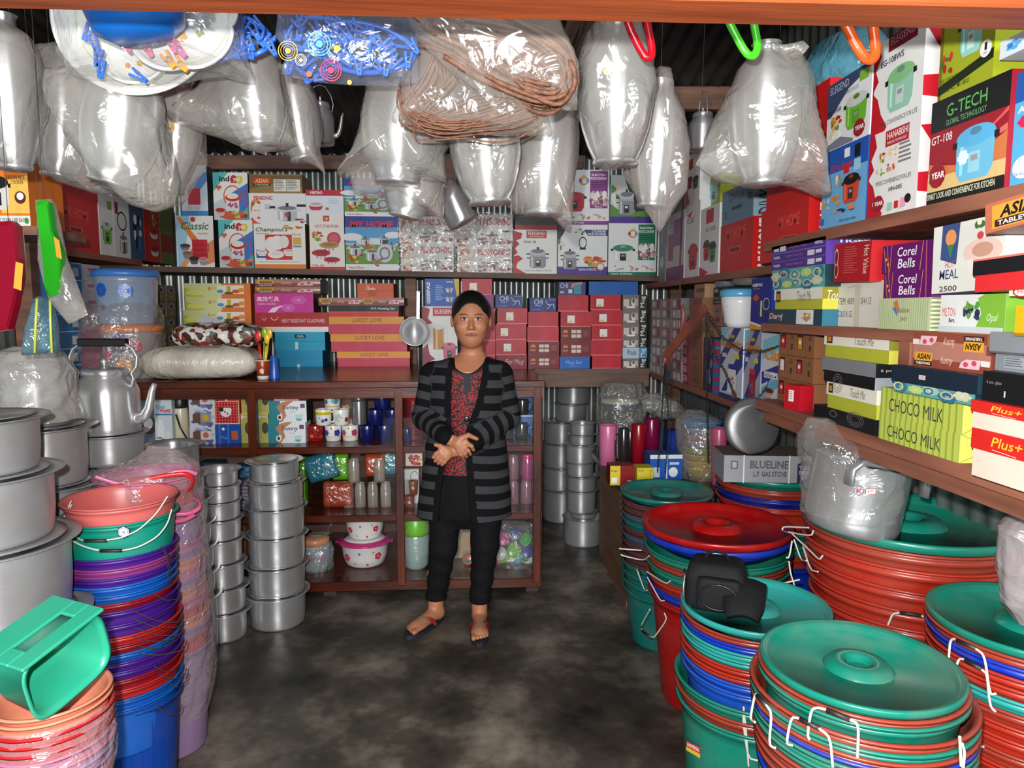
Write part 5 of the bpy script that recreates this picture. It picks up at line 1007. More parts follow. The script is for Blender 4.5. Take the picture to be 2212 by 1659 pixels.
for P,gr in(([(1337,1185),(1386,1189)],None),([(1341,1197),(1344,1200),(1390,1211),(1402,1201)],None),([(1374,1222),(1378,1236),(1392,1275),(1398,1275)],((1374,1222),(1384,1240))),([(1396,1234),(1439,1262),(1449,1254)],None),([(1398,1246),(1427,1299),(1435,1297)],None),([(1404,1316),(1384,1352),(1388,1363),(1408,1377),(1414,1376),(1441,1338),(1435,1324)],((1388,1363),(1404,1375)))):
 bail('R2',P,gr)
# sticker on the green bin
g=G()
q=[oncyl(u,v,'R3',.004)for u,v in((1483,1600),(1513,1614),(1512,1638),(1482,1620))]
f=lambda u,v,off:(q[0].lerp(q[1],u)).lerp(q[3].lerp(q[2],u),v)-Vector((0,off,0))
art(g,f,Rc(0,0,1,.62,(200,40,40))+Rc(0,.62,1,1,(226,190,60))+T('UNIVERSAL',.05,.12,.95,.5,W_,0,.02));g.make('sticker',TUBS['R3'][-1][0],label='red and yellow maker sticker')
# ---- left bucket piles
def pile(key,cx,Yc,rows,where,dust=.1,floor=0,rough=.36,taper=.13,hs=.15):
 s=pxm((0,Yc,.8));n=len(rows)
 out=[]
 for i,(x,y,hw,colr,word)in enumerate(rows):
  c=at(x,y,Y=Yc);R=hw/s;last=i==n-1
  h=c.z-floor if last else min(hs,c.z)
  root=thing('bucket',(c.x,Yc,c.z-h),'%s bucket, %s of the %s'%(word,ordn(i),where),'bucket')
  g=G();shell(g,c.x,Yc,c.z,R,R*(.76 if last else 1-taper),h,plastic(colr,rough,dust),ribs=24 if last else 0);g.make('bucket_body',root)
  out.append((root,c.z,R,c.x,Yc))
 TUBS[key]=out;return out
PU=((74,30,140),'purple');PB=((20,96,190),'bright blue');DR=((150,20,40),'dark red');R2_=((190,40,40),'red');TE=((16,146,124),'teal');PK=((206,110,150),'pink');LV_=((150,120,180),'lilac');PE=((226,140,110),'peach');SA=((206,100,96),'salmon');MG=((150,60,130),'magenta')
B=pile('B',260,2.02,[(260,1070,107,*SA),(260,1104,108,*TE),(259,1172,108,*PU),(259,1192,108,*MG),(259,1211,108,*PU),(259,1228,108,*PB),(259,1245,108,*PB),(259,1262,108,*DR),(253,1276,117,*PU),(254,1303,118,*PU),(260,1328,116,*R2_),(262,1346,115,*DR),(263,1363,115,*PB),(264,1380,114,*PU),(265,1398,114,*PU),(266,1416,113,*DR),(267,1436,112,*R2_),(268,1457,112,*PB),(268,1478,111,*PB),(292,1496,90,(14,66,160),'deep blue')],'tall purple pile at the left',.08)
for i,(P,gr)in enumerate((([(154,1082),(137,1120),(136,1140),(146,1162),(178,1180),(216,1190),(262,1190),(300,1182),(340,1160),(362,1132),(371,1100)],((216,1190),(262,1189))),([(155,1090),(141,1120),(150,1148),(172,1165),(182,1168),(228,1167),(262,1162),(300,1145),(338,1110),(362,1072)],((182,1168),(230,1168))))):
 Pw=[at(*p,Y=2.02-(.05+.12*math.sin(PI*k/(len(P)-1))))for k,p in enumerate(P)]
 g=G();g.tube(rnd(Pw),.0022,WIRE,seg=7);h=g.make('handle',B[1-i][0],label='white wire bail handle')
 g=G();A=at(*gr[0],Y=Pw[5].y-.001);Bq=at(*gr[1],Y=Pw[5].y-.001);g.tube([A,A.lerp(Bq,.5),Bq],.0046,GRIP);g.make('grip',h,label='black rubber grip sleeve')
DW=plastic((70,62,56),.3)
for k,(x0,y0,x1,y1)in enumerate(((345,1179,378,1200),(356,1186,378,1214),(360,1205,378,1228),(362,1222,376,1242),(362,1240,376,1254),(336,1284,384,1294),(288,1318,386,1346),(288,1336,388,1356),(290,1355,390,1372),(288,1375,380,1380),(292,1394,372,1392),(298,1410,398,1404),(334,1439,386,1446),(342,1453,398,1462),(368,1478,402,1474),(338,1525,388,1543))):
 a=oncyl(x0,y0,'B');b=at(x1,y1,Y=a.y+.06);m=a.lerp(b,.5)+Vector((0,-.01,-.008))
 g=G();g.tube(rnd([a,m,b,b+Vector((-.004,.03,.012))]),.0016,DW,seg=6)
 z=a.z;o=min(B,key=lambda t:abs(t[1]-t[2]*.1-z))[0];g.make('handle',o,label='thin dark wire handle')
g=G();q=oncyl(268,1149,'B',.012)
hexp=lambda r:[(.5+r*math.cos(PI/6+PI/3*i),.5+r*math.sin(PI/6+PI/3*i))for i in range(6)]
art(g,lambda u,v,off:q+Vector(((u-.5)*.036,-off-.002,(.5-v)*.036)),Pg(hexp(.5),(30,50,110))+Pg(hexp(.42),W_)+Pg(hexp(.36),(60,80,150))+Pg(hexp(.32),W_)+T('n',.42,.42,.58,.6,(40,40,120),0,.02));g.make('sticker',B[1][0],label='white hexagon shaped sticker')
# pink wrapped pile behind
P_=pile('P',340,2.3,[(318,1022,100,*PK),(326,1046,92,(206,40,44),'red'),(340,1080,84,*PK),(340,1118,84,*LV_),(345,1160,84,*PK),(346,1178,84,*LV_),(346,1196,84,*PE),(348,1216,84,*PK),(349,1236,84,*LV_),(350,1256,84,*PE),(352,1276,86,*PK),(354,1294,88,(200,30,34),'red'),(356,1314,88,*PE),(357,1338,88,*LV_),(358,1356,88,(206,36,40),'red'),(362,1384,90,(150,120,160),'pale lilac')],'plastic wrapped pink pile',.05)
FW=film((226,205,212),.2,.12,.9,20)
def wrap(cx0,cy,Y,prof,mat,name,label,cat='plastic wrap',amp=.05,seg=56,seed=1,sq=None,topopen=False,xs=None):
 """crumpled sleeve: prof [(px, py, half width px, depth ratio)] top to bottom around plane Y"""
 r=random.Random(seed);ph=[(r.randint(2,13),r.random()*6.28,r.random()*6,.4+r.random())for _ in range(9)]
 vs=[];n=len(prof)
 dense=[]
 for i in range(n-1):
  for k in range(5):dense.append([prof[i][j]*(1-k/5)+prof[i+1][j]*k/5 for j in range(4)])
 dense.append(list(prof[-1]));n=len(dense)
 for j,(px,py,hw,q)in enumerate(dense):
  c=at(px,py,Y=Y);R=hw/pxm(c)
  for i in range(seg):
   a=2*PI*i/seg
   w=sum(A*math.sin(m*a+p+f*j*.25)for m,p,f,A in ph)/9
   rr=R*(1+amp*w*2.2+amp*.5*(r.random()-.5))
   vs.append((c.x+rr*math.cos(a),Y+rr*q*math.sin(a),c.z+R*amp*.4*math.sin(3*a+ph[0][1])))
 fs=[]
 for j in range(n-1):
  for i in range(seg):
   k=(i+1)%seg;fs.append((j*seg+i,(j+1)*seg+i,(j+1)*seg+k,j*seg+k))
 g=G();g.add(vs,fs,mat,True)
 g.add([vs[(n-1)*seg+i]for i in range(seg)],[tuple(range(seg))],mat,True)
 if not topopen:g.add([vs[i]for i in range(seg)],[tuple(range(seg))[::-1]],mat,True)
 return g.make(name,label=label,cat=cat)
wrap(0,0,2.3,[(345,962,22,.6),(350,985,52,.7),(320,1008,104,.9),(322,1050,106,1),(340,1100,96,1),(350,1180,94,1),(356,1300,98,1),(362,1400,96,1),(366,1470,92,1),(372,1535,74,1)],FW,'plastic_wrap','clear crinkled sleeve around the pink bucket pile',amp=.03,seed=5)
for(pts,c,l)in(([(205,1030),(260,1048),(330,1040),(372,1020),(408,1018),(425,1024)],(206,110,150),0),([(215,1058),(280,1046),(340,1030),(400,1022),(418,1034),(412,1058),(390,1074),(366,1082)],(206,36,36),1),([(372,1112),(410,1110),(432,1098),(434,1086),(418,1076)],(206,90,130),2),([(372,1128),(400,1124),(420,1112)],(206,90,130),2)):
 g=G();Pw=[at(x,y,Y=2.14+.02*k)for k,(x,y)in enumerate(pts)]
 g.tube(rnd(Pw),.007,plastic(c,.3),seg=8,flat=.5);g.make('handle',P_[l][0],label='flat plastic bail handle')
# front left pile
FLp=pile('FL',112,1.35,[(112,1492,108,*PE),(112,1506,109,*PE),(112,1528,112,(206,30,30),'red'),(112,1545,112,(206,30,30),'red'),(113,1562,112,(206,40,44),'coral'),(113,1580,112,*PK),(114,1600,112,*PK),(114,1618,110,(170,150,200),'lavender'),(114,1636,110,*LV_),(115,1660,106,*PK),(115,1700,104,*SA)],'front left wrapped pile',.05,taper=.1,hs=.1)
wrap(0,0,1.35,[(114,1520,116,1),(116,1560,118,1),(118,1620,118,1),(118,1700,110,1)],FW,'plastic_wrap','clear crinkled sleeve around the front left bucket pile',amp=.035,seed=9,topopen=True)
# green scoop basin on the front left pile: a sink-side basin with a slotted flange
c=at(108,1426,Y=1.3);k_=.8
zz=Vector((.93,-.36,-.08)).normalized();yy=Vector((-.1,-.25,1));yy=(yy-zz*yy.dot(zz)).normalized();xx=yy.cross(zz)
M=Matrix(((xx.x,yy.x,zz.x,c.x),(xx.y,yy.y,zz.y,c.y),(xx.z,yy.z,zz.z,c.z),(0,0,0,1)))@Matrix.Scale(k_,4)
GS=plastic((44,160,128),.3,.05)
def srect(w,d,k,n=44,z=0,cx=0,cy=0):
 out=[]
 for i in range(n):
  a=2*PI*i/n;ca,sa=math.cos(a),math.sin(a)
  out.append(Vector((cx+w*math.copysign(abs(ca)**k,ca),cy+d*math.copysign(abs(sa)**k,sa),z)))
 return out
g=G();rings=[srect(.05,.04,.5,z=-.095),srect(.078,.056,.5,z=-.088),srect(.092,.068,.5,z=-.05),srect(.098,.076,.5,z=.05),srect(.106,.084,.5,z=.056),srect(.107,.085,.5,z=.061),srect(.098,.078,.5,z=.06),srect(.094,.072,.5,z=.045),srect(.088,.064,.5,z=-.048),srect(.074,.052,.5,z=-.082),srect(.05,.04,.5,z=-.089)]
vs=sum(rings,[]);fs=[]
for j in range(len(rings)-1):
 for i in range(44):
  k=(i+1)%44;fs.append((j*44+i,(j+1)*44+i,(j+1)*44+k,j*44+k))
fs.append(tuple(range(44)));fs.append(tuple(range(len(vs)-44,len(vs)))[::-1])
scoop=thing('dustpan',c,'green plastic scoop with slotted handle flange lying on the front left pile','dustpan')
g.add(vs,fs,GS,True,M);g.make('pan',scoop)
g=G()
def fr(x0,x1,z0,z1):g.box(x0,.078,z0,x1,.088,z1,GS,M,bev=.003)
fr(-.105,.105,.03,.075);fr(-.105,.105,-.085,-.01);fr(-.105,-.06,-.012,.032);fr(.06,.105,-.012,.032)
g.make('handle',scoop)
wrap(0,0,pl2.y,[(60,748,30,.8),(66,760,62,.9),(74,800,76,1),(80,860,78,1),(88,905,84,1)],film((206,202,196),.38,.12,.9,12,'kettlebag'),'plastic_bag','cloudy bag over the kettle on the second pot stack','plastic bag',amp=.05,seed=41)
# ---- small goods
def cup(c,r,h,mat,label,taper=.86,handle=None,band=None,up=True,cat='mug',name='mug',group=None,sp=None):
 """c base centre; handle = direction angle or None"""
 prof=[(.001,0),(r*taper*.9,0),(r*taper,.004),(r,h-.002),(r-.001,h),(r-.003,h),(r*taper-.003,.005),(.001,.005)]
 if not up:prof=[(.001,h),(r*taper*.9,h),(r*taper,h-.004),(r,.002),(r,0),(r-.003,0),(.001,h-.006)];prof=prof[::-1]if False else prof
 root=thing(name,c,label,cat,group)if(handle is not None)else None
 g=G();g.lathe(prof,mat,c,28)
 if band:
  for(z0,z1,m2)in band:
   f=lambda z:r*taper+(r-r*taper)*z/h+.0006
   g.lathe([(f(z0),z0),(f(z1),z1)],m2,c,28)
 if sp:
  for(a,z,s_,col)in sp:
   for k in range(5):
    w=2*PI*k/5;aa=-PI/2+a+s_/r*.6*math.cos(w);zz=z+s_*.6*math.sin(w);R=r*taper+(r-r*taper)*zz/h+.0009
    q=[Vector(c)+Vector((R*math.cos(aa+s_/r*.6*math.cos(t)),R*math.sin(aa+s_/r*.6*math.cos(t)),zz+s_*.6*math.sin(t)))for t in(0,1.05,2.1,3.14,4.2,5.2)]
    g.poly(q,plastic(col,.25))
 o=g.make('mug_body' if root else name,root,None if root else label,None if root else cat,None if root else group,org=c)
 if root:
  g=G();ca,sa=math.cos(handle),math.sin(handle)
  P=[Vector(c)+Vector((ca*(r*q),sa*(r*q),h*z))for q,z in((.92,.82),(1.3,.85),(1.55,.66),(1.5,.38),(1.2,.2),(.9,.2))]
  g.tube(P,r*.11,mat,seg=8);g.make('handle',root)
 return root or o
WH=plastic((228,226,220),.18)
FY=3.62
def kb(x0,y0,x1,zb,col,pr,label,Y=FY,D=.14,cat='box',yb=None,**k):
 zt=at(x0,y0,Y=Y).z if 'zt' not in k else k.pop('zt')
 return bx(x0,0,x1,0,Y=Y,zb=zb,zt=zt,D=D,col=col,pr=pr,label=label,cat=cat,**k)
L0,L1,L2=LEV
# upper bay, left
kb(300,824,352,L0,(100,116,130),Rc(0,0,1,.1,(190,50,44))+T('estudo',.2,.16,.8,.26,(150,160,60))+El(.4,.7,.3,.14,(60,40,40))+El(.36,.66,.2,.1,W_),'grey-blue appliance carton with red top behind the kettle spout',side=None)
kb(334,852,372,L0,(214,224,228),T('Cool',.1,.2,.6,.28,(60,160,200),0,.03)+T('World',.3,.28,.92,.36,(206,50,50),0,.04)+Rc(.05,.38,1,.41,(40,130,190))+Pg([(.14,.9),(.14,.66),(.24,.56),(.24,.5),(.44,.5),(.44,.56),(.54,.66),(.54,.9)],(240,242,244))+Rc(.6,.72,.86,.92,(236,238,240))+sub(food([(206,50,60),(40,60,140),(90,160,60)],9,2),.05,.82,.9,1),'light blue milk bottle carton with red lettering in the left cabinet bay',Y=FY-.03,D=.1)
fl=at(393,950,Y=FY+.04)
t=thing('vacuum_flask',(fl.x,FY+.04,L0),'cream vacuum flask with black top in the left cabinet bay','flask')
s=pxm(fl);g=G();g.lathe([(.001,0),(.036,0),(.037,.01),(.037,.16),(.032,.185)],plastic((216,208,176),.25),(fl.x,FY+.04,L0),28);g.make('flask_body',t)
g=G();g.lathe([(.034,.18),(.035,.19),(.033,.245),(.03,.25),(.001,.25)],plastic((20,18,18),.3),(fl.x,FY+.04,L0),28);g.make('cap',t,label='black round screw cap')
g=G();g.tube([at(380,895,Y=FY-.01),at(390,925,Y=FY-.02),at(404,948,Y=FY-.02)],.004,plastic((40,28,24)),seg=6,flat=2);g.make('strap',t)
MUGB=lambda c1,c2:Rc(0,0,1,1,(214,218,226))+sub(food([(120,130,180),(180,190,214),(90,100,160)],22,3),0,0,1,1)+Pg([(.14,.3),(.24,.22),(.86,.22),(.86,.78),(.24,.78),(.14,.64)],(110,74,60))+Rc(.44,.24,.86,.76,c1)+El(.64,.48,.12,.18,c2)
z=L0
z=kb(410,919,465,z,(214,218,226),MUGB((226,220,206),(206,110,90)),'blue flower printed mug box, bottom of three in the left bay',D=.1,zt=L0+.086)
z=kb(409,877,464,z,(214,218,226),MUGB((150,152,160),(214,180,40)),'blue flower printed mug box with yellow mug, middle of three',D=.1,zt=z+.092)
kb(407,833,463,z,(214,218,226),MUGB((220,216,214),(206,110,120)),'blue flower printed mug box with pink mug, top of three',D=.1,zt=z+.098)
z=kb(464,912,519,L0,(24,80,170),Rc(.16,0,.22,1,(70,120,190))+Rc(.5,0,.56,1,(70,120,190))+T('Mug',.22,.62,.5,.78,(120,170,220),.2)+El(.34,.25,.06,.08,W_)+Rc(.66,.36,.9,.8,(206,90,40)),'blue mug box under the red polka dot mug box',D=.1,zt=L0+.1)
DOT=sum([El(.08+.12*i,.1+.12*j,.02,.02,(240,220,210),6)for i in range(8)for j in range(8)],[])
z2=kb(463,862,517,z,(190,30,34),Rc(0,0,1,.04,(226,200,150))+Rc(0,.96,1,1,(226,200,150))+Rc(0,0,.04,1,(226,200,150))+Rc(.96,0,1,1,(226,200,150))+DOT+El(.48,.48,.22,.2,W_)+El(.3,.36,.1,.1,(50,30,30))+El(.62,.38,.1,.1,W_)+El(.45,.46,.04,.04,RD)+El(.55,.54,.04,.04,RD),'red polka dot mug box with cup shaped window',D=.1,zt=z+.118)
kb(471,826,519,z2,(206,70,66),El(.1,.12,.06,.06,W_)+El(.86,.16,.06,.06,W_)+El(.94,.7,.06,.1,W_)+El(.36,.95,.06,.06,W_)+Rc(.26,.2,.74,.72,(232,228,222))+El(.5,.46,.12,.14,(120,40,40))+El(.5,.46,.07,.09,W_),'coral spotted mug box on top of the red polka dot box',D=.1,zt=z2+.08)
YEL=Rc(0,0,1,1,(196,186,110))+Rc(.1,.04,.9,.96,(176,166,90))+El(.7,.5,.3,.2,(70,70,60))+Ln([(.1,.1),(.9,.12)],.02,(200,200,200))+El(.18,.12,.12,.06,(226,226,226))
for i,(x0,x1,l)in enumerate(((521,541,'left'),(556,580,'right'))):
 z=kb(x0,0,x1,L0,(196,186,110),YEL,'yellow spoon and mug gift pack, lower, %s of the cabinet post'%l,D=.1,zt=L0+.15,Y=FY+.02)
 kb(x0,0,x1,z,(196,186,110),YEL,'yellow spoon and mug gift pack, upper, %s of the cabinet post'%l,D=.1,zt=z+.14,Y=FY+.02)
SOM=Rc(0,0,.3,1,(40,130,140))+Pg([(.5,0),(.66,0),(.4,.34),(.46,.7),(.34,1),(.26,1),(.36,.7),(.2,.3),(.3,.1)],(190,130,90))+El(.28,.78,.07,.14,W_)+El(.28,.78,.04,.09,(120,50,40))+T('Somny',.36,.2,.8,.46,(40,40,50),.1,.01)+T('COASTER',.55,.5,.7,.56,(150,150,150))+Pg([(.68,.66),(.92,.62),(.84,.96),(.74,.94)],(190,214,216))+Pg([(.7,.84),(.88,.84),(.84,.96),(.74,.94)],(90,170,180))+Rc(.84,.14,.96,.34,(110,70,110))
z=kb(579,914,660,L0,(226,230,230),SOM,'white and teal cup set box, lower one, beside the maroon mug',D=.12,zt=L0+.108)
z=kb(581,867,662,z,(226,230,230),SOM,'white and teal cup set box, upper one, below the pink flower box',D=.12,sidecol=(50,50,50),zt=z+.108)
kb(591,828,645,z,(206,150,160),Rc(0,0,1,.12,(130,30,70))+sub(flower((240,225,230)),.5,.1,.8,.5)+sub(flower((240,200,110)),.2,.2,.5,.5)+sub(flower((220,120,150)),.6,.5,.95,.9)+Rc(.02,.74,.4,.94,(226,190,196))+T('Mug',.1,.76,.3,.9,(130,50,80)),'pink flower printed mug box on the white and teal boxes',D=.1,zt=z+.075)
kb(738,857,762,L0,(96,62,50),T('Milk',.1,.2,.8,.36,(206,170,130),0,.02)+T('Mug',.4,.5,1,.68,(206,170,130),0,.02),'brown milk mug box behind the steel canister',Y=FY+.14,D=.1)
# mugs in a pyramid
mw=18.5/pxm((0,FY+.03,1));mh=.082
def mugrow(px,lev,mat,label,sp=None,band=None,h=mh,r=None,hd=0):
 c=at(px,900,Y=FY+.06);return cup((c.x,FY+.06,L0+lev*(mh+.001)),r or mw*.97,h,mat,label,.9,handle=hd,sp=sp,band=band)
GLD=plastic((206,170,60),.3)
mugrow(681,0,plastic((140,24,22),.2),'maroon mug with gold letter mark, bottom row left of the mug pyramid',sp=[(-.3,.03,.009,(206,110,50)),(.5,.06,.005,(206,110,50))],hd=-2.6)
mugrow(719,0,WH,'white mug with blue petals, bottom row centre of the mug pyramid',sp=[(-.75,.045,.014,(50,70,180)),(.7,.045,.016,(40,50,160)),(0,.07,.006,(206,150,50))],band=[(.024,.026,GLD)],hd=1.2)
mugrow(756,0,WH,'white mug with pink petals, bottom row right of the mug pyramid',sp=[(-.75,.045,.014,(190,60,100)),(.7,.045,.016,(170,40,90)),(0,.07,.006,(206,150,50))],band=[(.024,.026,GLD)],hd=1.2)
mugrow(699,1,WH,'white mug with yellow band and blue flowers, middle row of the pyramid',sp=[(.1,.025,.009,(60,70,150)),(.5,.03,.008,(40,50,110)),(-.3,.04,.004,(80,90,170))],band=[(.056,.072,plastic((222,200,40),.25))],hd=-.3)
mugrow(737,1,WH,'white mug with grey lilies and red rose edge, middle row of the pyramid',sp=[(-.2,.04,.02,(190,190,186)),(.9,.03,.012,(170,30,40))],hd=1.3)
mugrow(719,2,WH,'white mug with teal swirl flower, top of the mug pyramid',sp=[(.5,.05,.02,(60,150,150)),(-.7,.04,.012,(60,140,150)),(-.4,.06,.006,(226,140,40))],band=[(.014,.018,GLD)],hd=1.4)
c=at(776,920,Y=FY+.06);t=thing('canister',(c.x,FY+.07,L0+.083),'brushed steel canister with lid next to the mug pyramid','canister')
g=G();g.lathe([(.001,0),(.036,0),(.037,.004),(.037,.125)],alu(.25,170),(c.x,FY+.07,L0+.083),32);g.make('canister_body',t)
g=G();g.lathe([(.0385,.122),(.0385,.142),(.034,.147),(.001,.147)],alu(.25,150),(c.x,FY+.07,L0+.083),32);g.make('lid',t)
g=G();g.box(c.x-.06,FY+.02,L0+.0,c.x+.03,FY+.13,L0+.0,WH)if False else None
DB=plastic((12,24,84),.2)
for px,lev,l in((793,0,'bottom row, left'),(831,0,'bottom row, right'),(811,1,'middle row, left'),(848,1,'middle row, right'),(826,2,'top')):
 c=at(px,900,Y=FY+.06);cup((c.x,FY+.06+(0 if lev!=1 else 0),L0+lev*.0825),mw*.93,.081,DB,'navy blue mug, %s of the navy mug pyramid'%l,1.0 if False else.94,handle=2.0)
# behind the woman, left
c=at(893,900,Y=FY+.07);t=thing('vacuum_flask',(c.x,FY+.07,L0),'red flask with plaid body left of the woman in the cabinet','flask')
g=G();g.lathe([(.001,0),(.05,0),(.052,.01),(.052,.21)],plastic((110,20,30),.3),(c.x,FY+.07,L0),28)
for k in range(5):g.lathe([(.0525,.03+k*.038),(.0525,.036+k*.038)],plastic((60,60,66),.3),(c.x,FY+.07,L0),28)
g.make('flask_body',t);g=G();g.lathe([(.052,.21),(.046,.27),(.04,.28),(.001,.285)],plastic((196,40,40),.3),(c.x,FY+.07,L0),28);g.make('cap',t)
c=at(880,940,Y=FY+.01);cup((c.x,FY+.0,L0),.02,.07,DB,'small navy blue cup in front of the plaid flask',.95,cat='cup',name='cup')
# blue sheet with steel mugs
a=at(1084,955,Y=FY+.1);b=at(1154,828,Y=FY+.1)
g=G();g.box(a.x,FY+.13,L0,b.x,FY+.135,CZ-.09,plastic((50,120,190),.3,0,.3));g.make('backing_sheet',label='blue plastic sheet behind the steel mugs, right cabinet bay',cat='sheet')
SM=alu(.2,120)
for px,y,l in((1128,889,'upper'),(1127,946,'lower right'),(1096,950,'lower left, by her elbow')):
 c=at(px,y,Y=FY+.06);zb=L0+(.13 if y<900 else.004)
 cup((c.x,FY+.06,zb),.034,.078,SM,'steel mug with loop handle, %s, in the right bay'%l,.97,handle=-.25)
a2=at(1104,889,Y=FY+.04)
g=G();g.box(a2.x-.02,FY+.02,L0+.122,a2.x+.12,FY+.12,L0+.13,card((190,206,220)));g.make('packing_tray',label='thin pale tray holding the upper steel mug',cat='tray')
g=G();g.box(a2.x-.018,FY+.11,L0,a2.x-.012,FY+.118,L0+.122,card((190,206,220)))if False else None
# middle shelf
def packet(x0,y0,x1,zb,col,label,Y=FY,tilt=0,zt=None,D=.07,fac=.75,name='plastic_packet'):
 a=at(x0,y0,Y=Y);b=at(x1,y0,Y=Y);z1=zt if zt else a.z;w=b.x-a.x;h=z1-zb;g=G()
 M=Matrix.Translation((a.x+w/2,Y+D/2,zb+h/2))@Matrix.Rotation(tilt,4,'Y')
 m=film(col,fac,.18,.5,24,'packet')
 r=random.Random(int(x0*7));n=8;
 rings=[]
 for k in range(n+1):
  v=k/n;q=(1-abs(2*v-1)**6)**.5
  rings.append([Vector((p.x+r.uniform(-.002,.002),p.y,(v-.5)*h))for p in srect(w/2,D/2*(.15+.85*q),.35,28)])
 vs=sum(rings,[]);fs=[]
 for j in range(n):
  for i in range(28):k=(i+1)%28;fs.append((j*28+i,j*28+k,(j+1)*28+k,(j+1)*28+i))
 fs.append(tuple(range(28))[::-1]);fs.append(tuple(range(n*28,n*28+28)))
 g.add(vs,fs,m,True,M)
 return g.make(name,label=label,cat='packet')
packet(640,990,658,L1,(110,176,30),'green packet of cups at the left end of the middle shelf, by the pots',zt=L1+.27)
packet(716,984,750,L1+.13,(110,190,30),'bright green packet of tumblers beside the tilted turquoise one',Y=FY+.06,zt=L1+.28)
packet(666,0,735,L1,(176,70,40),'orange-brown packet of tumblers under the tilted turquoise packet',zt=L1+.138)
packet(659,992,725,L1+.145,(40,130,150),'tilted turquoise packet of cups on the orange-brown packet',tilt=.26*-1*-1*-1,zt=L1+.285)
packet(767,0,812,L1+.145,(196,80,40),'orange packet of glasses in the upper layer of the middle shelf',Y=FY+.07,zt=L1+.27)
packet(802,0,854,L1+.145,(50,140,150),'turquoise packet of glasses at the right end of the middle bay',Y=FY+.1,zt=L1+.28)
JG=film((206,196,180),.22,.06,.2,6,'jar')
def jar(px,Y,zb,r,h,label,mat=JG,cat='glass jar',name='glass_jar',lid=None):
 c=at(px,1050,Y=Y)
 p=[(.001,0),(r*.9,0),(r,.006),(r,h*.8),(r*.82,h*.93),(r*.84,h),(r*.8,h),(r*.78,h*.93),(r*.95,h*.78),(r*.94,.01),(.001,.008)]
 if lid:
  t=thing(name,(c.x,Y,zb),label,cat);g=G();g.lathe(p,mat,(c.x,Y,zb),28);g.make('jar_body',t)
  g=G();g.lathe([(r*.86,h*.86),(r*.88,h*.9),(r*.88,h*1.02),(r*.8,h*1.05),(.001,h*1.05)],lid,(c.x,Y,zb),24);g.make('lid',t);return t
 g=G();g.lathe(p,mat,(c.x,Y,zb),28);return g.make(name,label=label,cat=cat)
for px,l in((752,'first'),(778,'second'),(805,'third'),(833,'fourth')):jar(px,FY+.03,L1,.028,.13,'clear glass jar, lower row, %s from the left'%l)
for px,l in((765,'left, printed white'),(820,'right')):jar(px,FY+.05,L1+.131,.03,.12,'clear glass jar, upper row, %s'%l)
kb(503,1042,543,L1,(120,116,140),lines(0,.05,1,.95,7,(170,166,180)),'lavender wrapped plate pile left of the cabinet post',Y=FY+.02,D=.12)
kb(503,1008,546,L1+.165,(60,110,150),sub(food([(90,150,190),(40,70,100)],9,4),0,0,1,1),'blue packet on top of the lavender wrapped plates',Y=FY+.03,D=.1)
kb(430,1000,478,L1+.0,(30,60,80),sub(food([(60,110,150),(20,30,40)],9,4),0,0,1,.3),'dark blue wrapped parcel behind the satin pot stack',Y=FY+.03,D=.1)
# right bay middle
kb(876,975,912,L1+.2,(226,214,200),sub(food([(196,60,40),(214,150,60),(150,40,40)],16,3),0,.4,1,1),'red and white snack print box high on the middle shelf, left of the woman',Y=FY+.1,D=.08,zt=CZ and L0-.045)
kb(874,1014,905,L1,(214,214,208),Ring(.7,.25,.3,.2,.1,(50,50,50))+Rc(.08,.3,.3,.9,(150,160,160)),'white card pack with oval outline behind the brown mugs',Y=FY+.09,D=.03)
kb(876,1010,912,L1+.19,(150,30,24),[],'dark red box under the snack print box',Y=FY+.13,D=.06,zt=L1+.199)
BM=plastic((120,50,24),.25)
cup((at(885,0+1080,Y=FY+.02).x,FY+.02,L1),.025,.062,BM,'brown and gold mug, lower of two left of the woman',.92,sp=[(0,.03,.008,(206,170,110))])
cup((at(893,1060,Y=FY+.03).x,FY+.03,L1+.063),.025,.075,BM,'brown and gold mug, upper of two left of the woman',.82,sp=[(0,.04,.008,(206,170,110))])
PG=film((206,90,150),.45,.08,.2,8,'pglass')
for px,zb,l,m,lid in((1108,L1,'lower left',film((190,130,150),.4,.08,.3,8,'pgl2'),None),(1137,L1,'lower right',film((190,130,150),.4,.08,.3,8,'pgl2'),None),(1108,L1+.131,'upper left',film((190,130,150),.4,.08,.3,8,'pgl2'),None),(1139,L1+.131,'upper right with lid',PG,plastic((206,40,110),.25))):
 jar(px,FY+.06,zb,.031,.128,'pink tinted glass bottle, %s, right of the woman'%l,m,'glass bottle','glass_bottle',lid)
# bottom shelf
kb(500,1135,530,L2,(150,96,60),Ln([(0,.4),(1,.2)],.03,(180,130,80)),'plain brown carton in the bottom bay behind the pot stacks',Y=FY+.1,D=.15)
c=at(683,1245,Y=FY+.09);cb_=(c.x,FY+.09,L2)
t=thing('storage_jar',cb_,'peach lidded plastic jar tied in a clear bag, bottom cabinet bay','jar')
g=G();g.lathe([(.001,0),(.06,0),(.066,.01),(.072,.13),(.07,.14)],plastic((170,176,180),.3),cb_,36)
for a_,z_,col in((-.1,.075,(190,90,130)),(-.9,.045,(206,190,120)),(.7,.07,(200,130,160))):
 q=[Vector(cb_)+Vector((.0705*math.cos(-PI/2+a_+.28*math.cos(w)),.0705*math.sin(-PI/2+a_+.28*math.cos(w)),z_+.02*math.sin(w)))for w in[2*PI*i/10 for i in range(10)]]
 g.poly(q,plastic(col,.3))
g.make('jar_body',t);g=G();g.lathe([(.074,.135),(.075,.165),(.06,.175),(.001,.177)],plastic((214,150,110),.3),cb_,36);g.make('lid',t,label='peach coloured screw lid')
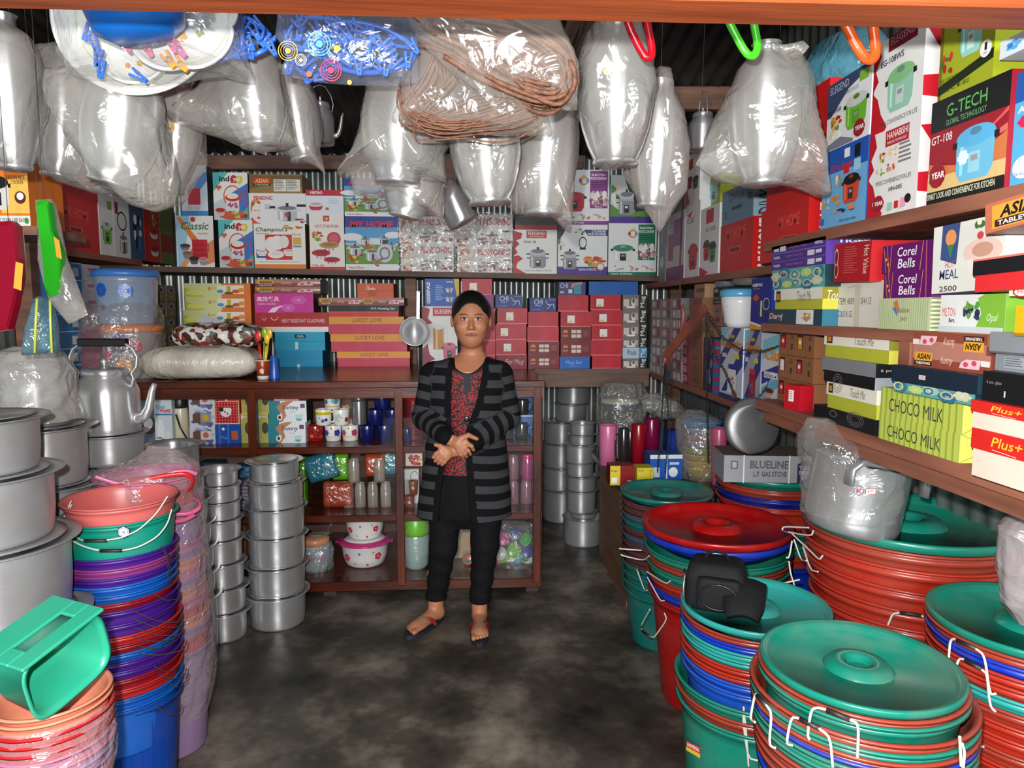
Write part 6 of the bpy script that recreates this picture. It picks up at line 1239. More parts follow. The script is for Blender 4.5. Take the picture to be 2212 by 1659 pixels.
WB=film((190,206,206),.3,.15,.8,22,'wbag')
wrap(0,0,FY+.09,[(690,1152,26,.4),(684,1160,8,.6),(684,1170,30,.8),(683,1185,37,.95),(683,1220,36,1),(683,1246,30,1)],WB,'plastic_bag','clear tied bag around the peach lidded jar','plastic bag',amp=.05,seed=3)
def casserole(px,r,zb,h,label,Y=FY+.15,lidc=(196,50,120)):
 c=at(px,1200,Y=Y);cc=(c.x,Y,zb);t=thing('casserole',cc,label,'casserole')
 g=G();g.lathe([(.001,0),(r*.68,0),(r*.82,h*.1),(r*.93,h*.45),(r,h*.92),(r*1.04,h*.97),(r,h)],WH,cc,44)
 for a_,z_,s_,col in((-.75,.5,.2,(196,30,80)),(.75,.55,.2,(196,30,80)),(-.1,.72,.07,(90,90,170)),(.25,.2,.08,(200,40,60)),(-.35,.25,.05,(90,90,170)),(.5,.75,.05,(200,60,90))):
  for k in range(5):
   w0=2*PI*k/5;aa=-PI/2+a_+s_*.55*math.cos(w0);zz=h*z_+r*s_*.5*math.sin(w0);
   rf=lambda z:r*(.82+(.93-.82)*(z/h-.1)/.35 if z<h*.45 else.93+.07*(z/h-.45)/.47)+.0015
   q=[Vector(cc)+Vector((rf(zz)*math.cos(aa+s_*.4*math.cos(w)),rf(zz)*math.sin(aa+s_*.4*math.cos(w)),zz+r*s_*.38*math.sin(w)))for w in(0,1,2,3.1,4.2,5.2)]
   g.poly(q,plastic(col,.2))
 g.make('bowl',t)
 g=G();g.lathe([(r*1.03,h*.97),(r*1.13,h*1.0),(r*1.13,h*1.06),(r*1.0,h*1.14),(r*.9,h*1.17)],plastic(lidc,.2),cc,44);g.lathe([(r*.9,h*1.17),(r*.7,h*1.19),(.001,h*1.19)],WH,cc,44)
 lid=g.make('lid',t,label='pink and white lid')
 for sgn in(-1,1):
  g=G();g.box(c.x+sgn*r*1.08-.018,Y-.03,zb+h*.99,c.x+sgn*r*1.08+.018,Y+.03,zb+h*1.05,plastic(lidc,.2),bev=.003);g.make('handle',t)
 return zb+h*1.19
zc=casserole(789,.126,L2,.125,'large white flower printed casserole with pink lid, bottom cabinet bay')
casserole(790,.104,zc+.001,.115,'smaller white flower printed casserole on the large one',Y=FY+.15)
c=at(900,1245,Y=FY+.08);cc=(c.x,FY+.08,L2)
t=thing('storage_jar',cc,'clear jar with lime green lid in a bag, bottom bay left of her legs','jar')
g=G();g.lathe([(.001,0),(.055,0),(.066,.02),(.068,.17),(.06,.2)],film((180,206,200),.7,.2,.4,14,'jarb'),cc,32);g.make('jar_body',t)
g=G();g.lathe([(.066,.18),(.07,.2),(.066,.27),(.04,.3),(.001,.305)],plastic((110,190,40),.3),cc,32);g.make('lid',t,label='lime green domed lid')
a=at(974,1240,Y=FY+.2);b=at(1016,1240,Y=FY+.2)
g=G();g.box(a.x,FY+.2,L2,b.x,FY+.3,L2+.32,card((196,170,136),.7));g.make('carton',label='plain beige cardboard carton seen between her legs',cat='box')
r=random.Random(12);kk=0
CUPC=[((206,60,130),'pink'),((60,170,60),'green'),((30,150,170),'turquoise'),((60,60,150),'indigo'),((120,190,50),'lime'),((214,110,60),'orange'),((214,214,206),'white')]
for(px,y,w,ci,where)in((1085,1160,16,0,'upper left'),(1112,1150,14,3,'upper middle'),(1140,1160,15,1,'upper right'),(1082,1190,15,6,'left of the second row'),(1108,1185,16,4,'middle of the second row'),(1138,1188,14,3,'right of the second row'),(1090,1218,15,4,'left of the third row'),(1115,1212,15,2,'middle of the third row'),(1142,1222,14,6,'right of the third row'),(1078,1240,13,5,'bottom left'),(1105,1238,14,6,'bottom middle'),(1132,1240,14,1,'bottom right'),(1012,1235,12,5,'beside her right knee gap'),(1012,1205,11,2,'seen between her legs')):
 c=at(px,y+6,Y=FY+.09);rr=w/pxm(c);g=G();M=Matrix.Translation((c.x,FY+.09,max(c.z,L2+rr)))@Matrix.Rotation(r.uniform(-.9,.9),4,'Y')@Matrix.Rotation(r.uniform(.5,1.3),4,'X')
 col,nm=CUPC[ci]
 g.lathe([(.001,-rr),(rr*.7,-rr),(rr*.95,rr*.6),(rr,rr*.62),(rr*.9,rr*.7),(.001,rr*.74)],plastic(col,.25),(0,0,0),20,M)
 g.lathe([(rr*.8,-rr*.5),(rr*.9,rr*.2)],plastic((214,220,226),.25),(0,0,0),20,M@Matrix.Scale(1.02,4))
 g.make('lidded_cup',label='%s lidded cup in the heap in the bottom right bay, %s'%(nm,where),cat='cup')
wrap(0,0,FY+.09,[(1112,1130,38,.4),(1112,1145,46,.6),(1112,1190,46,.7),(1112,1250,44,.7)],film((220,226,230),.08,.08,1,26,'cupbag'),'plastic_bag','crinkled clear bag over the heap of lidded cups','plastic bag',amp=.06,seed=8)
# ---- on top of the counter, left
def drum(px,Y,zb,r,h,bodym,lidm,label,prints=(),cat='drum'):
 c=at(px,700,Y=Y);cc=(c.x,Y,zb);t=thing('storage_drum',cc,label,cat)
 g=G();g.lathe([(.001,0),(r*.86,0),(r*.9,.008),(r*.97,h*.8),(r,h*.86),(r*.94,h*.87)],bodym,cc,48)
 for a_,z_,s_,col,n in prints:
  for k in range(n):
   w0=2*PI*k/n;aa=-PI/2+a_+s_*.6*math.cos(w0);zz=h*z_+r*s_*.6*math.sin(w0);R=r*.975+.001
   q=[Vector(cc)+Vector((R*math.cos(aa+s_*.42*math.cos(w)),R*math.sin(aa+s_*.42*math.cos(w)),zz+r*s_*.42*math.sin(w)))for w in(0,1,2,3.1,4.2,5.2)]
   g.poly(q,plastic(col,.25))
 g.make('drum_body',t)
 g=G();g.lathe([(r*1.0,h*.86),(r*1.05,h*.88),(r*1.05,h*.95),(r,h*.97),(r*.96,h),(.001,h*1.0)],lidm,cc,48);g.make('lid',t)
 return t
OB=film((200,190,190),.55,.15,.3,10,'odrum')
DY=3.75
drum(283,DY,CZ,.142,.275,OB,plastic((226,130,70),.3),'orange lidded translucent drum with flower decals on the counter',[(-.5,.45,.22,(206,70,110),7),(.55,.6,.22,(200,50,80),7),(.05,.72,.26,(110,90,150),7),(.15,.25,.27,(226,150,70),8)])
drum(278,DY,CZ+.276,.15,.275,film((170,190,214),.6,.15,.3,10,'bdrum'),plastic((70,130,210),.3),'blue lidded translucent drum with blue daisies, on the orange lidded one',[(-.45,.62,.24,(30,100,190),8),(.4,.6,.24,(30,100,190),8),(-.4,.3,.1,(60,120,90),5),(.4,.3,.1,(60,120,90),5),(-.45,.62,.05,(120,40,120),4),(.4,.6,.05,(120,40,120),4)])
wrap(0,0,DY,[(268,655,66,1),(262,680,84,1),(258,740,86,1),(270,800,78,1)],film((214,196,196),.12,.12,.9,18,'dbag'),'plastic_bag','loose clear bag around the orange lidded drum','plastic bag',amp=.07,seed=14,topopen=True)
# bagged pillow, folded flower cloth
def cushion(c,w,d,h,mat,label,name,cat,rz=0,amp=.06,seed=1,k=.55):
 r=random.Random(seed);vs=[];fs=[];n=56;m=12
 ph=[(r.randint(2,9),r.random()*6.28,r.random()*5)for _ in range(7)]
 for j in range(m+1):
  v=j/m;ph_=PI*v;z=-math.cos(ph_)*h/2;q=max(.02,math.sin(ph_))**.45
  for i in range(n):
   a=2*PI*i/n;ww=sum(math.sin(f*a+p+s_*v)for f,p,s_ in ph)/7
   q2=q*(1+amp*ww);zz=z*(1+amp*2*ww)
   vs.append(Vector((w/2*q2*math.copysign(abs(math.cos(a))**k,math.cos(a)),d/2*q2*math.copysign(abs(math.sin(a))**k,math.sin(a)),max(zz,-h/2)+h/2)))
 for j in range(m):
  for i in range(n):l=(i+1)%n;fs.append((j*n+i,j*n+l,(j+1)*n+l,(j+1)*n+i))
 fs.append(tuple(range(n))[::-1]);fs.append(tuple(range(m*n,m*n+n)))
 g=G();g.add(vs,fs,mat,True,Matrix.Translation(c)@Matrix.Rotation(rz,4,'Z'));return g.make(name,label=label,cat=cat)
c=at(432,800,Y=3.66)
fab,nt,b=newmat('white_folded_cloth');b.inputs['Roughness'].default_value=.25;mixnoise(nt,b,lin((176,164,146)),lin((222,214,200)),5,.35,.6,5);bump(nt,b,14,.6,.02,4,stretch=(3,1,1))
cushion((c.x,3.72,CZ+.001),.57,.36,.165,fab,'bag of folded white fabric lying on the counter left of the spoons','fabric_bag','bag',rz=.1,seed=4)
flo,nt,b=newmat('brown_flower_cloth');b.inputs['Roughness'].default_value=.4
tc=N(nt,'ShaderNodeTexCoord');vo=N(nt,'ShaderNodeTexVoronoi',Scale=38);ns=N(nt,'ShaderNodeTexNoise',Scale=9,Detail=3);mp=N(nt,'ShaderNodeVectorMath',operation='MULTIPLY_ADD');mp.inputs[1].default_value=(.08,.08,.08)
nt.links.new(tc.outputs['Object'],ns.inputs['Vector']);nt.links.new(ns.outputs['Color'],mp.inputs[0]);nt.links.new(tc.outputs['Object'],mp.inputs[2]);nt.links.new(mp.outputs[0],vo.inputs['Vector'])
rp=N(nt,'ShaderNodeValToRGB');rp.color_ramp.interpolation='CONSTANT';e=rp.color_ramp.elements;e[0].color=(*lin((110,60,44)),1);e[1].position=.35;e[1].color=(*lin((214,204,198)),1)
for p_,c_ in((.15,(60,30,24)),(.55,(90,110,100)),(.68,(150,60,40)),(.84,(226,220,212))):x=e.new(p_);x.color=(*lin(c_),1)
sx=N(nt,'ShaderNodeSeparateColor');nt.links.new(vo.outputs['Color'],sx.inputs[0]);nt.links.new(sx.outputs[0],rp.inputs[0]);nt.links.new(rp.outputs[0],b.inputs['Base Color']);bump(nt,b,18,.7,.02,4)
cushion((c.x+.06,3.82,CZ+.15),.44,.3,.13,flo,'folded brown and white flower print cloth on the white fabric bag','folded_cloth','cloth',seed=6,amp=.1)
g=G();a=at(422,690,Y=3.74);Mq=Matrix.Translation((a.x+.06,3.8,a.z-.03))@Matrix.Rotation(.35,4,'Y')@Matrix.Rotation(.7,4,'X')
g.box(-.07,-.05,0,.08,.05,.003,card((190,196,200)),Mq);g.make('paper_label',label='pale printed paper slip on the flower print cloth',cat='paper')
# cup of spoons
c=at(568,795,Y=3.6);s=pxm(c);cc=Vector((c.x,3.6,CZ))
sp=cup(tuple(cc),16/s,.1,plastic((150,54,30),.2),'coffee bean printed cup holding plastic spoons on the counter',.72,cat='cup',name='cup',band=[(.002,.02,WH),(.094,.0995,WH)],sp=[(.1,.045,.012,(226,200,170)),(.3,.04,.009,(60,26,16)),(.2,.08,.007,(226,120,50))])
for i,(dx,col,nm,y)in enumerate(((-.018,(206,60,30),'red',725),(-.026,(196,40,30),'dark red',728),(.006,(120,176,30),'green',718),(.03,(226,176,30),'yellow',720),(.018,(236,190,40),'deep yellow',731))):
 top=at(568+dx*s*1.1,y,Y=3.6);g=G();m=plastic(col,.25)
 P0=cc+Vector((dx*.1,0,.012));P1=top
 g.tube([P0,P0.lerp(P1,.5),P0.lerp(P1,.8)],.004,m,seg=8)
 g.ball(P1,1,m,sx=.014,sy=.006,sz=.028,seg=16);g.make('spoon',label='%s plastic spoon standing in the coffee cup'%nm,cat='spoon')
c=at(592,790,Y=3.66);cup((c.x,3.66,CZ),11.5/s*1.0,.115,plastic((40,90,180),.3),'blue tapered plastic cup beside the coffee cup of spoons',.66,cat='cup',name='cup',up=False)
# hanging saucepan
c=at(895,716,Y=4.22);s=pxm(c);r=32/s
t=thing('saucepan',(c.x,4.22,c.z-r),'long handled aluminium saucepan hanging left of the woman','saucepan')
M=Matrix.Translation(c)@Matrix.Rotation(PI/2,4,'X')
g=G();g.lathe([(.001,-.07),(r*.8,-.07),(r*.9,-.06),(r*.98,-.01),(r,0),(r*.97,.001),(r*.9,-.006),(r*.84,-.055),(.001,-.06)],alu(.42,212),(0,0,0),44,M@Matrix.Rotation(.12,4,'X'));g.make('pan_body',t)
g=G();a=at(903,690,Y=4.2);b=at(905,628,Y=4.2);g.box(-.011,-.003,0,.011,.003,(b-a).length,alu(.3,190),Matrix.Translation(a)@Matrix.Rotation(.02,4,'Y'),bev=.002);g.make('handle',t)
g=G();a=at(905,622,Y=4.24);g.tube([b+Vector((0,-.004,-.01)),b+Vector((0,-.01,.02)),Vector((b.x,4.33,b.z+.03))],.0025,alu(.4,120));g.make('hook',label='small nail hook above the hanging saucepan',cat='hook')
# ---- bench goods
BY=3.5
def bpt(px,Y):c=at(px,950,Y=Y);return(c.x,Y,BZ)
def bcup(px,Y,hwpx,ytop,mat,label,handle=None,taper=.94,**k):
 c=bpt(px,Y);s=pxm(c);return cup(c,hwpx/s,at(px,ytop,Y=Y).z-BZ,mat,label,taper,handle=handle,**k)
bcup(1313,3.75,19,918,plastic((206,110,150),.3),'pink metallic mug with loop handle on the bench',handle=-.3)
bcup(1347,3.7,12,925,alu(.15,90),'dark steel mug beside the pink mug on the bench',handle=PI)
bcup(1361,3.84,12,930,alu(.15,90),'dark steel mug behind the mug boxes on the bench',handle=PI)
bcup(1379,3.75,15,916,plastic((150,20,34),.2),'translucent red tumbler on the bench',cat='tumbler',name='tumbler')
bcup(1407,3.8,17,904,plastic((120,14,60),.18),'tall purple-red tumbler on the bench',cat='tumbler',name='tumbler')
RJ=Rc(0,0,.42,1,(214,190,50))+T('Raja',.05,.2,.3,.34,K_)+Rc(.06,.6,.3,.9,W_)+Rc(.42,0,1,1,(130,20,24))+T('Raja',.74,.74,.92,.84,W_)
kb(1318,0,1370,BZ,(130,20,24),RJ,'maroon and yellow mug box at the bench edge',Y=3.3,D=.09,zt=BZ+.095)
kb(1376,0,1411,BZ,(206,190,50),T('Raja',.1,.1,.4,.2,K_)+Rc(.1,.76,.6,.92,W_)+Tv('Milk Mug',.76,.1,.92,.9,(130,100,30)),'yellow mug box next to the maroon and yellow box',Y=3.27,D=.09,zt=BZ+.09)
kb(1404,0,1474,BZ,(30,90,180),Rc(0,0,1,.16,(226,228,230))+Rc(.5,.16,.54,1,W_)+El(.72,.7,.14,.2,W_)+Rc(.1,.5,.3,.9,(200,210,230))+Rc(.6,.3,.9,.4,(206,210,226)),'blue and white carton with hand picture on the bench',Y=3.4,D=.12,zt=BZ+.125)
kb(1443,0,1478,BZ,(24,60,150),[],'small dark blue box further back on the bench',Y=3.7,D=.1,zt=BZ+.19)
# bagged bowls
for i,(col,nm,hw,hh)in enumerate((((200,170,40),'yellow',40,.03),((206,180,60),'pale yellow',40,.03),((196,160,60),'ochre',41,.03),((150,170,60),'olive',42,.03),((170,150,180),'lilac',42,.03),((190,150,140),'rose',43,.03),((150,170,190),'grey-blue',44,.03),((70,140,190),'sky blue',46,.035))):
 c=bpt(1516,3.45);s=pxm(c);R=hw/s;zt=BZ+.06+i*.033
 g=G();g.lathe([(.001,zt-.055 if i else BZ),(R*.6,zt-.055 if i else BZ),(R*.95,zt-.006),(R,zt),(R*.92,zt-.003),(R*.58,zt-.045),(.001,zt-.05)],plastic(col,.3),(c[0],c[1],0),36)
 g.make('plastic_bowl',label='%s plastic bowl, %s of the bagged bowl stack on the bench'%(nm,ordn(7-i)),cat='bowl')
wrap(0,0,3.45,[(1500,885,16,.6),(1505,905,46,1),(1512,960,50,1),(1516,1035,44,1)],film((226,220,214),.16,.1,1,18,'bowlbag'),'plastic_bag','clear bag pulled over the bowl stack on the bench','plastic bag',amp=.08,seed=21)
bcup(1553,3.28,18,925,plastic((206,90,130),.3),'tall pink pitcher between bowl stack and scale pan',cat='pitcher',name='pitcher',taper=.7)
# bagged pot and lid at the back of the bench
c=bpt(1338,4.0);s=pxm(c);R=47/s
potz=BZ
t=thing('cooking_pot',c,'aluminium pot in a dull clear bag at the back of the bench','pot')
g=G();potbody(g,(c[0],c[1]),BZ,BZ+.2,R*.9,R,alu(.42,150));g.make('pot_body',t)
g=G();g.lathe([(.001,BZ+.3),(R*.9,BZ+.3),(R*.92,BZ+.315),(R*.9,BZ+.33),(.001,BZ+.335)],plastic((190,196,170),.3),(c[0],c[1],0),36);g.lathe([(R*.93,BZ+.3),(R*.93,BZ+.31)],plastic((40,60,170)),(c[0],c[1],0),36)
g.lathe([(R*.5,BZ+.2),(R*.86,BZ+.3)],alu(.42,130),(c[0],c[1],0),36);g.make('lid',t,label='pale disc lid with blue edge')
wrap(0,0,4.0,[(1345,826,40,.8),(1345,850,52,.9),(1342,890,54,1),(1340,960,50,1)],film((190,188,180),.2,.1,1,20,'dullbag'),'plastic_bag','dull crinkled bag over the bench pot','plastic bag',amp=.09,seed=22)
wrap(0,0,3.85,[(1412,850,12,.6),(1425,865,40,.7),(1435,885,42,.7),(1445,903,20,.6)],film((190,190,186),.35,.08,1,26,'ladbag'),'plastic_bag','bag of shiny ladles hanging under the far right shelf','plastic bag',amp=.16,seed=23)
g=G()
# weighing scale
CH=alu(.4,70);RS=wood((110,50,34),(60,30,24),.55,9)
scale=thing('balance_scale',at(1500,700,Y=2.05),'rusty red iron balance scale beam with chains hanging by the right shelves','scale')
A=at(1438,770,Y=2.1);Bq=at(1524,664,Y=1.96);Mid=A.lerp(Bq,.5)
g=bar(A,Bq,.012,.026,RS);g.tube([A+Vector((0,0,.0)),A+Vector((-.005,0,-.02))],.008,RS);g.make('beam',scale,label='rusty red iron beam')
g=G();g.tube([Mid+Vector((-.012,0,-.0)),Mid+Vector((-.005,0,.05)),Mid+Vector((-.01,0,.08))],.006,RS);g.make('pointer',scale)
def chain(P,name='chain',parent=scale,r=.0016,L=.011):
 g=G();P=[Vector(p)for p in P];k=0
 for a,b in zip(P[:-1],P[1:]):
  n=max(1,int((b-a).length/L));t=(b-a).normalized();u=t.orthogonal().normalized();w=t.cross(u)
  for i in range(n):
   c=a.lerp(b,(i+.5)/n);q=u if k%2 else w;k+=1
   g.tube([c+t*(L*.68*math.cos(x))+q*(L*.3*math.sin(x))for x in[PI/3*j for j in range(6)]],r,CH,closed=True,seg=5)
 return g.make(name,parent)
# two pans: one upright against the stove carton, one flat on the bench goods
pc=at(1626,920,Y=2.5);Rp=62/pxm(pc)
pan1=thing('scale_pan',pc,'round dull steel scale pan standing upright behind the stove carton','scale pan')
M=Matrix.Translation(pc)@Matrix.Rotation(math.radians(-96),4,'X')@Matrix.Rotation(0,4,'Y')
g=G();g.lathe([(.001,.016),(Rp*.6,.012),(Rp*.9,.004),(Rp,-.004),(Rp*1.01,-.003),(Rp*.9,.007),(Rp*.6,.015),(.001,.019)],alu(.4,134),(0,0,0),48,M@Matrix.Rotation(PI,4,'X'));g.make('pan_disc',pan1)
pc2=at(1457,1024,Y=3.18);Rp2=62/pxm(pc2)
g=G();g.lathe([(.001,0),(Rp2*.6,.004),(Rp2*.95,.02),(Rp2,.022),(Rp2*.9,.022),(.001,.006)],alu(.4,120),(pc2.x,3.14,BZ+.004),48);g.make('scale_pan',label='flat dull steel scale pan lying low in front of the bench',cat='scale pan')
chain([Bq+Vector((.004,0,-.01)),at(1560,728,Y=2.1),at(1600,756,Y=2.25),at(1650,758,Y=2.32),at(1700,742,Y=2.36)])
chain([Bq+Vector((.0,0,-.012)),at(1540,760,Y=2.2),at(1565,800,Y=2.3),at(1590,862,Y=2.46)])
chain([at(1672,800,Y=2.4),at(1655,840,Y=2.45),at(1640,856,Y=2.48)])
chain([at(1527,690,Y=2.0),at(1525,780,Y=2.6),at(1527,880,Y=2.9),at(1530,1000,Y=3.1)])
chain([A+Vector((0,0,-.02)),at(1434,830,Y=2.6),at(1428,920,Y=2.9),at(1420,1020,Y=3.1)])
chain([A+Vector((.002,0,-.02)),at(1440,840,Y=2.6),at(1446,930,Y=2.9),at(1437,1020,Y=3.1)])
# stove carton
o=at(1560,1003,Y=2.66)
STV=Rc(0,0,1,1,(150,152,156))+T('BLUELINE',.3,.18,.74,.48,(90,92,96),0,.03)+T('L.P. GAS STOVE',.34,.58,.72,.78,(70,72,80),0,.02)+Rc(.08,.2,.16,.5,(90,92,96))+Rc(.095,.24,.145,.46,(170,172,176))+Pg([(.84,.3),(.92,.14),(1,.3),(1,1),(.84,1)],(46,44,84))+T('THIS',.86,.36,.98,.5,(200,200,206),0,.03)+T('SIDE',.86,.54,.98,.68,(200,200,206),0,.03)+T('UP',.89,.72,.96,.86,(200,200,206),0,.03)+Rc(.74,-.02,.755,1.02,(220,220,220))+Rc(.22,-.02,.235,1.02,(220,220,220))
carton(Vector((o.x,2.64,TUBS['R7'][0][1]+.004)),.33,.105,.2,(150,152,156),pr=STV,tilt=.0,rz=-.12,topcol=(120,110,100),label='grey gas stove carton wrapped in clear film on the tub stack at right')
# pot with lid in bag on the tall red stack
top6=TUBS['R6'][0]
pz=top6[1]-.01
c=at(1838,1050,Y=1.83);s=pxm(c)
t=thing('cooking_pot',(c.x,1.83,pz),'new aluminium pot with swing handle, bagged, on the tall red stack','pot')
M=Matrix.Translation((c.x,1.83,pz))@Matrix.Rotation(math.radians(10),4,'Y')
r=96/s
g=G();g.lathe([(.001,0),(r*.88,0),(r*.96,.012),(r,.03),(r,.19),(r*1.02,.193)],alu(.3,214),(0,0,0),56,M);g.make('pot_body',t)
g=G();g.lathe([(r*1.03,.191),(r*1.03,.199),(r*.9,.207),(r*.4,.212),(.001,.214)],alu(.3,206),(0,0,0),56,M);g.make('lid',t)
g=G();P=[M@Vector((r*1.0*x,-r*1.06,.192+z))for x,z in((-.86,-.05),(-.88,-.01),(-.7,.012),(.6,.012),(.78,-.005),(.8,-.05))]
g.tube(P,.009,alu(.3,200),seg=8,flat=2.2);h=g.make('handle',t)
g=G();a,b=P[2],P[3];g.tube([a.lerp(b,.12),a.lerp(b,.5),a.lerp(b,.85)],.014,plastic((40,38,40),.4),seg=10);g.make('grip',h,label='black bakelite handle grip')
q=M@Vector((-r*.42,-r*.92,.13))
g=G();art(g,lambda u,v,off:q+Vector(((u-.5)*.055,-off-.004+.012*(.5-u),(.5-v)*.026)),El(.25,.5,.22,.48,(60,90,150))+El(.25,.5,.18,.4,(206,190,190))+T('M',.14,.24,.36,.76,(190,60,60),0,.03)+Rc(.52,.24,.98,.8,(190,40,40))+Rc(.55,.3,.95,.74,W_)+T('18',.62,.36,.88,.7,(190,40,50),0,.03));g.make('sticker',t,label='round maker mark and red framed 18 sticker')
wrap(0,0,1.82,[(1766,903,22,.6),(1784,922,48,.75),(1826,950,98,.95),(1842,1000,106,1),(1840,1060,104,1),(1836,1108,97,1)],film((226,224,220),.07,.09,1,12,'potbag'),'plastic_bag','crinkled clear bag around the pot numbered 18','plastic bag',amp=.06,seed=31)
# cloudy bag at the right edge
c5=TUBS['R5'][0]
wrap(0,0,1.36,[(2225,1105,30,.8),(2222,1140,62,.8),(2215,1230,58,.8),(2220,1300,56,.7),(2235,1345,40,.6)],film((170,158,160),.62,.3,.8,10,'cloudy'),'plastic_bag','dusty cloudy bag standing on the stack at the right edge','plastic bag',amp=.06,seed=32)
# ---- camera bag
o3=TUBS['R3'][0]
BK_,nt,b=newmat('black_bag_fabric');b.inputs['Base Color'].default_value=(*lin((24,24,26)),1);b.inputs['Roughness'].default_value=.75;b.inputs['Specular IOR Level'].default_value=.2;bump(nt,b,160,.4,.002,2)
BKS=plastic((20,20,22),.35)
cbp=at(1545,1330,Y=1.82);zb=o3[1]-.012
bag=thing('camera_bag',(cbp.x,1.82,zb),'black fabric camera bag with open top flap on the turquoise lid','bag')
Mb=Matrix.Translation((cbp.x,1.82,zb))@Matrix.Rotation(math.radians(-24),4,'Z')
def soft(w,d,h,k=.4,top=.86,n=48,m=14,seed=1,amp=.03,z0=0):
 r=random.Random(seed);ph=[(r.randint(1,6),r.random()*6,r.random()*4)for _ in range(6)];vs=[];fs=[]
 pr=[(.9,0),(1,.05),(1.02,.2),(1.02,.5),(1,.75),(top,.95),(top*.8,1.0)]
 for q,z in pr:
  for i,p in enumerate(srect(w/2*q,d/2*q,k,n)):
   a=2*PI*i/n;ww=sum(math.sin(f*a+p_+s_*z*3)for f,p_,s_ in ph)/6
   vs.append(Vector((p.x*(1+amp*ww),p.y*(1+amp*ww),z0+z*h+amp*.5*h*ww*(1 if z>.6 else 0))))
 for j in range(len(pr)-1):
  for i in range(n):l=(i+1)%n;fs.append((j*n+i,j*n+l,(j+1)*n+l,(j+1)*n+i))
 fs.append(tuple(range(n))[::-1]);fs.append(tuple(range((len(pr)-1)*n,len(pr)*n)));return vs,fs
vs,fs=soft(.155,.12,.125,seed=3);g=G();g.add(vs,fs,BK_,True,Mb);g.make('bag_body',bag)
vs,fs=soft(.11,.03,.085,.5,.95,seed=5);g=G();g.add(vs,fs,BK_,True,Mb@Matrix.Translation((.012,-.068,.012)));g.make('front_pocket',bag)
g=G();g.tube([Mb@Vector((.012+.047*math.cos(a),-.085,.052+.034*math.sin(a)))for a in[2*PI*i/20 for i in range(20)]],.0028,BKS,closed=True,seg=6);g.make('zip',bag)
g=G();rings=[];
for j,(y,z,w)in enumerate(((.0,.118,.07),(-.03,.13,.072),(-.07,.11,.07),(-.1,.07,.066),(-.125,.03,.05))):
 rings.append([Vector((x*w*.75+.075,y,z*.55+.02-.012*x*x))for x in(-1,-.5,0,.5,1)])
vs=sum(rings,[])+[v+Vector((0,0,-.008))for v in sum(rings,[])];n=5;fs=[]
for j in range(4):
 for i in range(4):
  fs.append((j*n+i,j*n+i+1,(j+1)*n+i+1,(j+1)*n+i));fs.append(tuple(25+q for q in(j*n+i,(j+1)*n+i,(j+1)*n+i+1,j*n+i+1)))
for j in range(4):
 fs.append((j*n,(j+1)*n,25+(j+1)*n,25+j*n));fs.append((j*n+4,25+j*n+4,25+(j+1)*n+4,(j+1)*n+4))
for i in range(4):fs.append((20+i,20+i+1,45+i+1,45+i));fs.append((i,25+i,25+i+1,i+1))
g.add(vs,fs,BK_,True,Mb);g.make('flap',bag,label='open flap with grey lining')
for sx in(-.082,):
 g=G();g.tube([Mb@Vector((sx,-.03+.012*math.cos(a),.085+.012*math.sin(a)))for a in[2*PI*i/12 for i in range(12)]],.0022,BKS,closed=True,seg=6);g.make('ring',bag)
g=G();g.tube([Mb@Vector(p)for p in((-.03,0,.118),(-.025,0,.14),(0,0,.148),(.025,0,.14),(.03,0,.118))],.006,BK_,seg=8,flat=.4);g.make('carry_handle',bag)
g=G();g.tube([Mb@Vector(p)for p in((-.078,-.05,.09),(-.08,-.056,.06),(-.078,-.06,.03))],.003,alu(.3,170),seg=6);g.make('zip_pull',bag,label='silver metal zip pull')
# ---- hanging goods
def pouch(out,Y,T,mat,label,name='plastic_bag',cat='plastic bag',seed=1,amp=.012,flatq=4,parent=None,yo=0):
 """puffed bag from its outline (pixels on plane Y), T = full thickness in metres"""
 r=random.Random(seed);P=[at(*p,Y=Y)for p in out];n=len(P);Q=[]
 for i in range(n):
  a,b=P[i],P[(i+1)%n];k=max(1,int((b-a).length/.012))
  Q+=[a.lerp(b,j/k)for j in range(k)]
 n=len(Q);c=sum(Q,Vector())/n;S_=(1,.985,.95,.88,.78,.66,.52,.36,.18);vs=[];fs=[]
 jit=[r.uniform(-1,1)for _ in range(n)];ph=[(r.uniform(-70,70),r.random()*6,r.uniform(-35,35))for _ in range(9)]
 for side in(-1,1):
  for s in S_:
   h=T/2*math.sqrt(max(0,1-s**flatq))
   for i,q in enumerate(Q):
    v=c.lerp(q,s+(jit[i]*.012*s if s<1 else 0));w=sum(math.sin(f*v.x+p+g_*v.z)for f,p,g_ in ph)/6;v.y=Y+yo+side*(h+amp*(w*1.6+r.uniform(-.25,.25)*s)*(0 if s==1 else 1));vs.append(v)
  vs.append(Vector((c.x,Y+yo+side*T/2,c.z)))
 m=len(S_);blk=m*n+1
 for b_ in(0,1):
  for j in range(m-1):
   for i in range(n):
    k=(i+1)%n;f=(b_*blk+j*n+i,b_*blk+j*n+k,b_*blk+(j+1)*n+k,b_*blk+(j+1)*n+i);fs.append(f if b_ else f[::-1])
  for i in range(n):
   f=(b_*blk+(m-1)*n+i,b_*blk+(m-1)*n+(i+1)%n,b_*blk+m*n);fs.append(f if b_ else f[::-1])
 g=G();g.add(vs,fs,mat,True);return g.make(name,parent,label,cat)
HF=film((214,210,202),.2,.1,1,9,'hangfilm');HF2=film((226,216,206),.15,.1,1,9,'hangfilm2')
HA=alu(.33,222,.1)
JAR_=[(.001,0),(.56,0),(.6,.012),(.6,.03),(.57,.036),(.74,.14),(.9,.28),(1,.46),(1,.62),(.94,.76),(.8,.87),(.55,.95),(.38,.975),(.36,1.04),(.42,1.06)]
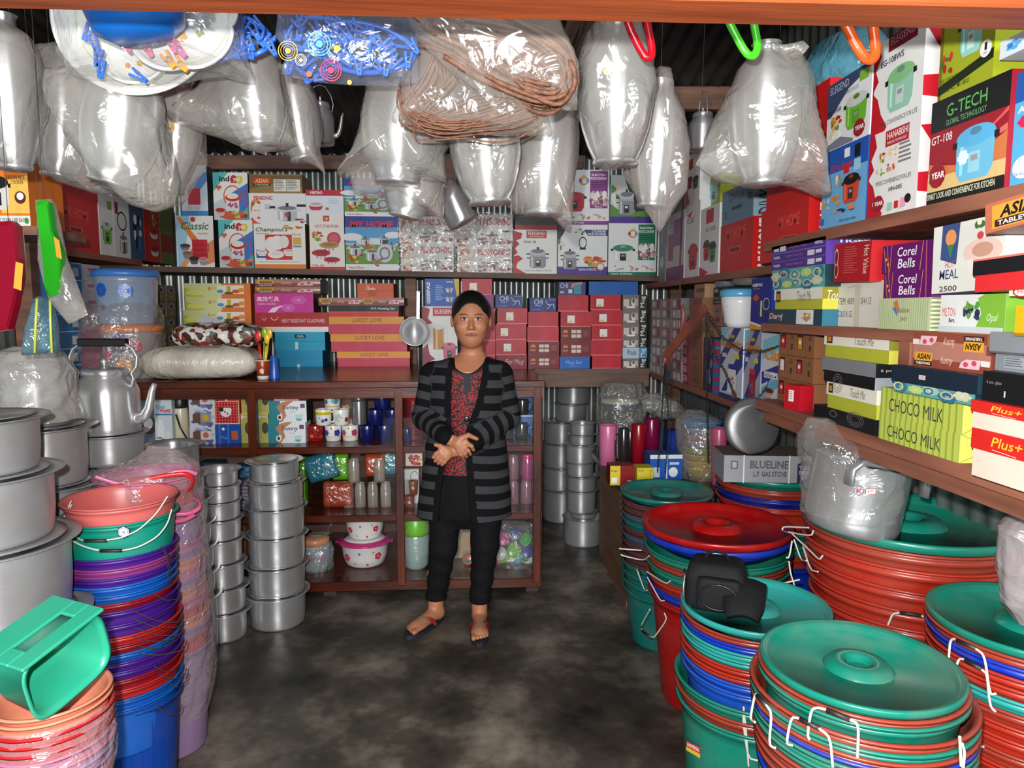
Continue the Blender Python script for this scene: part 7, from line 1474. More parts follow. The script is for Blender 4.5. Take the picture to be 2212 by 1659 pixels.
def cord(x,Y,z0,z1=2.62,lab=''):
 g=G();g.tube([(x,Y,z0),(x+.003,Y,(z0+z1)/2),(x,Y,z1)],.0008,plastic((64,58,52),.8),seg=6);return g
def jarpot(cx,y0,y1,hw,Y,label,tilt=0,stk=None,name='water_pot',sticker=None):
 s=pxm(at(cx,y1,Y=Y));r=hw/s;h=(y1-y0)/s;a=math.radians(tilt)
 cm=at(cx,(y0+y1)/2,Y=Y);M=Matrix.Translation(cm)@Matrix.Rotation(a,4,'Y')@Matrix.Translation((0,0,-h/2))
 g=G();g.lathe([(p[0]*r,p[1]*h)for p in JAR_],HA,(0,0,0),56,M)
 o=g.make(name,label=label,cat='pot')
 if sticker:
  q=at(*sticker,Y=Y-r*1.02);g=G();k=11/s
  art(g,lambda u,v,off:q+Vector(((u-.5)*2*k,-off,(.5-v)*2*k)),El(.5,.5,.5,.5,(206,150,60))+El(.5,.5,.42,.42,(226,200,110))+El(.5,.5,.3,.3,(206,90,50))+El(.5,.45,.2,.2,(200,206,80)));g.make('maker_sticker',o,label='round gold maker sticker')
 return o
jarpot(22,60,362,56,1.8,'bullet shaped aluminium water pot at the top left edge')
pouch([(-70,30),(20,48),(60,75),(84,150),(82,240),(72,330),(44,372),(10,350),(-80,345)],1.8,.19,HF,'clear bag around the water pot at the top left edge',seed=2)
jarpot(135,130,380,58,2.02,'aluminium water pot second from left among the hanging pots',8)
pouch([(92,100),(130,96),(170,150),(230,260),(262,420),(205,418),(130,395),(82,345),(74,250),(78,150)],2.02,.2,HF,'clear bag around the second hanging pot from the left',seed=3)
jarpot(262,150,398,80,1.72,'large aluminium water pot hanging above the red cartons, tilted',14)
pouch([(112,150),(215,140),(325,190),(352,280),(376,390),(362,440),(335,458),(285,444),(232,398),(180,330),(122,230)],1.72,.23,HF,'large clear bag around the tilted pot above the red cartons',seed=4)
jarpot(380,190,415,50,1.95,'aluminium water pot with gold sticker, partly behind the large tilted pot',10,sticker=(366,274))
pouch([(330,180),(390,190),(438,285),(436,350),(410,400),(380,440),(345,455),(320,380)],1.95,.18,HF2,'clear bag around the pot with gold sticker at left',seed=5)
jarpot(548,110,315,68,1.85,'aluminium water pot hanging below the white trays',-6)
pouch([(470,120),(602,112),(618,200),(640,310),(560,330),(480,300),(370,262),(400,230),(440,200)],1.85,.21,HF,'clear bag pulled to the left around the pot below the trays',seed=6)
jarpot(640,160,345,52,2.02,'bright aluminium water pot above the jug cartons',-10)
pouch([(606,150),(656,158),(684,230),(690,320),(703,376),(680,358),(620,335),(575,322),(590,240)],2.02,.16,HF2,'clear bag with sharp lower corner around the bright pot',seed=7)
jarpot(862,170,395,82,1.9,'wide aluminium water pot left of the rope bags',3)
jarpot(888,330,470,60,2.02,'lower aluminium pot peeking out under the wide pot',12)
pouch([(795,180),(900,170),(972,240),(978,300),(962,330),(964,392),(900,386),(830,370),(778,345),(732,380),(758,330),(776,280)],1.9,.22,HF,'ragged clear bag around the wide pot left of the rope bags',seed=8)
pouch([(752,370),(800,340),(900,380),(962,385),(960,430),(958,474),(915,455),(860,425),(800,425),(765,420)],2.02,.17,HF2,'ragged clear bag around the lower peeking pot',seed=9)
jarpot(1048,200,438,76,1.88,'aluminium water pot directly under the lower rope bag',-5)
pouch([(985,270),(1118,270),(1126,340),(1104,415),(1085,445),(1030,444),(1000,410),(975,330)],1.88,.21,HF,'clear bag around the pot under the lower rope bag',seed=10)
jarpot(1178,190,462,72,2.0,'tall aluminium water pot with gold sticker under the upper rope bag',2,sticker=(1147,284))
pouch([(1105,200),(1240,190),(1245,300),(1240,420),(1232,503),(1200,470),(1120,462),(1086,440),(1112,350)],2.0,.2,HF2,'clear bag around the tall pot under the upper rope bag',seed=11)
jarpot(1330,75,352,80,1.78,'largest bullet shaped water pot with round sticker, right of the rope bags',0,sticker=(1312,150))
pouch([(1290,40),(1330,52),(1375,50),(1404,120),(1412,200),(1390,280),(1358,356),(1310,368),(1290,335),(1250,240),(1246,140),(1262,80)],1.78,.22,HF,'clear bag around the largest water pot with round sticker',seed=12)
jarpot(1418,195,445,56,1.95,'slim water pot in the bag with a pointed bottom',3)
pouch([(1415,150),(1440,152),(1448,185),(1478,240),(1486,320),(1476,420),(1425,502),(1405,470),(1345,375),(1372,270),(1408,190)],1.95,.16,HF2,'clear bag with pointed bottom around the slim water pot',seed=13)
jarpot(1650,120,396,74,1.8,'aluminium water pot hanging by the right shelves in a flared bag',0)
pouch([(1640,108),(1715,106),(1745,150),(1756,230),(1768,340),(1782,425),(1735,400),(1690,398),(1600,400),(1545,385),(1503,355),(1530,290),(1572,200),(1608,150)],1.8,.2,HF,'wide flared clear bag tied at the top, hanging by the right shelves',seed=14,amp=.016)
pouch([(1636,112),(1632,100),(1650,94),(1690,98),(1730,94),(1740,108),(1728,124),(1680,120),(1650,126)],1.79,.06,film((220,216,206),.6,.15,.9,20,'knot'),'bunched knot of the flared bag',name='bag_knot',cat='plastic bag',seed=15)
for i,(px,py,Y)in enumerate(((20,50,1.8),(105,100,2.02),(165,142,1.72),(360,190,1.95),(540,118,1.85),(630,156,2.02),(850,175,1.9),(1050,275,1.88),(1180,200,2.0),(1330,52,1.78),(1428,152,1.95),(1684,100,1.8))):
 c=at(px,py,Y=Y);cord(c.x,Y,c.z-.012).make('hanging_cord',label='thin pale cord holding up the %s pot bag'%ordn(i).replace('topmost','first').replace(' from the top',''),cat='cord')
for i,(y0,y1)in enumerate(((1.4,1.66),(1.7,1.9),(1.92,2.06),(2.18,2.32),(2.46,2.56))):g=G();g.box(XL,y0,2.6,XR,y1,2.64,RAWX);struct('trim_%d'%(10+i),g)
# small kettles
c=at(694,312,Y=2.3);kettle((c.x,2.3,c.z),29/pxm(c),92/pxm(c),'small aluminium kettle with curved spout hanging in the dark behind the peg bag',mat=alu(.38,170),wire=True,hz=.92)
c=at(1516,326,Y=2.5);kettle((c.x,2.5,c.z),31/pxm(c),84/pxm(c),'small kettle with thin wire handle left of the flared bag',mat=alu(.38,176),wire=True,ang=PI/2)
c=at(1004,482,Y=2.2);kettle((c.x,2.2,c.z),36/pxm(c),100/pxm(c),'aluminium kettle hanging tilted between two pot bags',mat=alu(.3,180),wire=True,tiltm=Matrix.Rotation(math.radians(-28),4,'Y'),ang=PI/2,hz=.8)
for px,py,Y,l in((694,205,2.3,'small kettle behind the peg bag'),(1516,212,2.5,'small kettle left of the flared bag'),(975,372,2.2,'tilted kettle'),(900,110,1.62,'lower rope bag'),(1000,25,1.55,'upper rope bag'),(700,40,1.56,'patterned peg bag'),(520,45,1.62,'plain blue peg hanger'),(300,30,1.57,'tray bag'),(288,30,1.45,'blue basin'),(94,645,1.85,'blue mesh bag')):c=at(px,py,Y=Y);cord(c.x,Y,c.z-.004).make('hanging_cord',label='thin dull cord holding up the '+l,cat='cord')
# rope hanks
ROPE=wood((136,92,70),(96,60,44),.6,60,(1,1,1),.8)
def hank(curves,Y,n,r,spread,seed,label,dz=.05):
 rr=random.Random(seed);g=G()
 for k in range(n):
  cv=curves[k%len(curves)];ox,oz=rr.gauss(0,spread),rr.gauss(0,spread);oy=rr.uniform(-dz,dz)
  P=[at(x+ox*(1+.4*math.sin(i)),y+oz*(1+.3*math.cos(i*2)),Y=Y+oy)for i,(x,y)in enumerate(cv)]
  Q=[]
  for i in range(len(P)-1):
   p0,p1,p2,p3=P[max(i-1,0)],P[i],P[i+1],P[min(i+2,len(P)-1)]
   for t in(0,.25,.5,.75):Q.append(.5*((2*p1)+(p2-p0)*t+(2*p0-5*p1+4*p2-p3)*t*t+(3*p1-p0-3*p2+p3)*t**3))
  g.tube(Q+[P[-1]],r,ROPE,seg=6)
 return g.make('twine_hank',label=label,cat='rope')
hank([[(950,130),(930,180),(900,220),(890,250),(930,268),(1000,272),(1080,262),(1150,240),(1130,215),(1040,225),(980,250),(930,262)],[(955,120),(960,170),(930,210),(905,240),(950,270),(1040,268),(1120,250),(1168,232)],[(880,190),(885,230),(920,262),(990,270),(1060,245),(1120,222),(1160,228)]],1.62,92,.0021,11,3,'hank of thin copper brown twine in the lower rope bag')
hank([[(910,60),(960,90),(1040,130),(1120,190),(1190,215),(1225,170),(1200,110),(1120,70),(1040,60)],[(960,50),(1050,80),(1130,130),(1190,180),(1150,200),(1060,170),(980,120)],[(1000,45),(1100,60),(1180,100),(1226,160),(1200,205),(1130,190)]],1.55,46,.0052,13,5,'hank of thicker brown rope in the upper rope bag')
pouch([(905,100),(1000,90),(1180,230),(1192,292),(1050,290),(950,284),(846,262),(870,190)],1.62,.13,HF2,'clear bag around the thin twine, lower rope bag',seed=16,amp=.008)
pouch([(874,28),(1000,10),(1195,20),(1250,140),(1246,238),(1140,215),(1040,205),(985,165),(905,90)],1.55,.13,HF2,'clear bag around the thick rope, upper rope bag',seed=17,amp=.008)
# coloured hanger ends
def hangerend(pts,Y,col,label,r=.0085):
 P=[at(*p,Y=Y)for p in pts];P.append((P[0]+P[-1])/2+Vector((0,0,.03)));P.append(P[0].copy());g=G();m=plastic(col,.15)
 g.tube(rnd(P,3),r,m,seg=10,flat=.8);g.make('clothes_hanger',label=label,cat='hanger')
hangerend([(1345,-60),(1352,45),(1392,125),(1408,124),(1408,100),(1397,45),(1388,-60)],1.5,(170,16,30),'red plastic hanger loop hanging below the lintel')
hangerend([(1530,-60),(1575,50),(1612,118),(1630,122),(1638,100),(1627,45),(1622,-60)],1.5,(70,190,40),'lime green plastic hanger loop below the lintel')
hangerend([(1790,-60),(1826,55),(1866,125),(1882,130),(1893,116),(1886,58),(1876,-60)],1.4,(226,90,34),'orange plastic hanger loop below the lintel',.0105)
# white flower trays with pegs
def disc(cx,cy,R,Y,lobes,label,rx=75,rz=0,la=.1):
 s=pxm(at(cx,cy,Y=Y));R=R/s;c=at(cx,cy,Y=Y);M=Matrix.Translation(c)@Matrix.Rotation(rz,4,'Y')@Matrix.Rotation(math.radians(rx),4,'X');n=96;vs=[];fs=[]
 pr=[(0,0),(.55,0),(.84,.004),(.9,.02),(.96,.03),(1,.028),(1,.022),(.94,.02),(.86,-.003),(0,-.005)]
 for q,z in pr:
  for i in range(n):
   a=2*PI*i/n;l=1-la+la*abs(math.sin(a*lobes/2))**.6 if lobes else 1
   vs.append(M@Vector((R*q*l*math.cos(a),R*q*l*math.sin(a),z)))
 for j in range(len(pr)-1):
  for i in range(n):k=(i+1)%n;fs.append((j*n+i,j*n+k,(j+1)*n+k,(j+1)*n+i))
 g=G();g.add(vs,fs,plastic((232,232,230),.15),True)
 pl=lambda u,v,off:M@Vector(((u-.5)*R*1.6,(.5-v)*R*1.6,.006+off))
 art(g,pl,sub(flower((226,170,60),5),.48,.62,.6,.74)+sub(flower((150,160,80),4),.66,.55,.76,.65)+sub(flower((226,140,60),5),.3,.68,.4,.78)+lines(.7,.3,.86,.56,8,(170,170,170))+Ring(.5,.5,.48,.48,.01,(190,206,120),40),mk=plastic)
 return g.make('serving_tray',label=label,cat='tray')
disc(305,40,176,1.66,0,'round white tray at the back of the tray bag',84)
disc(300,118,78,1.64,0,'small white tray with its rim below the others',80)
disc(395,45,128,1.58,5,'scalloped white tray with flower print in front',82,.2)
g=G();c=at(288,2,Y=1.45);g.lathe([(.001,-.07),(.05,-.07),(.08,-.05),(.095,.02),(.105,.04),(.1,.042)],plastic((20,96,180),.3),c,40,Matrix.Rotation(math.radians(-10),4,'Y'),1.05,.8);g.make('plastic_basin',label='bright blue plastic basin hanging in front of the white trays',cat='basin')
def peg(px,py,Y,ang,mat,L=.03):
 c=at(px,py,Y=Y);g=G()
 M=Matrix.Translation(c)@Matrix.Rotation(ang,4,'Y')
 for sg in(-1,1):
  g.box(-.0028,-.004,-L/2,.0028,.004,L/2,mat,M@Matrix.Translation((sg*.0045,0,0))@Matrix.Rotation(sg*.16,4,'Y'),bev=.001)
 g.tube([M@Vector((.0055*math.cos(a),-.0045,.0055*math.sin(a)))for a in[PI/4*i for i in range(8)]],.0009,alu(.3,160),closed=True,seg=5)
 return g
PBL=plastic((50,104,206),.2);r=random.Random(3)
for i,(px,py,a,col,nm)in enumerate(((190,70,.5,0,'blue'),(205,95,-.3,0,'blue'),(212,125,.2,0,'blue'),(218,150,.1,0,'blue'),(300,165,-1.0,0,'blue'),(250,85,-.8,1,'pink'),(270,95,-.6,1,'pink'),(318,105,-.5,1,'pink'),(372,96,-.4,1,'pink'),(388,108,-.7,1,'pink'),(365,130,-.6,2,'orange'),(390,140,-.8,2,'orange'))):
 peg(px,py,1.52,a,(PBL,plastic((226,110,160),.2),plastic((236,150,50),.2))[col],.036).make('clothes_peg',label='%s clothes peg lying on the white trays, %s from the left'%(nm,ordn(i).replace('topmost','first').replace(' from the top','')),cat='peg',group='loose pegs in the tray bag')
pouch([(130,20),(440,20),(520,30),(530,110),(545,168),(500,148),(440,160),(340,178),(250,160),(160,165),(140,100)],1.57,.2,film((226,226,226),.07,.06,1,14,'trayfilm'),'thin clear bag around the white trays and pegs',seed=18,amp=.006)
# blue peg hangers
def peghanger(cx,cy,rx,ry,Y,n,label,seed,ang=0):
 c=at(cx,cy,Y=Y);s=pxm(c);t=thing('peg_hanger',c,label,'peg hanger');r=random.Random(seed)
 M=Matrix.Translation(c)@Matrix.Rotation(ang,4,'Y')
 E=lambda a,k=1:M@Vector((rx/s*k*math.cos(a),.012*math.sin(2*a),ry/s*k*math.sin(a)))
 g=G();g.tube([E(2*PI*i/40)for i in range(40)],.0055,PBL,closed=True,seg=8)
 g.tube([E(.3),E(2.8)],.004,PBL);g.tube([E(1.5),E(-1.5)],.005,PBL);g.tube([E(.9),E(-2.2)],.004,PBL);g.make('frame',t)
 for i in range(n):
  a=2*PI*i/n+r.uniform(-.1,.1);k=r.uniform(.45,1.1);e=E(a,k);q=proj(e)
  peg(q[0]+r.uniform(-8,8),q[1]+r.uniform(-6,10),Y-.014-.018*r.random(),r.uniform(-1.4,1.4),PBL,.034).make('peg',t)
peghanger(790,105,105,50,1.55,26,'bright blue oval peg hanger in the patterned bag',4,.1)
peghanger(690,100,70,60,1.6,18,'second bright blue peg hanger, left in the patterned bag',5,-.2)
peghanger(520,80,62,42,1.62,20,'bright blue peg hanger between the trays and the patterned bag',6,.2)
pb=pouch([(600,30),(860,20),(905,50),(906,180),(820,184),(700,178),(608,160),(622,120),(596,80)],1.56,.11,film((200,210,240),.05,.05,.8,12,'pegfilm'),'clear bag printed with coloured rings around the blue peg hangers',seed=19,amp=.004)
for x,y,R,c in((690,95,26,(90,170,230)),(650,130,13,(226,220,200)),(715,152,24,(206,40,80)),(622,110,22,(200,160,60)),(728,105,7,(226,180,50)),(668,160,6,(226,90,50)),(755,178,5,(226,170,60))):
 q=at(x,y,Y=1.488);s=pxm(q);g=G()
 art(g,lambda u,v,off:q+Vector(((u-.5)*2*R/s,-off,(.5-v)*2*R/s)),El(.5,.5,.14 if R>8 else.5,.14 if R>8 else.5,c)+(sum([Ring(.5,.5,k,k,.09,c,26)for k in(.24,.36,.48)],[])if R>8 else[]),mk=plastic);g.make('printed_rings',pb)
# left edge hanging plastics
def slab(out,Y,th,mat,label,name,cat,sticker=None):
 P=[at(*p,Y=Y)for p in out];n=len(P);c=sum(P,Vector())/n;g=G()
 rings=[(.9,-th/2),(1,-th*.3),(1,th*.3),(.9,th/2)];vs=[]
 for s,y in rings:
  for p in P:v=c.lerp(p,s);v.y=Y+y;vs.append(v)
 fs=[tuple(range(n)),tuple(range(3*n,4*n))[::-1]]
 for j in range(3):
  for i in range(n):k=(i+1)%n;fs.append((j*n+k,j*n+i,(j+1)*n+i,(j+1)*n+k))
 g.add(vs,fs,mat);o=g.make(name,label=label,cat=cat)
 if sticker:
  g=G();q=[at(*p,Y=Y-th/2-.001)for p in sticker];g.poly(q,card((214,140,50)));g.make('sticker',o,label='orange paper sticker strip')
 return o
slab([(84,437),(98,432),(110,438),(118,500),(136,545),(134,600),(130,636),(112,642),(104,630),(98,560),(88,480)],1.75,.03,plastic((36,150,30),.15),'bright green plastic hanger bundle hanging at the left edge','hanger_bundle','hanger',[(116,510),(128,520),(134,560),(122,555)])
slab([(6,480),(30,478),(42,490),(48,560),(50,600),(38,660),(25,712),(0,716),(-6,640),(4,560)],1.6,.035,plastic((120,14,34),.15),'dark red plastic hanger bundle hanging at the left edge','hanger_bundle','hanger',[(34,565),(50,570),(46,628),(29,622)])
pouch([(82,432),(112,430),(140,560),(160,610),(190,680),(150,700),(110,650),(84,560)],1.77,.05,HF2,'twisted clear bag around the green hanger bundle',seed=20,amp=.006)
pouch([(84,640),(100,640),(120,700),(124,762),(58,768),(62,710)],1.85,.08,film((90,140,160),.4,.3,.7,24,'mesh'),'blue mesh bag with yellow strips at the left edge',seed=24,amp=.006)
for x in(78,106):g=G();g.tube([at(x+2,645,Y=1.8),at(x-1 if x<90 else x+3,700,Y=1.8),at(x-3 if x<90 else x+6,762,Y=1.8)],.003,plastic((190,196,60)),seg=6);g.make('yellow_strip',[o for o in COL.objects if o.get('label','').startswith('blue mesh')][0],label='yellow woven plastic strip')
cord(at(94,440,Y=1.75).x,1.75,at(94,440,Y=1.75).z).make('hanging_cord',label='pale cord holding up the bright green hanger bundle',cat='cord');cord(at(18,480,Y=1.6).x,1.6,at(18,480,Y=1.6).z).make('hanging_cord',label='pale cord holding up the dark red hanger bundle',cat='cord')
# ---- the woman
PY=3.12
def Wp(px,py,dy=0):return np.array(at(px,py,Y=PY+dy))
PS=pxm((0,PY,1))
def nets(f,lo,hi,h):
 ax=[np.arange(lo[i],hi[i]+h,h)for i in range(3)]
 X,Y,Z=np.meshgrid(*ax,indexing='ij');D=f(X,Y,Z);n=D.shape;ins=D<0
 c=np.zeros((n[0]-1,n[1]-1,n[2]-1),int);P=np.zeros(c.shape+(3,));K=np.zeros(c.shape)
 cor=[(i,j,k)for i in(0,1)for j in(0,1)for k in(0,1)]
 sl=lambda A,o:A[o[0]:n[0]-1+o[0],o[1]:n[1]-1+o[1],o[2]:n[2]-1+o[2]]
 for o in cor:c+=sl(ins,o)
 for a in cor:
  for b in cor:
   if sum(abs(a[i]-b[i])for i in range(3))==1 and a<b:
    da,db=sl(D,a),sl(D,b);m=(da<0)!=(db<0);t=np.where(m,da/np.where(m,da-db,1),0)
    for i in range(3):P[...,i]+=np.where(m,a[i]+(b[i]-a[i])*t,0)
    K+=m
 act=(c>0)&(c<8);idx=-np.ones(c.shape,int);idx[act]=np.arange(act.sum())
 I,J,L=np.nonzero(act);V=P[act]/K[act][:,None]
 V=np.stack([ax[0][I],ax[1][J],ax[2][L]],1)+V*h
 F_=[]
 for d in range(3):
  e1,e2=[(1,2),(2,0),(0,1)][d];s0=[slice(1,-1)]*3;s0[d]=slice(0,-1);s1=[slice(1,-1)]*3;s1[d]=slice(1,None)
  A,B=ins[tuple(s0)],ins[tuple(s1)];ch=np.nonzero(A!=B);sg=A[ch]
  base=[ch[i]+(0 if i==d else 1)for i in range(3)]
  def gi(o1,o2):
   q=[b_.copy()for b_ in base];q[e1]-=o1;q[e2]-=o2;return idx[q[0],q[1],q[2]]
  q=np.stack([gi(0,0),gi(1,0),gi(1,1),gi(0,1)],1);q[~sg]=q[~sg][:,::-1];F_.append(q)
 F_=np.concatenate(F_);F_=F_[(F_>=0).all(1)]
 return V,F_
def cone(X,Y,Z,a,b,ra,rb_,sy=1.0):
 ab=b-a;px,py,pz=X-a[0],Y-a[1],Z-a[2];t=np.clip((px*ab[0]+py*ab[1]+pz*ab[2])/(ab@ab),0,1)
 return np.sqrt((px-t*ab[0])**2+((py-t*ab[1])/sy)**2+(pz-t*ab[2])**2)-(ra+(rb_-ra)*t)
def ell(X,Y,Z,c,r):k=np.sqrt(((X-c[0])/r[0])**2+((Y-c[1])/r[1])**2+((Z-c[2])/r[2])**2);return(k-1)*min(r)
def smin(a,b,k):h=np.clip(.5+.5*(b-a)/k,0,1);return b*(1-h)+a*h-k*h*(1-h)
def tube_(X,Y,Z,tab,grow=0):
 t=sorted(tab);z=[q[0]for q in t];f=lambda i:np.interp(Z,z,[q[i]for q in t])
 w,d=f(2)+grow,f(3)+grow;return np.maximum((np.sqrt(((X-f(1))/w)**2+((Y-f(4))/d)**2)-1)*np.minimum(w,d),np.maximum(z[0]-Z,Z-z[-1]))
def row(y,x0,x1,d,dy=0):a=Wp(x0,y);b=Wp(x1,y);return(a[2],(a[0]+b[0])/2,(b[0]-a[0])/2,d,PY+dy)
TOR=[row(766,985,1052,.05,.02),row(782,945,1082,.075,.01),row(800,925,1094,.095),row(860,940,1078,.11),row(930,942,1076,.105),row(980,938,1078,.11),row(1040,928,1086,.12),row(1100,925,1088,.115)]
hc=Wp(1018,692);HR=np.array([.077,.09,.118])
def skinhead(X,Y,Z):
 d=ell(X,Y,Z,hc+np.array([0,.012,.03]),np.array([.08,.092,.092]))
 d=smin(d,ell(X,Y,Z,hc+np.array([0,-.012,-.03]),np.array([.072,.078,.086])),.03)
 d=smin(d,ell(X,Y,Z,hc+np.array([0,-.04,-.085]),np.array([.034,.036,.03])),.03)
 n0=hc+np.array([0,-.088,.005]);d=smin(d,cone(X,Y,Z,n0,n0+np.array([0,-.017,-.034]),.006,.0105),.012)
 for s in(-1,1):
  d=smin(d,ell(X,Y,Z,n0+np.array([s*.011,-.008,-.037]),np.array([.008,.009,.007])),.006)
  d=-smin(-d,ell(X,Y,Z,hc+np.array([s*.029,-.102,.008]),np.array([.02,.016,.012])),.012)
  d=smin(d,ell(X,Y,Z,hc+np.array([s*.029,-.078,.006]),np.array([.0135,.011,.0085])),.004)
  d=smin(d,ell(X,Y,Z,hc+np.array([s*.04,-.062,-.028]),np.array([.022,.02,.02])),.02)
  d=smin(d,ell(X,Y,Z,hc+np.array([s*.083,.012,-.004]),np.array([.008,.018,.028])),.005)
 d=smin(d,ell(X,Y,Z,hc+np.array([0,-.082,-.059]),np.array([.024,.011,.007])),.006)
 d=np.maximum(d,-ell(X,Y,Z,hc+np.array([0,-.096,-.0585]),np.array([.024,.007,.0014])))
 nk=Wp(1020,752,.02);d=smin(d,cone(X,Y,Z,nk+np.array([0,0,.03]),Wp(1020,790,.02),.046,.055),.02)
 d=smin(d,tube_(X,Y,Z,TOR,-.014),.03)
 return np.maximum(d,Wp(1020,835)[2]-Z)
sk=[]
V,F1=nets(skinhead,Wp(940,840,-.17),Wp(1100,640,.14),.0026);sk.append((V,F1))
def arr(*p):return[Wp(*q)for q in p]
def hand(X,Y,Z,wrist,palm,kn,tips,thumb,s=1):
 d=cone(X,Y,Z,wrist,palm,.024*s,.026*s,.62)
 for(k,m,t)in kn:d=smin(d,cone(X,Y,Z,palm,k,.02*s,.0105*s,.9),.012);d=np.minimum(d,smin(cone(X,Y,Z,k,m,.0098*s,.0088*s),cone(X,Y,Z,m,t,.0086*s,.0072*s),.004))
 d=smin(d,cone(X,Y,Z,thumb[0],thumb[1],.0135*s,.0105*s),.012);return smin(d,cone(X,Y,Z,thumb[1],thumb[2],.0102*s,.008*s),.004)
fy=-.19
h1=dict(wrist=Wp(964,946,fy),palm=Wp(990,958,fy-.012),kn=[arr((1008,956,fy-.022),(1019,964,fy-.02),(1023,972,fy-.006)),arr((1004,966,fy-.024),(1012,974,fy-.022),(1016,981,fy-.008)),arr((998,972,fy-.024),(1004,980,fy-.022),(1008,986,fy-.008)),arr((991,975,fy-.022),(996,982,fy-.02),(1000,987,fy-.008))],tips=0,thumb=arr((996,947,fy-.018),(1012,940,fy-.022),(1030,948,fy-.018)))
h2=dict(wrist=Wp(988,972,fy+.012),palm=Wp(966,978,fy+.004),kn=[arr((951,974,fy-.006),(942,980,fy-.004),(936,988,fy)),arr((954,981,fy-.008),(946,989,fy-.006),(940,996,fy)),arr((959,987,fy-.008),(952,995,fy-.006),(947,1001,fy)),arr((966,990,fy-.008),(960,998,fy-.006),(955,1004,fy))],tips=0,thumb=arr((962,970,fy),(952,964,fy-.004),(941,961,fy-.002)))
for h,e in((h1,Wp(950,934,fy+.055)),(h2,Wp(1034,944,fy+.08))):
 f=lambda X,Y,Z:smin(hand(X,Y,Z,**h),cone(X,Y,Z,h['wrist'],e,.025,.03,.8),.01)
 V,F1=nets(f,Wp(930,1012,fy-.05),Wp(1045,925,fy+.05),.0021);sk.append((V,F1))
def foot(X,Y,Z,heel,toe,side):
 ax=toe-heel;ax[2]=0;L=np.linalg.norm(ax);ax=ax/L;sd=np.array([-ax[1],ax[0],0]);up=np.array([0,0,1.])
 ank=heel+ax*.035+up*.09
 d=cone(X,Y,Z,heel+up*.045+ax*.02,ank,.03,.031);d=smin(d,cone(X,Y,Z,ank,ank+up*.14,.031,.04),.02)
 d=smin(d,cone(X,Y,Z,heel+ax*.03+up*.05,heel+ax*(L-.055)+up*.034,.034,.026),.02)
 d=smin(d,ell(X,Y,Z,heel+ax*(L-.06)+up*.035,np.array([.038,.038,.014])),.02)
 for i,(o,l,r_)in enumerate(((.024,.0,.0115),(.007,-.004,.0085),(-.007,-.01,.0085),(-.02,-.017,.008),(-.031,-.026,.0075))):
  a=heel+ax*(L-.05)+sd*o*side+up*.034;b=heel+ax*(L-.008+l)+sd*o*1.05*side+up*.029
  d=np.minimum(d,smin(d,cone(X,Y,Z,a,b,r_*1.1,r_),.004))
 return d
HT=[]
for hp,tp,side in(((952,1338),(893,1372),1),((1036,1345),(1036,1392),-1)):
 he=np.array(at(*hp,Z=0));to=np.array(at(*tp,Z=0));v=to-he;v=v/np.linalg.norm(v)*.225;to=he+v;HT.append((he,to,side))
 lo=np.minimum(he,to)-.06;hi=np.maximum(he,to)+.06;lo[2]=.012;hi[2]=.26
 V,F1=nets(lambda X,Y,Z:foot(X,Y,Z,he,to.copy(),side),lo,hi,.003);sk.append((V,F1))
def inner(X,Y,Z):
 d=tube_(X,Y,Z,TOR,-.03);hw=[Wp(935,808,.01),Wp(917,902),Wp(964,946,fy),Wp(1080,808,.01),Wp(1098,900),Wp(988,972,fy+.012)]
 for i in(0,3):d=smin(d,np.minimum(cone(X,Y,Z,hw[i],hw[i+1],.04,.034),cone(X,Y,Z,hw[i+1],hw[i+2],.034,.021)),.02)
 for(he,to,s_),x in zip(HT,(965,1050)):d=smin(d,smin(cone(X,Y,Z,Wp(x,1075),Wp(x-4,1190,-.01),.068,.045),cone(X,Y,Z,Wp(x-4,1190,-.01),he+(to-he)*.15+np.array([0,0,.12]),.045,.03),.02),.02)
 return d
V,F1=nets(inner,Wp(880,1345,-.28),Wp(1130,770,.16),.009);sk.append((V,F1))
vs=np.concatenate([s[0]for s in sk]);off=0;fs=[]
for V,F1 in sk:fs.append(F1+off);off+=len(V)
fs=np.concatenate(fs)
skin,nt,b=newmat('skin');ca=N(nt,'ShaderNodeVertexColor');ca.layer_name='tone';nt.links.new(ca.outputs[0],b.inputs['Base Color']);b.inputs['Roughness'].default_value=.5;b.inputs['Subsurface Weight'].default_value=.06;b.inputs['Subsurface Scale'].default_value=.01
def mk(name,vs,fs,mat,parent,col=None,fl=None,label=None):
 me=bpy.data.meshes.new(name);org=parent['_o']if parent else[0,0,0]
 me.from_pydata((vs-np.array(org)).tolist(),[],fs.tolist());me.materials.append(mat);me.polygons.foreach_set('use_smooth',[True]*len(fs))
 if col is not None:a=me.color_attributes.new('tone','FLOAT_COLOR','POINT');a.data.foreach_set('color',np.concatenate([col,np.ones((len(col),1))],1).ravel())
 for k,v in(fl or{}).items():a=me.attributes.new(k,'FLOAT','POINT');a.data.foreach_set('value',v)
 me.update();o=bpy.data.objects.new(name,me);COL.objects.link(o);o['_o']=list(org);o.parent=parent
 if label:o['label']=label
 return o
person=thing('person',Vector(at(1000,1362,Z=0)),'woman in striped black and grey cardigan standing with crossed hands before the cabinet','person')
base=np.array(lin((176,116,84)));col=np.tile(base,(len(vs),1));q=vs-hc
def paint(mask,c):col[mask]=lin(c)
fr=q[:,1]<-.05;head=q[:,2]>-.13
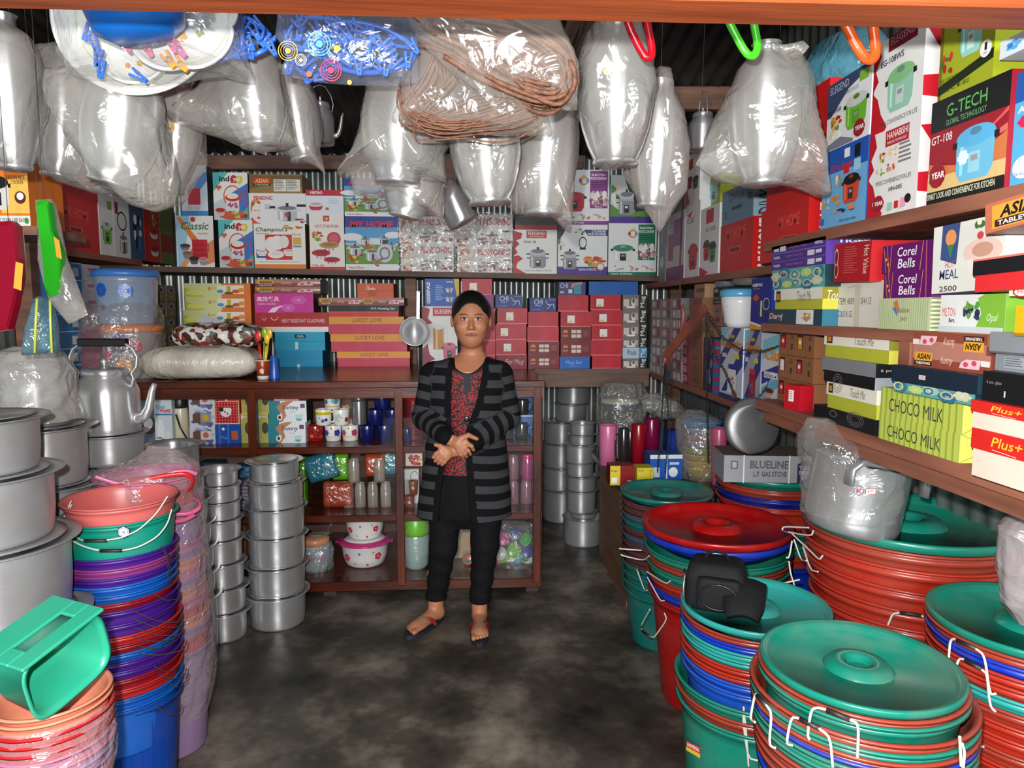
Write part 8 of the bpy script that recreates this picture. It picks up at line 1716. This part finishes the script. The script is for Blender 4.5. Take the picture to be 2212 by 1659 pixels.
for s in(-1,1):
 x=(q[:,0]-s*.029);z=q[:,2]
 paint(fr&((x/.0125)**2+((z-.0065)/.0052)**2<1),(206,190,178));paint(fr&((x/.0062)**2+((z-.0065)/.0056)**2<1),(30,18,14))
 paint(fr&(abs(x)<.0145)&(abs(z-.0125+9*x*x)<.0016),(50,30,24));paint(fr&(abs(x-s*.002)<.019)&(abs(z-.027+12*(x-s*.004)**2)<.0028),(96,62,46))
paint(fr&((q[:,0]/.024)**2+((q[:,2]+.059)/.0072)**2<1),(150,82,70));paint(fr&(abs(q[:,0])<.023)&(abs(q[:,2]+.0585)<.0013),(96,48,42))
mk('body',vs,fs,skin,person,col)
hairm,nt,b=newmat('black_hair');b.inputs['Base Color'].default_value=(*lin((20,16,16)),1);b.inputs['Roughness'].default_value=.38;bump(nt,b,30,.5,.004,3,stretch=(9,1,1))
def hair(X,Y,Z):
 d=ell(X,Y,Z,hc+np.array([0,.018,.032]),np.array([.087,.098,.1]))
 face=ell(X,Y,Z,hc+np.array([0,-.105,-.025]),np.array([.075,.09,.106]))
 d=np.maximum(d,-face);d=np.maximum(d,hc[2]-.03+(hc[1]+.03-Y)*-.4-Z)
 return smin(d,ell(X,Y,Z,hc+np.array([.0,.1,-.02]),np.array([.05,.045,.05])),.02)
V,F1=nets(hair,hc+np.array([-.1,-.1,-.16]),hc+np.array([.1,.16,.15]),.003);mk('hair',V,F1,hairm,person)
# shirt
def neckz(X):return Wp(1010,803)[2]+9*(X-Wp(1010,800)[0])**2
def shirt(X,Y,Z):return np.maximum(tube_(X,Y,Z,TOR,-.003),np.maximum(Z-neckz(X),Wp(1000,1027)[2]-Z))
V,F1=nets(shirt,Wp(915,1034,-.14),Wp(1095,770,.14),.006)
shm,nt,b=newmat('red_print_shirt');tc=N(nt,'ShaderNodeTexCoord');vo=N(nt,'ShaderNodeTexVoronoi',Scale=120);nt.links.new(tc.outputs['Object'],vo.inputs['Vector']);rp=N(nt,'ShaderNodeValToRGB');rp.color_ramp.interpolation='CONSTANT';e=rp.color_ramp.elements;e[0].color=(*lin((160,20,30)),1);e[1].position=.47;e[1].color=(*lin((18,10,12)),1);nt.links.new(vo.outputs['Distance'],rp.inputs[0])
at_=N(nt,'ShaderNodeAttribute',attribute_name='hem');mx=N(nt,'ShaderNodeMix',data_type='RGBA');mx.inputs['B'].default_value=(.006,.006,.007,1);nt.links.new(at_.outputs['Fac'],mx.inputs['Factor']);nt.links.new(rp.outputs[0],mx.inputs['A']);nt.links.new(mx.outputs['Result'],b.inputs['Base Color']);b.inputs['Roughness'].default_value=.7
px_=(V[:,0]-Wp(1010,830)[0]);pl_=(abs(px_)<.016)&(V[:,2]>Wp(1010,840)[2])
mk('shirt',V,F1,shm,person,fl={'hem':np.clip((V[:,2]-neckz(V[:,0])+.016)/.003,0,1)+pl_})
# cardigan
SHL,ELL_,WRL=Wp(935,808,.01),Wp(917,902,.0),Wp(962,944,fy+.01)
SHR,ELR,WRR=Wp(1080,808,.01),Wp(1098,900,.0),Wp(1012,958,fy+.035)
CAR=[row(770,985,1052,.055,.02),row(776,960,1066,.075,.015),row(786,932,1086,.095,.005),row(810,922,1096,.108),row(860,924,1092,.125),row(930,924,1090,.125),row(1000,916,1098,.13),row(1080,903,1104,.135),row(1150,897,1104,.135)]
XL_=[(q,Wp(x,y)[0])for y,x,q in[(y,x,Wp(x,y)[2])for y,x in((760,990),(800,978),(860,975),(925,976),(1000,962),(1040,955),(1100,950),(1150,948))]]
XR_=[(q,Wp(x,y)[0])for y,x,q in[(y,x,Wp(x,y)[2])for y,x in((760,1040),(800,1042),(860,1030),(925,1006),(1000,1008),(1040,1012),(1100,1016),(1150,1022))]]
def ed(Z,T_):t=sorted(T_);return np.interp(Z,[a for a,_ in t],[b for _,b in t])
def card_(X,Y,Z):
 d=np.maximum(tube_(X,Y,Z,CAR),(Wp(1000,1142)[2]+.02*np.sin(X*9))-Z)
 gr=np.maximum(np.maximum(ed(Z,XL_)-X,X-ed(Z,XR_)),Y-(PY-.075))
 nkh=np.maximum(cone(X,Y,Z,Wp(1016,740,0),Wp(1012,792,-.09),.085,.06),-10)
 d=smin(d,smin(cone(X,Y,Z,SHL,ELL_,.058,.052),cone(X,Y,Z,ELL_,WRL,.052,.036),.02),.02)
 d=smin(d,smin(cone(X,Y,Z,SHR,ELR,.058,.052),cone(X,Y,Z,ELR,WRR,.052,.038),.02),.02)
 w=.0025*np.sin(60*Z+9*X)*np.sin(23*X+14*Y)
 return np.maximum(np.maximum(d+w,-np.where(Y<WRL[1]+.036,9,gr)),-nkh)
V,F1=nets(card_,Wp(880,1156,-.27),Wp(1130,760,.17),.0055)
def seg(a,b):ab=b-a;t=np.clip(((V-a)@ab)/(ab@ab),0,1);return np.linalg.norm(V-a-t[:,None]*ab,axis=1),t*np.linalg.norm(ab)
st=(V[:,2]-.1)/.066+.012/.066*np.sin(V[:,0]*11);bk=np.clip(1-np.minimum(abs(V[:,0]-ed(V[:,2],XL_))/.028,abs(V[:,0]-ed(V[:,2],XR_))/.03),0,1)>.02
bk=bk&(V[:,1]<PY)
for A_,E_,W_r in((SHL,ELL_,WRL),(SHR,ELR,WRR)):
 d1,t1=seg(A_,E_);d2,t2=seg(E_,W_r);L1_=np.linalg.norm(E_-A_);L2_=np.linalg.norm(W_r-E_)
 m1=(d1<.066)&(d1<d2)&(abs(V[:,0]-Wp(1010,850)[0])>.145);m2=(d2<.062)&(d2<=d1)&((V[:,1]<PY-.06)|m1|(abs(V[:,0]-Wp(1010,850)[0])>.15))
 st[m1]=(t1[m1])/.066+.3;st[m2]=(L1_+t2[m2])/.058+.3;bk=np.where(m2&(t2>L2_-.03),True,np.where(m1|m2,False,bk))
cm,nt,b=newmat('striped_knit');a1=N(nt,'ShaderNodeAttribute',attribute_name='st');a2=N(nt,'ShaderNodeAttribute',attribute_name='bk');fr_=N(nt,'ShaderNodeMath',operation='FRACT');gt=N(nt,'ShaderNodeMath',operation='GREATER_THAN');gt.inputs[1].default_value=.5
nt.links.new(a1.outputs['Fac'],fr_.inputs[0]);nt.links.new(fr_.outputs[0],gt.inputs[0]);sb=N(nt,'ShaderNodeMath',operation='SUBTRACT');sb.use_clamp=True;nt.links.new(gt.outputs[0],sb.inputs[0]);nt.links.new(a2.outputs['Fac'],sb.inputs[1])
mx=N(nt,'ShaderNodeMix',data_type='RGBA');mx.inputs['A'].default_value=(*lin((17,17,19)),1);mx.inputs['B'].default_value=(*lin((60,60,63)),1);nt.links.new(sb.outputs[0],mx.inputs['Factor']);nt.links.new(mx.outputs['Result'],b.inputs['Base Color']);b.inputs['Roughness'].default_value=.9;b.inputs['Specular IOR Level'].default_value=.12;bump(nt,b,220,.5,.002,2)
cd=mk('cardigan',V,F1,cm,person,fl={'st':st,'bk':bk.astype(float)})
for(x,y)in((1008,905),(1022,1062)):
 p=at(x,y,Y=PY-.128);g=G();g.lathe([(.001,-.003),(.011,-.003),(.012,0),(.009,.002),(.001,.001)],plastic((24,24,28),.2),p,18,Matrix.Rotation(PI/2,4,'X'));g.make('button',cd)
# trousers
LG=[((965,1075,0),(958,1180,-.01),(950,1318,0)),((1050,1075,0),(1048,1180,-.015),(1034,1322,0))]
def trous(X,Y,Z):
 d=np.maximum(tube_(X,Y,Z,[row(985,948,1070,.092),row(1000,945,1072,.098),row(1060,930,1084,.115),row(1110,934,1082,.105),row(1135,955,1062,.07)]),-9)
 for(h_,k_,a_),(he,to,s_)in zip(LG,HT):
  hp=Wp(*h_);kn=Wp(*k_);av=(to-he)/np.linalg.norm(to-he);an=he+av*.035+np.array([0,0,.12])
  d=smin(d,smin(cone(X,Y,Z,hp,kn,.084,.06),cone(X,Y,Z,kn,an,.06,.046),.02),.02)
  d=np.maximum(d,-10)
 w=.003*np.sin(70*Z+20*X)*np.clip((Wp(1000,1150)[2]-Z)*6,0,1)
 return np.maximum(d+w,.115-Z)
V,F1=nets(trous,Wp(895,1345,-.16),Wp(1115,978,.16),.006)
tm,nt,b=newmat('black_trousers');b.inputs['Base Color'].default_value=(*lin((20,20,22)),1);b.inputs['Roughness'].default_value=.8;b.inputs['Specular IOR Level'].default_value=.12;bump(nt,b,18,.6,.01,4,stretch=(1,1,3))
mk('trousers',V,F1,tm,person)
# flip flops
for he,to,side in HT:
 ax=Vector((to-he)).normalized();sd=Vector((-ax.y,ax.x,0));he=Vector(he);g=G();ol=[]
 for i in range(28):
  a=2*PI*i/28;c=math.cos(a);ol.append(he+ax*(.11+.135*c)+sd*math.sin(a)*(.04+.012*c))
 n=28;vs=[v+Vector((0,0,z))for z in(.001,.019)for v in ol]
 g.add(vs,[tuple(range(n))[::-1],tuple(range(n,2*n))]+[(i,(i+1)%n,n+(i+1)%n,n+i)for i in range(n)],plastic((28,34,44),.6));sl=g.make('flip_flop',person,label='dark blue rubber flip-flop')
 tp=he+ax*.185+sd*.014*side+Vector((0,0,.03));md=he+ax*.13+Vector((0,0,.066))
 for k,(w,c)in enumerate(((1,(150,30,34)),(-1,(150,30,34)))):
  g=G();P=[tp,tp.lerp(md,.6)+Vector((0,0,.012))+sd*w*.008,he+ax*.11+sd*w*.034+Vector((0,0,.052)),he+ax*.085+sd*w*.042+Vector((0,0,.018))]
  P=rnd(P,3);h_=len(P)//2;g.tube(P[:h_+1],.008,plastic((120,116,108),.5),seg=8,flat=.5);g.tube(P[h_:],.008,plastic(c,.5),seg=8,flat=.5);g.make('strap',sl)
for o in bpy.data.objects:
 if '_o' in o:del o['_o']
_d=[k for k,v in LABELS.items()if len(v)>1 and v[0].parent is None and not v[0].get('group')]
if _d:print('DUP LABELS',_d[:20])
print('THINGS',len([o for o in COL.objects if o.parent is None]),'ALL',len(COL.objects))
for k in LABELS:
 if not 4<=len(k.replace('-',' ').split())<=16:print('LEN',len(k.split()),k)
